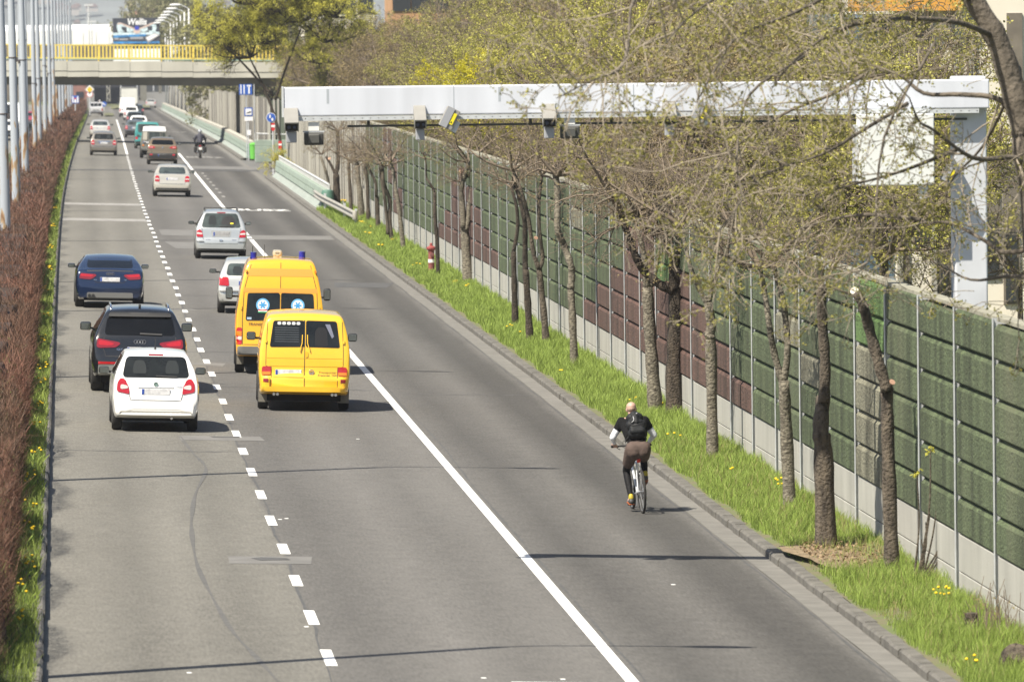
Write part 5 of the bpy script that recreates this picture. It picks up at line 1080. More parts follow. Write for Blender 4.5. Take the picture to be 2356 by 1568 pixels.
def round_poly(p, r, k=4):
    o = []; n = len(p)
    for i in range(n):
        a, b, c = p[i - 1], p[i], p[(i + 1) % n]; la = math.hypot(a[0] - b[0], a[1] - b[1]); lc = math.hypot(c[0] - b[0], c[1] - b[1]); ra = min(r, la * .42) / (la + 1e-9); rc = min(r, lc * .42) / (lc + 1e-9)
        q0 = (b[0] + (a[0] - b[0]) * ra, b[1] + (a[1] - b[1]) * ra); q1 = (b[0] + (c[0] - b[0]) * rc, b[1] + (c[1] - b[1]) * rc)
        for j in range(k + 1): t = j / k; o.append(tuple((1 - t) ** 2 * q0[m] + 2 * t * (1 - t) * b[m] + t * t * q1[m] for m in (0, 1)))
    return o
class Car:
    def __init__(s, name, label, cat, pos, yaw, L, W, oh, top, bot, hw, plan, paint_m, group=None, rc=.09, crown=.03, N=84):
        s.t = thing(name, label, cat, pos, yaw, group); s.L, s.W, s.oh = L, W, oh
        s.t.rotation_euler = (0, .03, yaw)                       # stands square on the cross-fall
        tp = [(top[0][0], top[0][1])] + chaikin(top, 2, False)[1:]
        tp = np.array(tp); seg = np.r_[0, np.cumsum(np.hypot(np.diff(tp[:, 0]), np.diff(tp[:, 1])))]; q = np.linspace(0, seg[-1], N)
        Y = np.interp(q, seg, tp[:, 0]); Z = np.interp(q, seg, tp[:, 1]); V = []; ns, nc, nt = 12, 5, 7
        for y, zt in zip(Y, Z):
            zb = float(interp(bot, y)); pl = float(interp(plan, y)) * W / 2; H = lambda z: float(interp(hw, z)) * pl
            half = [(0, zb), (H(zb + .05) * .6, zb), (H(zb + .05) - .03, zb + .005)]; r = min(rc, (zt - zb) * .35)
            for i in range(ns): z = zb + .04 + (zt - r - zb - .04) * i / (ns - 1); half.append((H(z), z))
            w0 = H(zt - r)
            for i in range(1, nc + 1): a = math.pi / 2 * i / nc; half.append((w0 - r + r * math.cos(a) - (1 - math.cos(a)) * 0, zt - r + r * math.sin(a)))
            w1 = half[-1][0]
            for i in range(1, nt + 1): x = w1 * (1 - i / nt); half.append((x, zt + crown * (1 - (x / w1) ** 2) if w1 > .01 else zt))
            ring = half + [(-x, z) for x, z in half[-2:0:-1]]; V += [(x, y - oh, z) for x, z in ring]
        k = len(ring); F = [(i * k + j, i * k + (j + 1) % k, (i + 1) * k + (j + 1) % k, (i + 1) * k + j) for i in range(N - 1) for j in range(k)]
        F += [tuple(range(k - 1, -1, -1)), tuple((N - 1) * k + j for j in range(k))]
        s.V, s.F = V, F; s.bvh = BVHTree.FromPolygons([Vector(v) for v in V], F); s.body = obj('body', V, F, paint_m, s.t, smooth=True, angle=38)
    def hit(s, a, b, side):
        if side == 'rear': o, d = Vector((a, -30, b)), Vector((0, 1, 0))
        elif side == 'front': o, d = Vector((a, 30, b)), Vector((0, -1, 0))
        elif side == 'left': o, d = Vector((-10, a, b)), Vector((1, 0, 0))
        elif side == 'right': o, d = Vector((10, a, b)), Vector((-1, 0, 0))
        else: o, d = Vector((a, b, 10)), Vector((0, 0, -1))
        h = s.bvh.ray_cast(o, d)
        if h[0] is None:
            n = s.bvh.find_nearest(o + d * (30 if side in ('rear', 'front') else 10)); return n[0], -d
        return h[0], -d
    def patch(s, name, m, poly, side='rear', o=.008, rnd=1, parent=None, res=.05, lip=.03, mir=False):
        if rnd: poly = round_poly(poly, .045 * rnd)
        n = len(poly); pts = []
        for i in range(n):
            a = poly[i]; b = poly[(i + 1) % n]; k = max(1, int(math.hypot(b[0] - a[0], b[1] - a[1]) / res)); pts += [(a[0] + (b[0] - a[0]) * j / k, a[1] + (b[1] - a[1]) * j / k) for j in range(k)]
        n = len(pts); xs = [p[0] for p in pts]; ys = [p[1] for p in pts]; inner = []
        x = min(xs) + res / 2
        while x < max(xs):
            y = min(ys) + res / 2
            while y < max(ys): inner.append((x, y)); y += res
            x += res
        r = delaunay_2d_cdt([Vector(p) for p in pts + inner], [], [list(range(n))], 1, 1e-5); P2, F2 = r[0], [list(f) for f in r[2]]
        V = []
        for p in P2: h, d = s.hit(p.x, p.y, side); V.append(h + d * o)
        d = {'rear': Vector((0, -1, 0)), 'front': Vector((0, 1, 0)), 'left': Vector((-1, 0, 0)), 'right': Vector((1, 0, 0)), 'top': Vector((0, 0, 1))}[side]
        # keep normals outward, add the rim that goes back into the body
        out = []
        for f in F2:
            nrm = (V[f[1]] - V[f[0]]).cross(V[f[2]] - V[f[0]]); out.append(f if nrm.dot(d) > 0 else f[::-1])
        from collections import Counter
        c = Counter(tuple(sorted((f[i], f[(i + 1) % len(f)]))) for f in out for i in range(len(f))); base = len(V); mp = {}
        for f in list(out):
            for i in range(len(f)):
                a, b = f[i], f[(i + 1) % len(f)]
                if c[tuple(sorted((a, b)))] == 1:
                    for q in (a, b):
                        if q not in mp: mp[q] = len(V); V.append(V[q] - d * lip)
                    out.append([b, a, mp[a], mp[b]])
        ob = obj(name, V, out, m, parent or s.t, smooth=True, angle=45)
        if mir and side == 'rear': return ob, s.patch(name, m, [(-x, z) for x, z in (poly if not rnd else poly)], side, o, 0, parent, res, lip)
        return ob
    def pair(s, name, m, poly, o=.01, rnd=1, parents=None, lip=.03): return [s.patch(name, m, [(sx * x, z) for x, z in poly], 'rear', o, rnd, parents[i] if parents else None, .05, lip) for i, sx in enumerate((1, -1))]
    def line(s, pts, w=.012, m=None, name='panel_gap', side='rear', o=.003, parent=None):
        V = []; F = []; q = []
        for i in range(len(pts) - 1):
            a, b = pts[i], pts[i + 1]; k = max(1, int(math.hypot(b[0] - a[0], b[1] - a[1]) / .06)); q += [(a[0] + (b[0] - a[0]) * j / k, a[1] + (b[1] - a[1]) * j / k) for j in range(k)]
        q.append(pts[-1])
        for i, p in enumerate(q):
            a = q[max(i - 1, 0)]; b = q[min(i + 1, len(q) - 1)]; t = Vector((b[0] - a[0], b[1] - a[1])).normalized(); nn = (-t.y * w / 2, t.x * w / 2)
            for sg in (1, -1): h, d = s.hit(p[0] + sg * nn[0], p[1] + sg * nn[1], side); V.append(h + d * o)
            for sg in (1, -1): V.append(V[len(V) - 2 if sg == 1 else len(V) - 2] - d * .02)
        for i in range(len(q) - 1):
            for a, b in ((0, 1), (1, 3), (2, 0)): F.append((4 * i + a, 4 * i + b, 4 * i + 4 + b, 4 * i + 4 + a))
        return obj(name, V, F, m or M_seam, parent or s.t)
    def text(s, body, x, z, w, h, m=M_chrome, name='lettering', parent=None, slant=.2, o=.012):
        V, F = text_mesh(body, 1.0, .01); xs = [v.x for v in V]; ys = [v.y for v in V]; sx = w / (max(xs) - min(xs)); sy = h / (max(ys) - min(ys)); cx = (max(xs) + min(xs)) / 2; cy = (max(ys) + min(ys)) / 2
        W = []
        for v in V: p, d = s.hit(x + (v.x - cx) * sx + slant * (v.y - cy) * sy, z + (v.y - cy) * sy, 'rear'); W.append(p + d * o)
        return obj(name, W, F, m, parent or s.t)
    def ring(s, x, z, r, w=.008, m=M_chrome, name='badge', n=24):
        p, d = s.hit(x, z, 'rear'); mb = MB(); pts = [p + d * .015 + Vector((r * math.cos(a), 0, r * math.sin(a))) for a in [2 * math.pi * i / n for i in range(n + 1)]]; mb.tube(pts, w, 6); return mb
    def plate(s, x, z, w=.52, h=.11, m=None, parent=None):
        p, d = s.hit(x, z, 'rear'); q, _ = s.hit(x, z + h / 2, 'rear'); y = min(p.y, q.y) - .012; mb = MB(); mb.box((x, y, z), (w, .012, h), bev=.004); b = mb.build('number_plate', m or M_plate, s.t); mb = MB(); mb.box((x - w / 2 + .025, y - .007, z), (.045, .004, h * .9)); mb.build('plate_strip', M_pblue, b); return b
    def wheels(s, wb, R=.31, tw=.20, inset=.02, rim=M_rim):
        for y in (0, wb):
            for sx in (-1, 1):
                x = sx * (s.W / 2 - inset - tw / 2); mb = MB(); mb.lathe((0, 0, 0), [(R * .62, -tw / 2 + .01), (R * .9, -tw / 2), (R * .98, -tw / 2 + .025), (R, -tw / 2 + .05), (R, tw / 2 - .05), (R * .98, tw / 2 - .025), (R * .9, tw / 2), (R * .62, tw / 2 - .01)], 28, 'X')
                w = mb.build('wheel', M_tyre, s.t, smooth=True, angle=35, loc=(x, y, R)); mb = MB(); mb.lathe((0, 0, 0), [(R * .12, sx * (tw / 2 - .005)), (R * .60, sx * (tw / 2 - .03)), (R * .66, sx * (tw / 2 - .005))][:: 1 if sx > 0 else -1], 20, 'X'); mb.lathe((0, 0, 0), [(R * .64, -tw * .3), (R * .64, tw * .3)], 20, 'X'); mb.build('rim', rim, w)
                if R: s.patch('wheel_arch', M_under, [(y + (R + .055) * math.cos(a), max(.27, R + (R + .055) * math.sin(a))) for a in [math.pi * i / 14 for i in range(15)]], 'left' if sx < 0 else 'right', .004, 0, None, .12, .02)
        mb = MB(); mb.box((0, s.L / 2 - s.oh, .30), (s.W * .8, s.L * .86, .2)); mb.build('underbody', M_under, s.t)
    def mirrors(s, y, z, out=.17, w=.2, h=.13, m=None, xb=None):
        for sx in (-1, 1):
            xi = (xb or s.W / 2) - .03; mb = MB(); c = (sx * (xi + out - w / 2 + .06), y, z)
            mb.box(c, (w, .11, h), bev=min(.045, h * .33)); mb.box((sx * (xi + .02), y + .02, z - h * .25), (.16, .05, .045)); b = mb.build('mirror', m or M_trim, s.t, smooth=True, angle=50); mb = MB(); mb.box((c[0], y - .058, z), (w * .84, .008, h * .78), bev=.0035); mb.build('mirror_glass', M_mglass, b)
    def side_glass(s, polys, m=M_glass):
        for p in polys:
            for sd in ('left', 'right'): s.patch('side_window', m, p, sd, .004, 1, None, .12, .02)
    def windscreen(s, z0, z1, w0, w1, m=M_glass): s.patch('windscreen', m, [(-w0, z0), (w0, z0), (w1, z1), (-w1, z1)], 'front', .005, 1, None, .15, .02)
    def rear_window(s, zb, zt, wb, wt, m=M_glass, seats=True, o=.006, rnd=2):
        g = s.patch('rear_window', m, [(-wb, zb), (wb, zb), (wt, zt), (-wt, zt)], 'rear', o, rnd, None, .07, .02)
        if seats:
            for x in (-wt * .55, wt * .55): s.patch('headrest', M_seat, [(x - .13, zb + (zt - zb) * .2), (x + .13, zb + (zt - zb) * .2), (x + .12, zb + (zt - zb) * .55), (x + .08, zt - .07), (x - .08, zt - .07), (x - .12, zb + (zt - zb) * .55)], 'rear', o + .0015, 1, g, .1, .0)
        return g
    def wiper(s, x, z, dx, dz, m=M_trim, w=.018):
        return s.line([(x, z), (x + dx, z + dz)], w, m, 'wiper', 'rear', .03)
    def antenna(s, y, h=.3, x=0, m=M_trim):
        p, d = s.hit(x, y, 'top'); mb = MB(); mb.lathe(p, [(.02, -.01), (.018, .04), (.008, .05)], 8); mb.tube([p, p + Vector((0, -h * .45, h * .9))], .006, 5); mb.build('antenna', m, s.t)
    def high_light(s, z, w=.30, m=M_taild): s.patch('brake_light', m, [(-w / 2, z - .014), (w / 2, z - .014), (w / 2, z + .014), (-w / 2, z + .014)], 'rear', .01, 0)
    def bumper(s, zb, zt, m, w, o=.02, name='bumper'): return s.patch(name, m, [(-w, zb), (w, zb), (w, zt), (-w, zt)], 'rear', o, 1, None, .08, .05)
HW_CAR = [(.2, .90), (.4, .965), (.62, 1.0), (.86, .985), (.98, .95), (1.08, .90), (1.45, .70)]
def hw_scaled(belt, H, topw): return [(.2, .90), (.4, .965), (.62, 1.0), (belt - .12, .985), (belt, .95), (belt + .10, .905), (H, topw)]
def plan_car(L, r=.90, f=.78): return [(0, r * .97), (.05, r + .045), (.14, .975), (.32, 1.0), (L - 1.0, .995), (L - .35, .94), (L, f)]
def hatch_top(L, H, belt, gl=.42, bump=.60, bonnet=1.0, tail=.1):     # rear bumper, tailgate, glass, roof, bonnet
    return [(0, bump), (.03, bump + .03), (.05, bump + .12), (tail, belt - .03), (tail + .04, belt + .03), (tail + gl, H - .10), (tail + gl + .10, H - .045), (tail + gl + .5, H), (L * .48, H), (L * .55, H - .05), (L - bonnet - .15, belt + .06), (L - bonnet, belt), (L - .25, belt - .17), (L - .06, belt - .28), (L, .5)]
def notch_top(L, H, belt, boot=.42, gl=.75, bump=.62, bonnet=1.15):
    return [(0, bump), (.03, bump + .05), (.07, belt - .05), (.11, belt), (boot, belt + .03), (boot + .06, belt + .06), (boot + gl, H - .06), (boot + gl + .35, H), (L * .5, H), (L * .56, H - .06), (L - bonnet - .2, belt), (L - bonnet, belt - .06), (L - .3, belt - .2), (L - .06, belt - .3), (L, .5)]
def van_top(L, H, bump=.66, lean=.12, nose=.75, nz=1.05): return [(0, bump), (.03, bump + .03), (.06, bump + .1), (.08, 1.1), (.08 + lean, H - .12), (.12 + lean, H - .05), (.30 + lean, H), (L * .55, H), (L - nose - .75, H - .08), (L - nose, nz), (L - .15, nz - .2), (L, .55)]
BOT = lambda L, a=.30: [(0, a + .04), (.25, a - .03), (L - .4, .2), (L, .3)]
def place(vx, vy, dz=0.0): X, D = ground(vx, vy); return P(X, D, dz)
YAW = lambda D: -math.atan(.0053 / (1 + math.exp(-(D - 310) / 50)))     # follow the road's bend

# white hatchback ------------------------------------------------------
W_ = paint('white_car_paint', (.80, .80, .775))
p = place(355, 989)
c = Car('hatchback', 'white hatchback with black mirrors, nearest car in the left lane', 'car', p, .012, 4.0, 1.65, .72, hatch_top(4.0, 1.49, 1.0, .36, .58), BOT(4.0, .28), hw_scaled(1.0, 1.49, .68), plan_car(4.0, .91), W_)
c.rear_window(1.02, 1.405, .635, .555); c.line([(-.58, 1.015), (-.50, .70), (-.47, .60), (.47, .60), (.50, .70), (.58, 1.015)], .012); lt = c.pair('tail_light', M_tail, [(.67, 1.01), (.725, .92), (.735, .76), (.49, .71), (.515, .86), (.59, 1.0)], .014)
c.pair('reversing_lens', M_tailw, [(.66, .90), (.53, .87), (.515, .82), (.67, .80)], .020, 1, lt); c.patch('plate_recess', mat('recess_shadow_white', (.55, .55, .54), .5), [(-.34, .845), (.34, .845), (.33, .835), (-.33, .835)], 'rear', .012, 0); c.plate(0, .76, .53, .11)  # thin grey strip paints the shadow along the plate recess's upper edge
mb = c.ring(0, .90, .036, .006); mb.lathe(c.hit(0, .90, 'rear')[0] + Vector((0, -.012, 0)), [(.03, 0), (.03, .01)], 16, 'Y'); mb.build('badge', mat('badge_green_chrome', (.30, .42, .38), .3, .6), c.t); c.text('FABIA', .46, .86, .15, .03); c.high_light(1.435, .28)
c.line([(-.55, .40), (-.42, .43), (.42, .43), (.55, .40)], .014, mat('bumper_crease', (.55, .54, .50), .5), 'bumper_crease'); c.bumper(.27, .40, mat('off_white_lower_bumper', (.62, .60, .53), .5), .68, .010, 'lower_bumper'); c.wiper(0, 1.055, .40, -.01); c.antenna(.3, .26); c.wheels(2.46, .30, .19); c.mirrors(2.25, 1.02, .17, .20, .14)
c.side_glass([[(.25, 1.04), (2.3, 1.0), (1.75, 1.38), (.5, 1.38)]]); c.windscreen(1.05, 1.40, .62, .5)
mb = MB(); mb.tube([(.30, -.6, .27), (.30, -.78, .27)], .025, 8); mb.build('exhaust_pipe', M_chrome, c.t)
# black SUV --------------------------------------------------------------
BK = paint('black_car_paint', (.009, .010, .011), 0, .22); p = place(318, 899)
c = Car('suv', 'big black SUV with silver roof rails just ahead of the white hatchback', 'car', p, .010, 5.09, 1.985, .98, hatch_top(5.09, 1.74, 1.16, .42, .70, 1.2, .13), BOT(5.09, .36), hw_scaled(1.14, 1.74, .66), plan_car(5.09, .90), BK, rc=.12)
c.rear_window(1.20, 1.57, .74, .67, M_tint, False); c.patch('spoiler', M_trim, [(-.66, 1.575), (.66, 1.575), (.62, 1.66), (-.62, 1.66)], 'rear', .06, 1, None, .08, .08)
lt = c.pair('tail_light', M_taild, [(.88, 1.13), (.90, .97), (.86, .93), (.50, .945), (.40, 1.02), (.43, 1.055), (.62, 1.085)], .016); c.pair('light_strip', M_tail, [(.85, 1.10), (.86, .99), (.60, .98), (.52, 1.02), (.64, 1.06)], .021, 1, lt)
c.pair('reflector', M_tail, [(.86, .655), (.30, .645), (.30, .605), (.86, .60)], .045, 0); c.bumper(.36, .60, mat('silver_skid_plate', (.30, .31, .29), .4, .5), .86, .035, 'lower_bumper'); c.line([(-.74, 1.17), (-.76, .93), (-.70, .76), (.70, .76), (.76, .93), (.74, 1.17)], .014); c.plate(0, .90, .52, .11)
mb = MB()
for i in range(4): q = c.ring((i - 1.5) * .058, 1.065, .036, .006); mb.add(q.V, q.F)
mb.build('badge_rings', M_chrome, c.t); c.text('Q7', -.42, .905, .12, .045); c.wiper(0, 1.235, .46, -.015, w=.03)
mb = MB()
for sx in (-1, 1): mb.tube([c.hit(sx * .60, y, 'top')[0] + Vector((0, 0, .045 if 0 < i < 7 else 0)) for i, y in enumerate(np.linspace(-.25, 2.0, 8))], .022, 8)
mb.build('roof_rails', M_chrome, c.t, smooth=True); mb = MB(); q = c.hit(0, -.1, 'top')[0]; mb.box(q + Vector((0, 0, .03)), (.05, .18, .07), bev=.02); mb.build('aerial_fin', M_trim, c.t)
c.wheels(3.0, .375, .28, .0); c.mirrors(2.95, 1.22, .17, .235, .18, BK); c.side_glass([[(.2, 1.22), (2.9, 1.18), (2.3, 1.6), (.55, 1.62)]], M_tint); c.windscreen(1.2, 1.62, .75, .6)
mb = MB(); mb.tube([(-.5, -.7, .40), (-.5, -1.0, .40)], .045, 10); mb.build('exhaust_pipe', M_chrome, c.t)
# dark blue fastback ------------------------------------------------------
BL = paint('dark_blue_car_paint', (.010, .022, .062), .3, .22); p = place(251, 706)
c = Car('fastback_car', 'dark blue fastback with wide red tail lights alone in the left lane', 'car', p, .008, 4.71, 1.854, 1.0, [(0, .60), (.03, .66), (.06, .88), (.10, 1.0), (.16, 1.03), (.30, 1.06), (1.0, 1.28), (1.5, 1.37), (2.2, 1.39), (2.7, 1.33), (3.5, 1.0), (3.7, .95), (4.4, .82), (4.65, .70), (4.71, .5)], BOT(4.71, .25), hw_scaled(1.0, 1.39, .66), plan_car(4.71, .91), BL)
c.rear_window(1.08, 1.33, .63, .585, M_tint, False); lt = c.pair('tail_light', M_taild, [(.80, .945), (.83, .80), (.52, .775), (.37, .875), (.38, .915)], .014); c.pair('light_strip', M_tail, [(.79, .93), (.80, .86), (.50, .84), (.43, .90)], .018, 1, lt)
c.line([(-.62, 1.005), (0, 1.02), (.62, 1.005)], .03, M_trim, 'boot_edge'); c.line([(-.42, .94), (-.45, .80), (-.38, .70), (.38, .70), (.45, .80), (.42, .94)], .014); c.plate(0, .78, .53, .115); c.bumper(.25, .43, M_graytrim, .62, .012, 'diffuser')
mb = MB()
for i in range(4): q = c.ring((i - 1.5) * .05, .935, .031, .006); mb.add(q.V, q.F)
mb.build('badge_rings', M_chrome, c.t); c.text('A5', -.40, .77, .08, .035); c.text('TDI', .41, .77, .07, .025)
mb = MB(); q = c.hit(-.55, .33, 'rear')[0]; mb.tube([q + Vector((0, .1, .02)), q + Vector((0, -.05, .02))], .04, 10); mb.tube([q + Vector((.1, .1, .02)), q + Vector((.1, -.05, .02))], .04, 10); mb.build('exhaust_pipe', M_trim, c.t)
c.wheels(2.81, .33, .25, .0); c.mirrors(2.75, 1.02, .15, .20, .12, BL); c.side_glass([[(.9, 1.06), (2.75, 1.0), (2.25, 1.29), (1.4, 1.30)]], M_tint); c.windscreen(1.02, 1.32, .68, .55)
# yellow panel van ---------------------------------------------------------
YE = paint('yellow_van_paint', (.80, .46, .02), 0, .38); p = place(697, 941)
c = Car('panel_van', 'yellow panel van with two rear door windows, nearest van in the middle lane', 'van', p, -.016, 4.7, 1.84, .93, van_top(4.7, 1.93, .66, .16, 1.0, 1.1), BOT(4.7, .36), [(.2, .94), (.5, .97), (.8, 1.0), (1.2, .985), (1.5, .93), (1.93, .80)], [(0, .90), (.05, .95), (.12, .985), (.3, 1.0), (4.0, .98), (4.7, .85)], YE, rc=.13, crown=.035)
for sx in (-1, 1): c.patch('rear_window', M_glass, [(sx * .018, 1.29), (sx * .70, 1.28), (sx * .63, 1.80), (sx * .018, 1.81)], 'rear', .010, 1, None, .08, .02)
c.line([(0, 1.29), (0, .48)], .014); c.line([(-.012, 1.81), (-.012, 1.29)], .03, M_trim, 'window_divider', o=.004); c.line([(-.75, 1.06), (.75, 1.06)], .010, mat('yellow_crease', (.50, .29, .01), .5), 'door_crease'); c.line([(-.70, .90), (.70, .90)], .012, mat('yellow_crease', (.50, .29, .01), .5), 'door_crease')
c.line([(-.74, 1.85), (-.77, 1.2), (-.77, .90), (-.66, .88), (-.66, .485), (.66, .485), (.66, .88), (.77, .90), (.77, 1.2), (.74, 1.85)], .012)
lt = c.pair('tail_light', M_tail, [(.665, .895), (.845, .895), (.855, .72), (.665, .72)], .016, 1); c.pair('amber_lens', M_tailo, [(.675, .79), (.845, .79), (.848, .73), (.675, .73)], .021, 0, lt); c.patch('plate_panel', YE, [(-.62, .86), (-.03, .86), (-.03, .69), (-.62, .69)], 'rear', .008, 0, None, .08, .01); c.plate(-.32, .78, .52, .11)
bp = c.bumper(.36, .50, YE, .86, .055); c.pair('bumper_corner', YE, [(.69, .70), (.875, .70), (.885, .44), (.70, .44)], .035, 1); c.pair('fog_light', M_taild, [(.72, .655), (.82, .655), (.82, .585), (.72, .585)], .045, 0)
mb = c.ring(.14, .785, .050, .008); q = c.hit(.14, .785, 'rear')[0] + Vector((0, -.015, 0))
for a, b_ in (((-.02, .04), (0, .004)), ((.02, .04), (0, .004)), ((-.04, .022), (-.018, -.04)), ((.04, .022), (.018, -.04)), ((-.018, -.04), (0, -.004)), ((.018, -.04), (0, -.004))): mb.tube([q + Vector((a[0], 0, a[1])), q + Vector((b_[0], 0, b_[1]))], .006, 5)
mb.build('badge', M_chrome, c.t); c.text('Transporter', .46, .785, .36, .045, M_trim); c.text('Transvan TDI', .45, .735, .38, .035, M_trim)
for sx in (-1, 1): c.line([(sx * .10, 1.21), (sx * .055, 1.36), (sx * .05, 1.53)], .016, YE, 'wiper', 'rear', .04); mb = MB(); mb.box((sx * .79, -.52, .30), (.225, .02, .27)); mb.build('mud_flap', M_flap, c.t)
c.patch('door_handle', mat('yellow_handle_shade', (.62, .37, .01), .5), [(.01, 1.20), (.07, 1.20), (.07, 1.08), (.01, 1.08)], 'rear', .012, 1, None, .05, .01); c.pair('door_hinge', YE, [(.76, 1.42), (.79, 1.42), (.79, 1.36), (.76, 1.36)], .03, 0)
for i in range(5): c.patch('ceiling_lamp', mat('white_boxes_in_van', (.55, .56, .55), .3), [(-.55 + i * .095, 1.72), (-.475 + i * .095, 1.72), (-.475 + i * .095, 1.78), (-.55 + i * .095, 1.78)], 'rear', .012, 1, None, .06, .0)
for i in range(7): c.line([(-.60, 1.66 - i * .045), (-.12, 1.66 - i * .045)], .008, mat('blind_slat', (.10, .11, .12), .4), 'window_blind', 'rear', .013)
c.patch('headrest', M_in, [(.2, 1.3), (.46, 1.3), (.44, 1.62), (.38, 1.68), (.26, 1.68), (.2, 1.6)], 'rear', .012, 1, None, .1, .0); c.patch('seat_belt', mat('pale_belt', (.16, .17, .22), .4), [(.40, 1.74), (.50, 1.74), (.58, 1.5), (.54, 1.46)], 'rear', .013, 0, None, .1, .0)
mb = MB()
for x in (-.60, -.53, .56, .63): mb.tube([(x, -.7, .35), (x, -.93, .345)], .03, 10)
mb.build('exhaust_tips', M_chrome, c.t); c.wheels(2.92, .32, .205, .01); c.mirrors(2.65, 1.34, .18, .19, .17); c.side_glass([[(2.2, 1.25), (3.15, 1.22), (2.75, 1.72), (2.2, 1.75)], [(.35, 1.27), (1.9, 1.25), (1.9, 1.75), (.45, 1.75)]][:1]); c.windscreen(1.2, 1.78, .75, .68); c.line([(-.86, 1.0), (3.4, .98)], .02, YE, 'side_crease', 'left', .008)
# ambulance -----------------------------------------------------------------
YA = paint('ambulance_yellow', (.80, .40, .012), 0, .35); OR_ = mat('orange_stripe', (.78, .29, .035), .4, coat=.6); p = place(641, 857)
c = Car('ambulance', 'tall yellow ambulance van with orange stripes and blue roof lights', 'ambulance', p, -.018, 5.3, 1.97, 1.02, [(0, .62), (.03, .68), (.07, 1.1), (.14, 1.85), (.30, 2.42), (.36, 2.48), (.6, 2.52), (3.2, 2.50), (3.6, 2.38), (4.3, 1.2), (4.9, 1.0), (5.2, .85), (5.3, .55)], BOT(5.3, .42), [(.2, .94), (.5, .97), (.9, 1.0), (1.3, .985), (1.85, .90), (2.2, .82), (2.52, .72)], [(0, .92), (.05, .96), (.12, .99), (.3, 1.0), (4.5, .98), (5.3, .85)], YA, rc=.11)
for sx in (-1, 1):
    g = c.patch('rear_window', M_glass, [(sx * .012, 1.20), (sx * .76, 1.19), (sx * .72, 1.79), (sx * .012, 1.80)], 'rear', .012, 1, None, .08, .02)
    x0, z0 = sx * .385, 1.53; circ = lambda r: [(x0 + r * math.cos(a), z0 + r * math.sin(a)) for a in [2 * math.pi * i / 24 for i in range(24)]]
    st = c.patch('emergency_sticker', mat('sticker_blue', (.14, .40, .66), .4), circ(.148), 'rear', .016, 0, None, .06, .0); c.patch('white_field', M_pw, circ(.112), 'rear', .018, 0, st, .06, .0)
    for k in range(3): a = math.pi / 6 + k * math.pi / 3; a += math.pi / 6; ca, sa = math.cos(a), math.sin(a); c.patch('star_bar', mat('star_blue', (.05, .30, .60), .4), [(x0 + ca * u - sa * v, z0 + sa * u + ca * v) for u, v in ((-.082, -.017), (.082, -.017), (.082, .017), (-.082, .017))], 'rear', .020 + .0006 * k, 0, st, .05, .0)
    for k, m in enumerate((M_red, M_pw, mat('ribbon_green', (.02, .32, .10), .5))): z = 1.43 - .024 * k; c.patch('ribbon_stripe', m, [(x0 - .10, z - .02), (x0 + .10, z - .02), (x0 + .10, z + .006), (x0, z - .004), (x0 - .10, z + .006)], 'rear', .022 + .0006 * k, 0, st, .06, .0)
    if sx < 0: c.patch('small_sticker', mat('tiny_sticker', (.35, .45, .55), .4), [(-.73, 1.26), (-.63, 1.26), (-.63, 1.21), (-.73, 1.21)], 'rear', .016, 0, None, .06, .0)
c.patch('orange_stripe', OR_, [(-.72, 2.16), (.72, 2.16), (.685, 2.33), (-.685, 2.33)], 'rear', .004, 0, None, .08, .01); c.patch('orange_stripe', OR_, [(-.82, 1.805), (.82, 1.805), (.805, 1.90), (-.805, 1.90)], 'rear', .004, 0, None, .08, .01)
for sd in ('left', 'right'): c.patch('orange_stripe', OR_, [(-.6, 2.14), (3.0, 2.14), (3.0, 2.32), (-.6, 2.32)], sd, .004, 0, None, .15, .01); c.patch('orange_stripe', OR_, [(-.8, 1.0), (3.4, 1.0), (3.4, 1.25), (-.8, 1.25)], sd, .004, 0, None, .15, .01)
c.line([(0, 2.46), (0, 1.80)], .014); c.line([(0, 1.2), (0, .66)], .014); c.line([(-.64, 2.46), (-.80, 1.85), (-.83, 1.2), (-.82, .66), (.82, .66), (.83, 1.2), (.80, 1.85), (.64, 2.46)], .014); lt = c.pair('tail_light', M_tail, [(.83, 1.03), (.955, 1.03), (.965, .66), (.835, .66)], .014, 1); c.pair('amber_lens', M_tailo, [(.84, .95), (.95, .95), (.952, .84), (.84, .84)], .019, 0, lt); c.pair('clear_lens', M_tailw, [(.84, .835), (.952, .835), (.955, .76), (.84, .76)], .019, 0, lt)
c.bumper(.42, .62, M_graytrim, .93, .05); c.text('TRANSIT', -.52, 1.11, .36, .06, M_trim); c.plate(.3, .86, .52, .11); c.pair('marker_lamp', M_tailo, [(.735, 2.30), (.775, 2.30), (.785, 2.24), (.745, 2.24)], .05, 1); c.pair('door_hinge', YA, [(.84, 1.50), (.87, 1.50), (.87, 1.43), (.84, 1.43)], .03, 0); [(lambda mb, sx=sx: (mb.box((sx * .82, -.55, .34), (.24, .02, .27)), mb.build('mud_flap', M_flap, c.t)))(MB()) for sx in (-1, 1)]
M_beac = mat('blue_beacon', (.015, .02, .30), .12, coat=1)
for x, y, l in ((-.60, .1, 'a'), (.49, 1.0, 'b')):
    q = c.hit(x, y, 'top')[0]; mb = MB(); mb.lathe(q, [(.07, -.02), (.078, .02), (.078, .025), (.072, .03), (.072, .12), (.078, .125), (.076, .14), (.02, .145)], 16); mb.build('blue_beacon', M_beac, c.t, smooth=True, angle=35)
q = c.hit(-.07, .35, 'top')[0]; mb = MB(); mb.box(q + Vector((0, 0, .09)), (.21, .2, .15), bev=.05); mb.box(q + Vector((0, 0, .01)), (.18, .16, .03)); mb.lathe(q + Vector((0, -.10, .09)), [(.05, 0), (.05, .02), (.02, .03)], 14, 'Y'); mb.build('siren', mat('siren_cream', (.66, .60, .46), .5), c.t, smooth=True, angle=40)
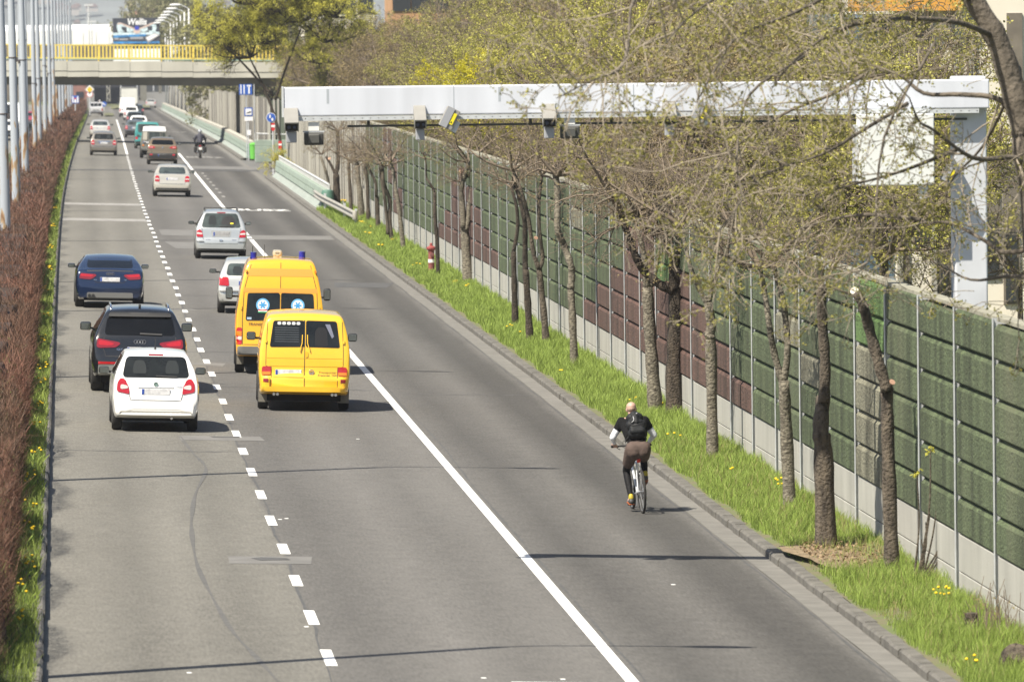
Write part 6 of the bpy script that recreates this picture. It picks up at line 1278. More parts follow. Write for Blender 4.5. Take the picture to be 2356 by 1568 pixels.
for x, y in ((-.72, .6), (-.62, .1), (-.34, 1.6)): q = c.hit(max(x, -.62), y, 'top')[0]; mb = MB(); mb.tube([q, q + Vector((0, 0, .26))], .006, 5); mb.build('antenna', M_trim, c.t)
c.wheels(3.3, .34, .21, .01); c.mirrors(3.35, 1.62, .17, .16, .28); c.side_glass([[(2.9, 1.35), (3.85, 1.3), (3.4, 1.95), (2.9, 1.98)]]); c.windscreen(1.35, 2.1, .75, .65); c.line([(-.98, .98), (3.4, .95)], .02, YA, 'side_crease', 'left', .008)
# silver people carrier -------------------------------------------------------
SI = paint('silver_car_paint', (.52, .545, .54), .55, .33); p = place(507, 595)
c = Car('people_carrier', 'silver people carrier with roof rails ahead of the silver hatchback', 'car', p, -.004, 4.17, 1.72, .75, hatch_top(4.17, 1.61, 1.04, .40, .62, .75), BOT(4.17, .31), hw_scaled(1.03, 1.61, .62), plan_car(4.17, .92), SI, rc=.11)
g = c.rear_window(1.05, 1.51, .655, .53, M_glassl); c.patch('driver_silhouette', M_in, [(-.02, 1.14), (.50, 1.14), (.45, 1.36), (.25, 1.45), (.05, 1.40)], 'rear', .008, 2, g, .08, .0); c.patch('window_sticker', M_sty, [(.30, 1.17), (.40, 1.17), (.40, 1.21), (.30, 1.21)], 'rear', .010, 0, g, .08, .0)
lt = c.pair('tail_light', M_tail, [(.75, .985), (.81, .93), (.815, .74), (.59, .73), (.61, .85), (.66, .96)], .014); c.pair('clear_lens', M_tailw, [(.80, .89), (.63, .87), (.62, .82), (.805, .83)], .019, 0, lt); c.line([(-.64, 1.03), (-.60, .72), (-.55, .52), (.55, .52), (.60, .72), (.64, 1.03)], .012); c.patch('plate_recess', mat('grey_recess', (.30, .31, .31), .5), [(-.34, .95), (.34, .95), (.30, .74), (-.30, .74)], 'rear', .006, 1, None, .1, .01); c.plate(0, .84, .52, .15, mat('grey_plate', (.34, .34, .34), .5, var=.2, scale=12)); c.pair('bumper_strip', M_graytrim, [(.58, .60), (.85, .60), (.85, .57), (.58, .57)], .02, 0)
c.bumper(.32, .50, SI, .82, .025); c.high_light(1.535, .28); c.wiper(-.05, 1.09, .45, .0, w=.025); c.pair('badge_plate', M_chrome, [(.50, .66), (.36, .66), (.36, .645), (.50, .645)], .01, 0); c.patch('badge', M_chrome, [(-.06, .66), (.06, .66), (.06, .60), (-.06, .60)], 'rear', .014, 2, None, .05, .01)
mb = MB()
for sx in (-1, 1): mb.tube([c.hit(sx * .54, y, 'top')[0] + Vector((0, 0, .06 if 0 < i < 5 else 0)) for i, y in enumerate(np.linspace(-.05, 1.5, 6))], .018, 7)
mb.tube([c.hit(-.54, 1.2, 'top')[0] + Vector((0, 0, .07)), c.hit(.54, 1.2, 'top')[0] + Vector((0, 0, .07))], .016, 6); mb.build('roof_rails', M_trim, c.t, smooth=True); c.wheels(2.58, .30, .19, .02); c.mirrors(2.3, 1.12, .16, .19, .11); c.side_glass([[(.2, 1.08), (2.4, 1.04), (1.9, 1.48), (.5, 1.5)]]); c.windscreen(1.1, 1.5, .65, .52); c.antenna(.2, .22)
# generic cars --------------------------------------------------------------------
def light_set(c, kind):
    if kind == 'tall': lt = c.pair('tail_light', M_tail, [(.72, 1.0), (.79, .93), (.80, .72), (.58, .70), (.60, .96)], .014); c.pair('clear_lens', M_tailw, [(.78, .86), (.61, .86), (.61, .81), (.785, .81)], .019, 0, lt)
    if kind == 'square': c.pair('tail_light', M_tail, [(.74, .98), (.79, .96), (.80, .76), (.51, .74), (.54, .98)], .014)
    if kind == 'wide': lt = c.pair('tail_light', M_tail, [(.80, 1.11), (.83, 1.0), (.76, .96), (.46, .98), (.42, 1.03), (.52, 1.10)], .016); c.pair('clear_lens', M_tailw, [(.76, 1.05), (.58, 1.04), (.58, 1.02), (.76, 1.02)], .021, 0, lt)
def car(name, label, vx, vy, L, W, H, belt, m, style='hatch', lights='tall', dark=None, glass=M_glass, oh=.8, yaw=0.0, topw=.70, wide=None, seats=True, plate=True, cat='car', sf=1.0, group=None, gl=.42, mir=True, plz=.82):
    X, D = ground(vx, vy); p = P(X, D); top = hatch_top(L, H, belt, gl) if style == 'hatch' else notch_top(L, H, belt) if style == 'notch' else van_top(L, H, .62, .2)
    hw = hw_scaled(belt, H, topw) if style != 'van' else [(.2, .94), (.5, .97), (.8, 1.0), (1.2, .98), (1.5, .93), (H, .84)]
    c = Car(name, label, cat, p, YAW(D) + yaw, L, W, oh, top, BOT(L, .30), hw, plan_car(L, .92), m, group, N=60); k = W / 2 / .83; zt = H - (.13 if style != 'notch' else .10)
    g = c.rear_window(belt + .05, zt, .60 * k, (.54 if style != 'van' else .62) * k, glass, seats, .008)
    light_set(c, lights)
    if plate: c.plate(0, plz if style != 'notch' else .84, .52, .12, None)
    c.line([(-.62 * k, belt + .02), (-.56 * k, .60), (.56 * k, .60), (.62 * k, belt + .02)], .014)
    if dark: c.bumper(.26, dark, M_trim, .80 * k, .02)
    else: c.bumper(.30, .52, m, .80 * k, .02)
    c.wheels(L * .62, .31, .20, .01)
    if mir: c.mirrors(L * .56, belt + .07, .19, .19, .12, M_trim)
    c.side_glass([[(.3, belt + .05), (L * .55, belt + .02), (L * .44, H - .12), (.6, H - .12)]]); c.windscreen(belt + .05, H - .1, .62 * k, .52 * k); return c
SG_ = paint('silver_green_car_paint', (.56, .57, .54), .5, .33)
c = car('hatchback', 'silver hatchback half hidden behind the yellow ambulance', 570, 720, 3.9, 1.65, 1.46, .97, SG_, lights='square', dark=None, glass=M_glassl, oh=.65, yaw=-.02); c.line([(-.8, .60), (.8, .60)], .03, M_graytrim, 'bumper_strip', 'rear', .03)
CH = paint('champagne_car_paint', (.60, .57, .49), .45, .33); c = car('saloon_car', 'champagne saloon with pale boot lid and red and white tail lights', 395, 452, 4.7, 1.75, 1.46, 1.02, CH, 'notch', 'tall', glass=M_glassl, oh=1.05, seats=False); c.bumper(.24, .42, M_trim, .76, .03, 'lower_bumper'); c.antenna(1.2, .3)
BR = paint('bronze_car_paint', (.235, .18, .115), .55, .33); c = car('crossover', 'bronze crossover with dark lower bumper ahead of the champagne saloon', 373, 378.6, 4.4, 1.81, 1.60, 1.14, BR, 'hatch', 'wide', .70, M_tint, .85, seats=False, topw=.68, plz=.57); c.pair('fog_light', M_tail, [(.76, .64), (.58, .64), (.60, .56), (.74, .56)], .03, 1); c.patch('badge', M_chrome, [(-.04, 1.03), (0, 1.09), (.04, 1.03), (0, .97)], 'rear', .012, 0, None, .05, .01); c.antenna(.3, .2)
TA = paint('taupe_car_paint', (.235, .215, .185), .5, .35); c = car('estate_car', 'grey brown estate car in the left lane with a chrome tailgate strip', 238, 357.5, 4.4, 1.76, 1.52, 1.0, TA, 'hatch', 'tall', glass=M_glass, gl=.35); c.line([(-.4, .92), (.4, .92)], .05, M_chrome, 'chrome_strip', 'rear', .012)
c = car('saloon_car', 'pale silver saloon directly ahead of the grey brown estate car', 230, 318, 4.3, 1.68, 1.45, 1.0, paint('pale_silver_paint', (.62, .60, .55), .4, .33), 'notch', 'tall', glass=M_glassl, oh=.9)
c = car('hatchback', 'blue grey hatchback with dark lower half beside the dashed line', 310, 317, 4.0, 1.66, 1.45, 1.0, paint('blue_grey_paint', (.12, .13, .14), .4, .35), 'hatch', 'tall', .60, M_glassl)
c = car('estate_car', 'white estate with black rear glass in the queue before the bridge', 318, 304, 4.4, 1.72, 1.48, 1.0, W_, 'hatch', 'square', glass=M_tint)
c = car('hatchback', 'dark green grey car between two white cars in the queue', 309, 291, 4.2, 1.70, 1.48, 1.02, paint('dark_green_grey_paint', (.04, .05, .05), .4, .35), 'hatch', 'tall', glass=M_tint)
c = car('suv', 'white high car close behind the white delivery van', 301, 277, 4.4, 1.75, 1.66, 1.10, W_, 'hatch', 'tall', glass=M_glass, topw=.78)
c = car('hatchback', 'dark car half hidden right of the white delivery van', 316, 268, 4.0, 1.68, 1.5, 1.0, paint('dark_teal_paint', (.03, .05, .055), .3, .35), 'hatch', 'tall')
c = car('saloon_car', 'small pale saloon alone in the right lane under the bridge', 346.6, 248.5, 4.2, 1.70, 1.45, 1.0, paint('pale_beige_paint', (.56, .54, .50), .4, .33), 'notch', 'tall', glass=M_glassl)
# teal minibus
TE = paint('teal_van_paint', (.035, .22, .21), 0, .4); c = car('minibus', 'teal van with one wide rear window in the queue', 338, 342, 4.5, 1.78, 1.86, 1.1, TE, 'van', 'none', None, M_glassl, .9, cat='van', plate=False); c.pair('tail_light', M_tail, [(.66, .86), (.82, .86), (.83, .66), (.66, .66)], .016, 1); c.bumper(.36, .52, M_trim, .84, .04); c.plate(.0, .72); c.wiper(-.1, 1.2, .5, .0, w=.03); [(lambda mb, sx=sx: (mb.box((sx * .74, -.5, .30), (.22, .02, .26)), mb.build('mud_flap', M_flap, c.t)))(MB()) for sx in (-1, 1)]
# off road car with white hardtop
X, D = ground(354, 364); KG = paint('khaki_paint', (.15, .15, .125), 0, .5, .2); c = Car('off_road_car', 'boxy khaki off road car with white hardtop behind the bronze crossover', 'car', P(X, D), YAW(D), 4.0, 1.70, .7, [(0, .62), (.02, .7), (.04, 1.2), (.10, 1.86), (.16, 1.93), (.5, 1.96), (1.9, 1.95), (2.2, 1.85), (2.5, 1.2), (3.7, 1.1), (3.9, 1.0), (4.0, .6)], BOT(4, .48), [(.3, .88), (.5, .95), (.9, 1.0), (1.2, .98), (1.3, .94), (1.96, .84)], [(0, .96), (.1, 1.0), (3.8, 1.0), (4, .95)], KG, rc=.07, N=60)
c.patch('hardtop', M_pw, [(-.74, 1.70), (.74, 1.70), (.72, 1.93), (-.72, 1.93)], 'rear', .03, 1, None, .1, .1); c.patch('hardtop_roof', M_pw, [(-.70, -.55), (.70, -.55), (.70, 1.25), (-.70, 1.25)], 'top', .03, 1, None, .2, .06); c.patch('rear_window', M_glassl, [(-.34, 1.22), (.36, 1.22), (.34, 1.68), (-.32, 1.68)], 'rear', .02, 1); c.patch('side_pane', M_glassl, [(.50, 1.24), (.70, 1.24), (.68, 1.62), (.50, 1.62)], 'rear', .012, 1); c.patch('side_pane', mat('pale_canvas', (.42, .40, .34), .8), [(-.72, 1.16), (-.44, 1.16), (-.44, 1.66), (-.70, 1.66)], 'rear', .012, 1); c.line([(-.42, 1.72), (-.42, .65)], .05, M_trim, 'door_edge'); c.line([(.44, 1.72), (.44, .65)], .05, M_trim, 'door_edge'); c.pair('tail_light', M_tailo, [(.62, .86), (.76, .86), (.76, .78), (.62, .78)], .03, 1); c.bumper(.48, .62, M_graytrim, .84, .06); c.plate(-.5, 1.0, .4, .12); c.wheels(2.3, .37, .22, -.03)
mb = MB(); q = c.hit(0, .95, 'rear')[0]; mb.lathe(q + Vector((.0, -.24, 0)), [(.2, 0), (.33, .02), (.35, .08), (.33, .2), (.2, .22)], 24, 'Y'); mb.build('spare_wheel', M_tyre, c.t, smooth=True, angle=40); c.mirrors(2.3, 1.35, .2, .17, .17)
# white delivery van and box truck
X, D = ground(292.5, 270); c = Car('delivery_van', 'tall white delivery van in front of the box truck', 'van', P(X, D), YAW(D), 5.6, 2.0, 1.1, van_top(5.6, 2.45, .62, .06, 1.1, 1.15), BOT(5.6, .45), [(.2, .94), (.5, .98), (1.3, 1.0), (1.9, .95), (2.45, .88)], [(0, .95), (.1, 1.0), (5.6, .9)], W_, rc=.1, N=50); c.line([(0, 2.3), (0, .6)], .02); c.pair('tail_light', M_tail, [(.82, 1.05), (.95, 1.05), (.95, .7), (.82, .7)], .016, 0); c.bumper(.4, .6, M_graytrim, .95, .05); c.plate(0, .75); c.wheels(3.4, .35, .22, .0); c.mirrors(3.9, 1.6, .25, .18, .3); c.windscreen(1.3, 2.1, .8, .7)
X, D = ground(298, 263); t = thing('box_truck', 'white box truck at the head of the queue under the bridge', 'truck', P(X, D), YAW(D)); mb = MB(); mb.box((0, 2.2, 2.25), (2.45, 6.4, 2.75), bev=.04); mb.build('cargo_box', W_, t); mb = MB(); mb.box((0, -1.02, 2.28), (2.2, .06, 2.45), bev=.02); mb.build('rear_shutter', mat('shutter_off_white', (.64, .64, .58), .6, var=.06, scale=1.5), t); mb = MB(); mb.box((0, -1.03, 3.58), (2.3, .08, .10)); mb.box((-1.15, -1.03, 2.3), (.08, .08, 2.6)); mb.box((1.15, -1.03, 2.3), (.08, .08, 2.6)); mb.build('door_frame', M_graytrim, t)
mb = MB(); mb.box((0, 6.3, 1.75), (2.2, 1.6, 2.2), bev=.15); mb.build('cab', W_, t); mb = MB(); mb.box((0, 2.5, .75), (.9, 7.5, .25)); mb.box((0, -.95, .62), (2.3, .12, .16)); mb.build('chassis', M_trim, t)
for sx in (-1, 1): mb = MB(); mb.box((sx * .95, -1.0, .82), (.34, .06, .14)); mb.build('tail_light', M_tail, t)
for y in (0, 5.6):
    for sx in (-1, 1): mb = MB(); mb.lathe((sx * .95, y, .42), [(.25, -.2), (.42, -.18), (.42, .18), (.25, .2)], 20, 'X'); mb.build('wheel', M_tyre, t)
mb = MB(); mb.box((-1.42, 6.7, 2.0), (.2, .12, .4), bev=.03); mb.box((1.42, 6.7, 2.0), (.2, .12, .4), bev=.03); mb.build('mirror', M_trim, t)
# pickup
X, D = ground(221, 268); t = thing('pickup_truck', 'silver white pickup with a ladder frame over its bed, far left lane', 'pickup', P(X, D), YAW(D)); PW = paint('pickup_silver_white', (.66, .66, .66), .3, .35)
mb = MB(); mb.box((0, .4, .85), (1.72, 2.5, .60), bev=.05); mb.build('bed', PW, t); mb = MB(); mb.prism([(1.55, .95), (1.62, 1.15), (1.8, 1.72), (2.0, 1.78), (2.9, 1.76), (3.55, 1.15), (4.4, 1.05), (4.5, .5), (1.55, .5)], -.84, .84, Matrix(((0, 0, 1, 0), (1, 0, 0, 0), (0, 1, 0, 0), (0, 0, 0, 1)))); mb.build('cab', PW, t); mb = MB(); mb.box((0, 1.66, 1.45), (1.30, .03, .36), rx=-.3); mb.build('rear_window', M_tint, t)
mb = MB()
for sx in (-1, 1): mb.tube([(sx * .75, -.75, 1.1), (sx * .75, -.75, 1.75), (sx * .75, 1.5, 1.80)], .04, 8)
mb.tube([(-.75, -.75, 1.75), (.75, -.75, 1.75)], .05, 8)
for x in (-.25, .25): mb.tube([(x, -.75, 1.1), (x, -.75, 1.75)], .03, 6)
mb.build('ladder_frame', PW, t); mb = MB(); mb.box((0, -.93, .48), (1.7, .14, .18), bev=.03); mb.build('bumper', M_trim, t); mb = MB(); mb.box((0, -.87, .88), (1.3, .03, .42), bev=.01); tg = mb.build('tailgate', PW, t); mb = MB(); mb.box((0, -.90, .80), (.8, .02, .09)); mb.build('tailgate_lettering_panel', M_graytrim, tg)
for sx in (-1, 1): mb = MB(); mb.box((sx * .78, -.86, .86), (.12, .06, .3)); mb.build('tail_light', M_tail, t)
for y in (0, 3.1):
    for sx in (-1, 1): mb = MB(); mb.lathe((sx * .76, y, .36), [(.2, -.12), (.36, -.10), (.36, .10), (.2, .12)], 20, 'X'); mb.build('wheel', M_tyre, t)
# traffic on the other carriageway
def far_car(label, vx, vy, D, m, van=False, face=True):
    o = atD(vx, vy, D); X = o.x - float(off(D)); o = P(X, D); L, W, H = (5.4, 2.0, 2.5) if van else (4.2, 1.72, 1.48); top = van_top(L, H, .6, .1, 1.1, 1.15) if van else hatch_top(L, H, 1.0)
    c = Car('delivery_van' if van else 'oncoming_car', label, 'van' if van else 'car', o, YAW(D) + math.pi, L, W, .8, top, BOT(L), hw_scaled(1.0, H, .72) if not van else [(.2, .94), (.5, .98), (1.3, 1.0), (H, .9)], plan_car(L), m, 'traffic on the other carriageway', N=40); c.windscreen(1.05, H - .12, .66, .56); c.wheels(2.6, .31, .2, .01)
    for sx in (-1, 1): c.patch('headlight', M_tailw, [(sx * .45, .62), (sx * .74, .64), (sx * .74, .78), (sx * .48, .74)], 'front', .012, 1)
    c.patch('grille', M_trim, [(-.35, .55), (.35, .55), (.35, .70), (-.35, .70)], 'front', .01, 1); c.plate(0, .8); return c
far_car('white van coming the other way behind the first two poles', 24, 284, 640, W_, True); far_car('red car coming the other way seen between the poles', 73, 258, 700, paint('red_car_paint', (.30, .03, .05), 0, .35)); far_car('dark grey car coming the other way in the gap between the poles', 75, 300, 540, paint('slate_car_paint', (.05, .06, .07), .3, .35)); far_car('white car half hidden by the nearest poles on the other carriageway', 20, 310, 560, W_)
# ------------------------------------------------------------------ people and two-wheelers
def blob(name, caps, balls, mats, parent, vox=.012, sm=4, rings=None):
    mb = MB()
    for (a, b, ra, rb) in caps:
        a, b = Vector(a), Vector(b); mb.tube([a, a.lerp(b, .5), b], [ra, (ra + rb) / 2, rb], 12); mb.ball(a, ra * 1.0, 12, 8); mb.ball(b, rb * 1.0, 12, 8)
    for (c, r) in balls: mb.ball(c, r, 16, 10)
    me = mesh(name, mb.V, mb.F); o = bpy.data.objects.new(name, me); COL.objects.link(o)
    m = o.modifiers.new('r', 'REMESH'); m.mode = 'VOXEL'; m.voxel_size = vox
    s = o.modifiers.new('s', 'SMOOTH'); s.iterations = sm; s.factor = .5
    dg = bpy.context.evaluated_depsgraph_get(); dg.update(); nm = bpy.data.meshes.new_from_object(o.evaluated_get(dg)); bpy.data.objects.remove(o)
    nm.polygons.foreach_set('use_smooth', np.ones(len(nm.polygons), dtype=bool)); nm.name = name
    return link(name, nm, mats, parent)
M_skin = mat('skin', (.48, .31, .24), .5, var=.06, scale=12); M_skin2 = mat('shaved_scalp', (.36, .24, .18), .55, var=.12, scale=40)
M_shirt = mat('black_cotton', (.006, .006, .0065), .9, spec=.2, var=.3, scale=20, bump=.5, bscale=25); M_sleeve = mat('white_sleeve', (.76, .78, .82), .7, bump=.4, bscale=20); M_short = mat('brown_shorts_cloth', (.085, .058, .047), .85, var=.15, scale=14, bump=.6, bscale=14); M_tight = mat('black_tights', (.006, .006, .007), .7, spec=.25, bump=.3, bscale=18)
M_pack = mat('backpack_nylon', (.010, .011, .012), .65, spec=.3, var=.3, scale=14, bump=.5, bscale=12); M_refl = mat('reflective_trim', (.55, .56, .58), .35); M_shoe = mat('shoe_grey', (.05, .05, .05), .6); M_shoey = mat('shoe_yellow', (.42, .33, .03), .5); M_shoeo = mat('shoe_sole_orange', (.30, .08, .02), .6)
M_alu = mat('silver_white_frame', (.66, .68, .70), .3, .3, coat=.6); M_metal = mat('bike_steel', (.35, .35, .35), .35, .8)
X, D = ground(1479, 1180); p = P(X, D); byaw = .075
bk_ = thing('bicycle', 'silver and black trekking bicycle ridden along the right lane', 'bicycle', p, byaw); bk_.rotation_euler = (0, -.035, byaw)
R_ = .345; WB = 1.07
def bwheel(y):
    mb = MB(); pts = [(0, y + R_ * .965 * math.cos(a), R_ + R_ * .965 * math.sin(a)) for a in [2 * math.pi * i / 40 for i in range(41)]]; mb.tube(pts, .021, 8, cap=False); w = mb.build('wheel', M_tyre, bk_, smooth=True)
    mb = MB(); mb.tube([(0, y + R_ * .89 * math.cos(a), R_ + R_ * .89 * math.sin(a)) for a in [2 * math.pi * i / 40 for i in range(41)]], .011, 6, cap=False); mb.build('rim', M_metal, w); mb = MB()
    for i in range(28): a = 2 * math.pi * i / 28; b = a + (.35 if i % 2 else -.35); sx = .03 if i % 4 < 2 else -.03; mb.tube([(sx, y + .025 * math.cos(b), R_ + .025 * math.sin(b)), (0, y + R_ * .88 * math.cos(a), R_ + R_ * .88 * math.sin(a))], .0018, 4)
    mb.lathe((0, y, R_), [(.02, -.045), (.03, -.03), (.018, -.02), (.018, .02), (.03, .03), (.02, .045)], 12, 'X'); mb.build('spokes', M_metal, w)
bwheel(0); bwheel(WB)
BB = (0, .44, .29); ST = (0, .30, .80); HT = (0, .86, .88); HB = (0, .90, .70)
mb = MB(); mb.tube([BB, ST], .018, 8); mb.tube([BB, HB], .022, 8); mb.tube([(0, .32, .74), HT], .019, 8); mb.tube([HB, HT], .02, 8)
for sx in (-1, 1): mb.tube([(sx * .06, 0, R_), (sx * .025, .40, .29)], .010, 6); mb.tube([(sx * .06, 0, R_), (sx * .03, .29, .74), (0, .31, .76)], .009, 6); mb.tube([(sx * .055, WB, R_), (sx * .05, .95, .66), (sx * .02, .91, .70)], .013, 6)
mb.build('frame', M_alu, bk_, smooth=True, angle=40)
mb = MB(); mb.tube([ST, (0, .265, .925)], .014, 8); mb.build('seat_post', M_metal, bk_)
mb = MB(); mb.ball((0, .20, .96), (.085, .09, .035), 14, 8); mb.ball((0, .34, .965), (.04, .14, .025), 12, 7); mb.build('saddle', mat('saddle_black', (.03, .028, .026), .5), bk_, smooth=True); mb = MB(); mb.ball((-.045, .13, .975), (.035, .045, .022), 8, 6); mb.ball((.045, .13, .975), (.035, .045, .022), 8, 6); mb.build('saddle_patch', mat('saddle_cream', (.55, .48, .38), .5), bk_, smooth=True)
mb = MB(); mb.box((0, .205, .83), (.055, .04, .06), bev=.01); mb.build('tail_lamp', mat('red_tail_lamp', (.65, .01, .01), .2, coat=1), bk_); mb = MB(); mb.tube([HT, (0, .87, .98), (0, .95, 1.02)], .015, 8); mb.tube([(-.31, .90, 1.03), (-.15, .95, 1.03), (.15, .95, 1.03), (.31, .90, 1.03)], .014, 8); mb.build('handlebar', M_trim, bk_); mb = MB()
for sx in (-1, 1): mb.tube([(sx * .33, .89, 1.03), (sx * .21, .92, 1.03)], .019, 8); mb.tube([(sx * .24, .94, 1.01), (sx * .17, 1.0, .97)], .007, 5)
mb.tube([(.22, .95, 1.02), (.27, .90, .90), (.2, .88, .82)], .006, 5); mb.build('grips', M_trim, bk_)
mb = MB(); mb.lathe((.07, BB[1], BB[2]), [(.09, 0), (.10, .004), (.10, .008), (.03, .01)], 20, 'X'); th = math.radians(62); LP = Vector((-.13, .44 - .17 * math.cos(th) * .4, .29 - .17)); RP = Vector((.13, .44 + .05, .29 + .165)); mb.tube([(-.08, .44, .29), (-.085, LP.y, LP.z)], .012, 6); mb.tube([(.08, .44, .29), (.085, RP.y, RP.z)], .012, 6); mb.tube([(-.08, .44, .29), (.08, .44, .29)], .018, 8); mb.tube([(.07, .44, .38), (.055, .02, .37)], .006, 5); mb.tube([(.07, .44, .20), (.055, .02, .32)], .006, 5); mb.lathe((.05, 0, R_), [(.05, 0), (.055, .01), (.03, .025)], 14, 'X'); mb.tube([(.06, .0, .30), (.065, -.02, .16)], .014, 5); mb.build('crankset', M_metal, bk_)
for q in (LP, RP): mb = MB(); mb.box(q, (.09, .08, .02), bev=.005); mb.build('pedal', M_trim, bk_)
mb = MB(); mb.tube([(-.05, .3, .33), (-.07, .12, .02 + .1)], .008, 5); mb.build('kick_stand', M_metal, bk_)

rd = thing('person', 'bald cyclist in black shirt, white sleeves and brown shorts with black backpack', 'person', p, byaw); rd.rotation_euler = (0, -.035, byaw)
hipL, hipR = (-.10, .24, .985), (.10, .24, .985); knL, knR = (-.15, .56, .66), (.16, .70, .80); anL, anR = (-.13, .34, .235), (.13, .42, .555)
shL, shR = (-.185, .60, 1.44), (.185, .60, 1.44); elL, elR = (-.335, .62, 1.20), (.335, .64, 1.20); wrL, wrR = (-.285, .83, 1.085), (.285, .83, 1.085)
neck = (0, .66, 1.50); head = Vector((0, .735, 1.635))
caps = [((0, .24, 1.0), (0, .42, 1.25), .125, .13), ((0, .42, 1.25), (0, .58, 1.42), .13, .12), (shL, shR, .07, .07), (neck, tuple(head - Vector((0, .02, .06))), .055, .058),
        (hipL, knL, .085, .058), (hipR, knR, .085, .058), (knL, anL, .055, .036), (knR, anR, .055, .036), (shL, elL, .052, .042), (shR, elR, .052, .042), (elL, wrL, .041, .027), (elR, wrR, .041, .027)]
for sx, w in ((-1, wrL), (1, wrR)):
    hx = sx * .285; caps.append((w, (sx * .275, .885, 1.06), .030, .034))                   # palm
    for i in range(4):
        fx = hx + sx * (-.032 + .022 * i); L = (.9, 1.05, 1.0, .8)[i]
        k1 = (fx, .90 + .022 * L, 1.058); k2 = (fx, .915 + .012 * L, 1.058 - .035 * L); k3 = (fx, .888, 1.012)
        caps += [((fx, .885, 1.065), k1, .0105, .010), (k1, k2, .010, .009), (k2, k3, .009, .008)]
    caps += [((hx - sx * .035, .865, 1.055), (hx - sx * .055, .885, 1.035), .012, .011), ((hx - sx * .055, .885, 1.035), (hx - sx * .045, .905, 1.010), .011, .009)]
hb = [(tuple(head), (.076, .098, .088)), (tuple(head + Vector((0, -.015, .035))), (.079, .098, .075)), (tuple(head + Vector((0, .02, -.065))), (.056, .070, .055)), (tuple(head + Vector((0, .108, -.025))), (.014, .022, .022)),
      (tuple(head + Vector((-.080, .0, -.015))), (.010, .020, .034)), (tuple(head + Vector((.080, .0, -.015))), (.010, .020, .034)), ((-.13, .40, .19), (.045, .11, .045)), ((.13, .48, .51), (.045, .11, .045))]
blob('body', caps, hb, M_skin, rd, .0085, 3)
blob('shaved_hair', [], [(tuple(head + Vector((0, -.018, .006))), (.0795, .100, .070))], M_skin2, rd, .009, 2)
mb = MB()
for sx in (-1, 1): mb.ball(tuple(head + Vector((sx * .03, .090, .005))), .011, 8, 6)
mb.build('eyes', mat('eye_white', (.6, .58, .55), .3), rd, smooth=True); mb = MB(); mb.ball(tuple(head + Vector((0, .088, -.065))), (.024, .008, .007), 10, 6); mb.build('mouth', mat('lips', (.35, .12, .10), .5), rd, smooth=True); mb = MB()
for sx in (-1, 1): mb.tube([tuple(head + Vector((sx * .085, -.0, .01))), tuple(head + Vector((sx * .075, .09, .012)))], .004, 5); mb.box(tuple(head + Vector((sx * .036, .106, .004))), (.05, .006, .03))
mb.build('glasses', M_trim, rd)
blob('shirt', [((0, .27, 1.03), (0, .42, 1.25), .148, .158), ((0, .42, 1.25), (0, .57, 1.42), .158, .138), ((-.11, .40, 1.24), (-.15, .57, 1.41), .085, .085), ((.11, .40, 1.24), (.15, .57, 1.41), .085, .085), (shL, tuple(Vector(shL).lerp(Vector(elL), .42)), .082, .072), (shR, tuple(Vector(shR).lerp(Vector(elR), .42)), .082, .072), ((0, .62, 1.46), neck, .085, .068)], [], M_shirt, rd, .014, 5)
for sh, el, wr in ((shL, elL, wrL), (shR, elR, wrR)): blob('sleeve', [(tuple(Vector(sh).lerp(Vector(el), .3)), el, .062, .054), (el, tuple(Vector(el).lerp(Vector(wr), .92)), .051, .033)], [], M_sleeve, rd, .011, 4)
blob('shorts', [(hipL, tuple(Vector(hipL).lerp(Vector(knL), .60)), .118, .098), (hipR, tuple(Vector(hipR).lerp(Vector(knR), .60)), .118, .098), ((-.09, .20, 1.02), (.09, .20, 1.02), .125, .125), ((-.09, .26, .93), (.09, .26, .93), .10, .10), ((0, .25, 1.04), (0, .32, 1.12), .14, .13)], [((-.07, .17, .97), (.12, .10, .11)), ((.07, .17, .97), (.12, .10, .11))], M_short, rd, .014, 4)
for hp, kn, an in ((hipL, knL, anL), (hipR, knR, anR)): blob('tights', [(tuple(Vector(hp).lerp(Vector(kn), .3)), kn, .086, .064), (kn, tuple(Vector(kn).lerp(Vector(an), .35)), .062, .060), (tuple(Vector(kn).lerp(Vector(an), .35)), an, .060, .040)], [], M_tight, rd, .011, 4)
for (x, y, z), tilt in (((-.13, .40, .185), .15), ((.13, .48, .50), -.35)):
    q = Vector((x, y, z)); d = Vector((0, math.cos(tilt), -math.sin(abs(tilt)) if tilt < 0 else .1)); s = blob('shoe', [(tuple(q - d * .10), tuple(q + d * .12), .046, .038), (tuple(q - d * .09 + Vector((0, 0, .02))), tuple(q - d * .07 + Vector((0, 0, .06))), .043, .042)], [], M_shoe, rd, .010, 3); mb = MB(); mb.box(q + Vector((0, 0.01, -.045)) , (.085, .27, .022), rx=-abs(tilt) if tilt < 0 else .08, bev=.008); mb.build('sole', M_shoeo, s); blob('shoe_collar', [(tuple(q - d * .085 + Vector((0, 0, .055))), tuple(q - d * .08 + Vector((0, 0, .085))), .045, .041)], [], M_shoey, s, .009, 2)
bp = thing('backpack', 'black rucksack with a thin reflective stripe on the back of the cyclist', 'backpack', p, byaw); bp.rotation_euler = (0, -.035, byaw)
ax = Vector((0, .33, .40)).normalized(); nn = Vector((0, -ax.z, ax.y))
def bpt(x, u, v): return Vector((0, .36, 1.14)) + Vector((x, 0, 0)) + ax * u + nn * v
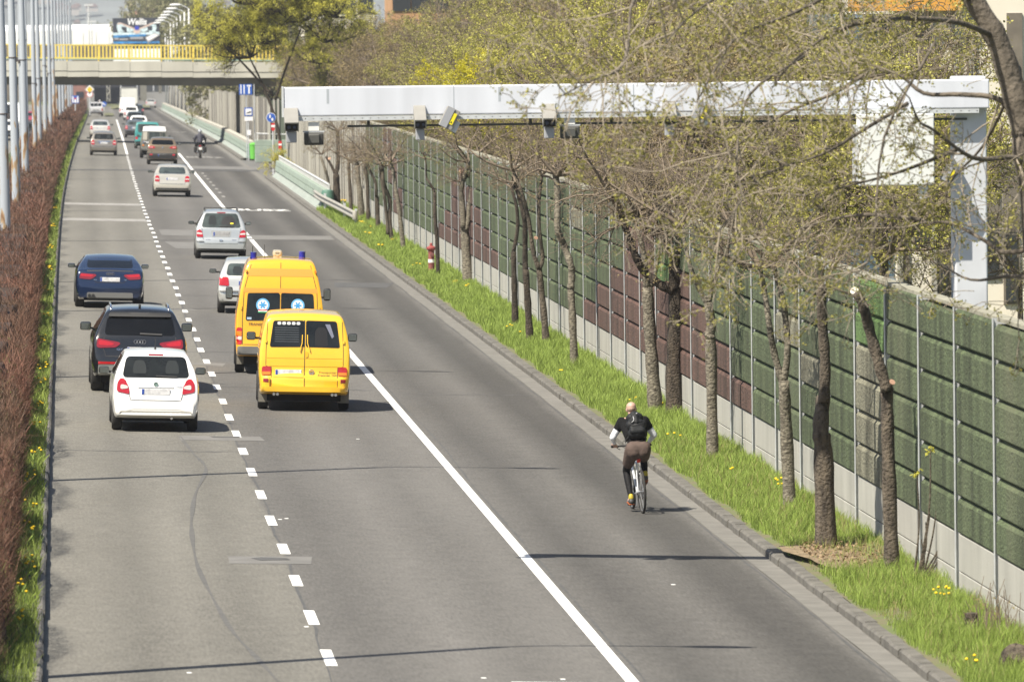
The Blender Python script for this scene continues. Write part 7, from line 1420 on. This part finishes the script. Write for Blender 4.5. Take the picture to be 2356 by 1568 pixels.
blob('main_bag', [(bpt(-.075, .0, .20), bpt(.075, 0, .20), .085, .085), (bpt(-.085, .16, .21), bpt(.085, .16, .21), .085, .085), (bpt(-.06, .31, .20), bpt(.06, .31, .20), .08, .08), (bpt(0, .0, .2), bpt(0, .34, .2), .10, .09), (bpt(-.03, .40, .17), bpt(.03, .40, .17), .045, .045)], [], M_pack, bp, .012, 4)
blob('front_pocket', [(bpt(-.075, .0, .26), bpt(.075, .0, .26), .060, .060), (bpt(-.075, .06, .26), bpt(.075, .06, .26), .055, .055)], [], M_pack, bp, .010, 3); blob('lid_pocket', [(bpt(-.07, .17, .275), bpt(.07, .17, .275), .035, .035), (bpt(-.035, .30, .265), bpt(.035, .30, .265), .035, .035), (bpt(0, .17, .275), bpt(0, .3, .27), .05, .04)], [], M_pack, bp, .010, 3)
mb = MB(); mb.tube([bpt(-.085, .14, .318), bpt(-.055, .16, .322), bpt(-.04, .20, .322), bpt(-.045, .26, .312)], .005, 5); mb.tube([bpt(.01, .315, .306), bpt(.03, .33, .303)], .008, 5); mb.build('reflective_stripe', M_refl, bp); mb = MB(); mb.tube([bpt(-.1, .07, .315), bpt(0, .085, .33), bpt(.1, .07, .315)], .005, 5); mb.tube([bpt(-.17, .02, .18), bpt(-.20, -.02, .12), bpt(-.19, -.20, .10)], .006, 5)
for sx in (-1, 1): mb.tube(smooth_line([bpt(sx * .09, .36, .15), bpt(sx * .11, .42, .03), bpt(sx * .12, .36, -.14), bpt(sx * .14, .12, -.14), bpt(sx * .16, .02, .0), bpt(sx * .12, .0, .14)], 4), .018, 6)
mb.build('straps', M_trim, bp)

# motorcycle and rider
X, D = ground(461, 364); p = P(X, D); mc = thing('motorcycle', 'dark motorcycle with pale number plate in the bus lane', 'motorcycle', p, YAW(D))
for y in (0, 1.4):
    mb = MB(); mb.lathe((0, y, .31), [(.20, -.06), (.29, -.065), (.31, -.03), (.31, .03), (.29, .065), (.20, .06)], 24, 'X'); w = mb.build('wheel', M_tyre, mc, smooth=True, angle=40); mb = MB(); mb.lathe((0, y, .31), [(.05, -.05), (.2, -.03), (.2, .03), (.05, .05)], 16, 'X'); mb.build('rim', M_metal, w)
mb = MB(); mb.box((0, .62, .55), (.26, .7, .4), bev=.08); mb.ball((0, .78, .86), (.16, .3, .13), 14, 8); mb.tube([(0, 1.4, .31), (0, 1.15, .95)], .05, 8); mb.tube([(0, 0, .31), (0, .5, .45)], .05, 8); mb.build('engine_and_tank', mat('motorcycle_black', (.02, .02, .022), .3, coat=.5), mc, smooth=True, angle=50); mb = MB(); mb.box((0, .28, .80), (.27, .8, .12), bev=.05); mb.build('seat', M_trim, mc); mb = MB(); mb.box((0, -.22, .62), (.20, .02, .16)); mb.build('number_plate', M_pw, mc); mb = MB(); mb.box((0, -.18, .78), (.14, .06, .07), bev=.02); mb.build('tail_light', M_tail, mc)
mb = MB(); mb.tube([(-.38, 1.0, 1.04), (-.1, 1.12, 1.02), (.1, 1.12, 1.02), (.38, 1.0, 1.04)], .018, 6); mb.build('handlebar', M_metal, mc)
for sx in (-1, 1): mb = MB(); mb.tube([(sx * .28, 1.02, 1.05), (sx * .36, 1.0, 1.22)], .01, 5); mb.ball((sx * .38, 1.0, 1.25), (.07, .03, .05), 10, 6); mb.build('mirror', M_trim, mc); mb = MB(); mb.tube([(sx * .15, .5, .35), (sx * .2, -.1, .42)], .05, 8); mb.build('exhaust_pipe', M_metal, mc); mb = MB(); mb.box((sx * .30, .15, .55), (.22, .5, .38), bev=.06); mb.build('pannier', M_trim, mc)
mr = thing('person', 'motorcyclist in dark jacket and silver helmet riding away', 'person', p, YAW(D)); JK = mat('motorcycle_jacket', (.035, .035, .05), .7, var=.2, scale=10)
blob('body', [((0, .35, .95), (0, .50, 1.40), .15, .17), ((-.19, .52, 1.42), (.19, .52, 1.42), .09, .09), ((-.2, .52, 1.42), (-.34, .66, 1.16), .075, .06), ((.2, .52, 1.42), (.34, .66, 1.16), .075, .06), ((-.34, .66, 1.16), (-.33, .95, 1.06), .055, .045), ((.34, .66, 1.16), (.33, .95, 1.06), .055, .045), ((-.1, .35, .92), (-.26, .78, .80), .10, .07), ((.1, .35, .92), (.26, .78, .80), .10, .07), ((-.26, .78, .80), (-.24, .55, .38), .065, .05), ((.26, .78, .80), (.24, .55, .38), .065, .05), ((0, .52, 1.45), (0, .56, 1.6), .06, .06), ((-.24, .52, .34), (-.24, .72, .32), .05, .04), ((.24, .52, .34), (.24, .72, .32), .05, .04)] + [((sx * .33, .95, 1.06), (sx * (.30 + .02 * i), 1.01, 1.045), .02, .014) for sx in (-1, 1) for i in range(4)], [((0, .57, 1.66), (.08, .10, .11))], M_skin, mr, .016, 3)
blob('jacket', [((0, .35, .93), (0, .50, 1.40), .175, .195), ((-.19, .52, 1.42), (.19, .52, 1.42), .105, .105), ((-.2, .52, 1.42), (-.34, .66, 1.16), .09, .075), ((.2, .52, 1.42), (.34, .66, 1.16), .09, .075), ((-.34, .66, 1.16), (-.33, .93, 1.06), .07, .055), ((.34, .66, 1.16), (.33, .93, 1.06), .07, .055)], [], JK, mr, .02, 3); blob('trousers', [((-.1, .35, .92), (-.26, .78, .80), .125, .09), ((.1, .35, .92), (.26, .78, .80), .125, .09), ((-.26, .78, .80), (-.24, .55, .34), .085, .065), ((.26, .78, .80), (.24, .55, .34), .085, .065)], [((0, .3, .95), (.17, .15, .12))], M_shirt, mr, .02, 3)
mb = MB(); mb.ball((0, .57, 1.68), (.135, .155, .145), 20, 12); mb.build('helmet', mat('silver_helmet', (.45, .46, .48), .25, .6, coat=1), mr, smooth=True); mb = MB(); mb.box((0, .35, 1.28), (.22, .05, .06)); mb.box((-.08, .335, 1.28), (.05, .05, .05)); mb.build('back_patch', mat('jacket_patch', (.30, .25, .28), .5), mr)
# roadside worker seen far away on the island
o = atD(229.5, 250, 915); t = thing('person', 'tiny distant figure in a red top and white cap standing on the traffic island', 'person', (o.x, 915, float(gz(1, 915)) + .15)); blob('body', [((-.1, 0, .08), (-.1, 0, .85), .07, .09), ((.1, 0, .08), (.1, 0, .85), .07, .09), ((0, 0, .9), (0, 0, 1.4), .15, .17), ((-.22, 0, 1.42), (-.28, .03, .95), .06, .05), ((.22, 0, 1.42), (.28, .03, .95), .06, .05), ((0, 0, 1.45), (0, 0, 1.6), .06, .06)], [((0, 0, 1.7), (.09, .1, .12))], M_skin, t, .025, 2); blob('jacket', [((0, 0, .95), (0, 0, 1.42), .19, .21), ((-.22, 0, 1.42), (-.28, .03, 1.0), .085, .07), ((.22, 0, 1.42), (.28, .03, 1.0), .085, .07)], [], mat('red_jacket', (.40, .10, .06), .8), t, .025, 2); blob('trousers', [((-.1, 0, .1), (-.1, 0, .9), .09, .11), ((.1, 0, .1), (.1, 0, .9), .09, .11)], [], M_short, t, .025, 2); mb = MB(); mb.ball((0, 0, 1.78), (.11, .12, .08), 12, 7); mb.build('cap', M_sw, t)

# ------------------------------------------------------------------ haze, last
M_haze = bpy.data.materials.new('haze'); M_haze.use_nodes = True; nt = M_haze.node_tree; nt.nodes.remove(nt.nodes['Principled BSDF'])
pv = nt.nodes.new('ShaderNodeVolumePrincipled'); pv.inputs['Color'].default_value = (.86, .90, .96, 1); pv.inputs['Density'].default_value = 0.00011; pv.inputs['Anisotropy'].default_value = .2
nt.links.new(pv.outputs[0], nt.nodes['Material Output'].inputs['Volume'])
mb = MB(); mb.box((0, 4500, 90), (6400, 9300, 260)); tag(mb.build('haze', M_haze), kind='stuff')
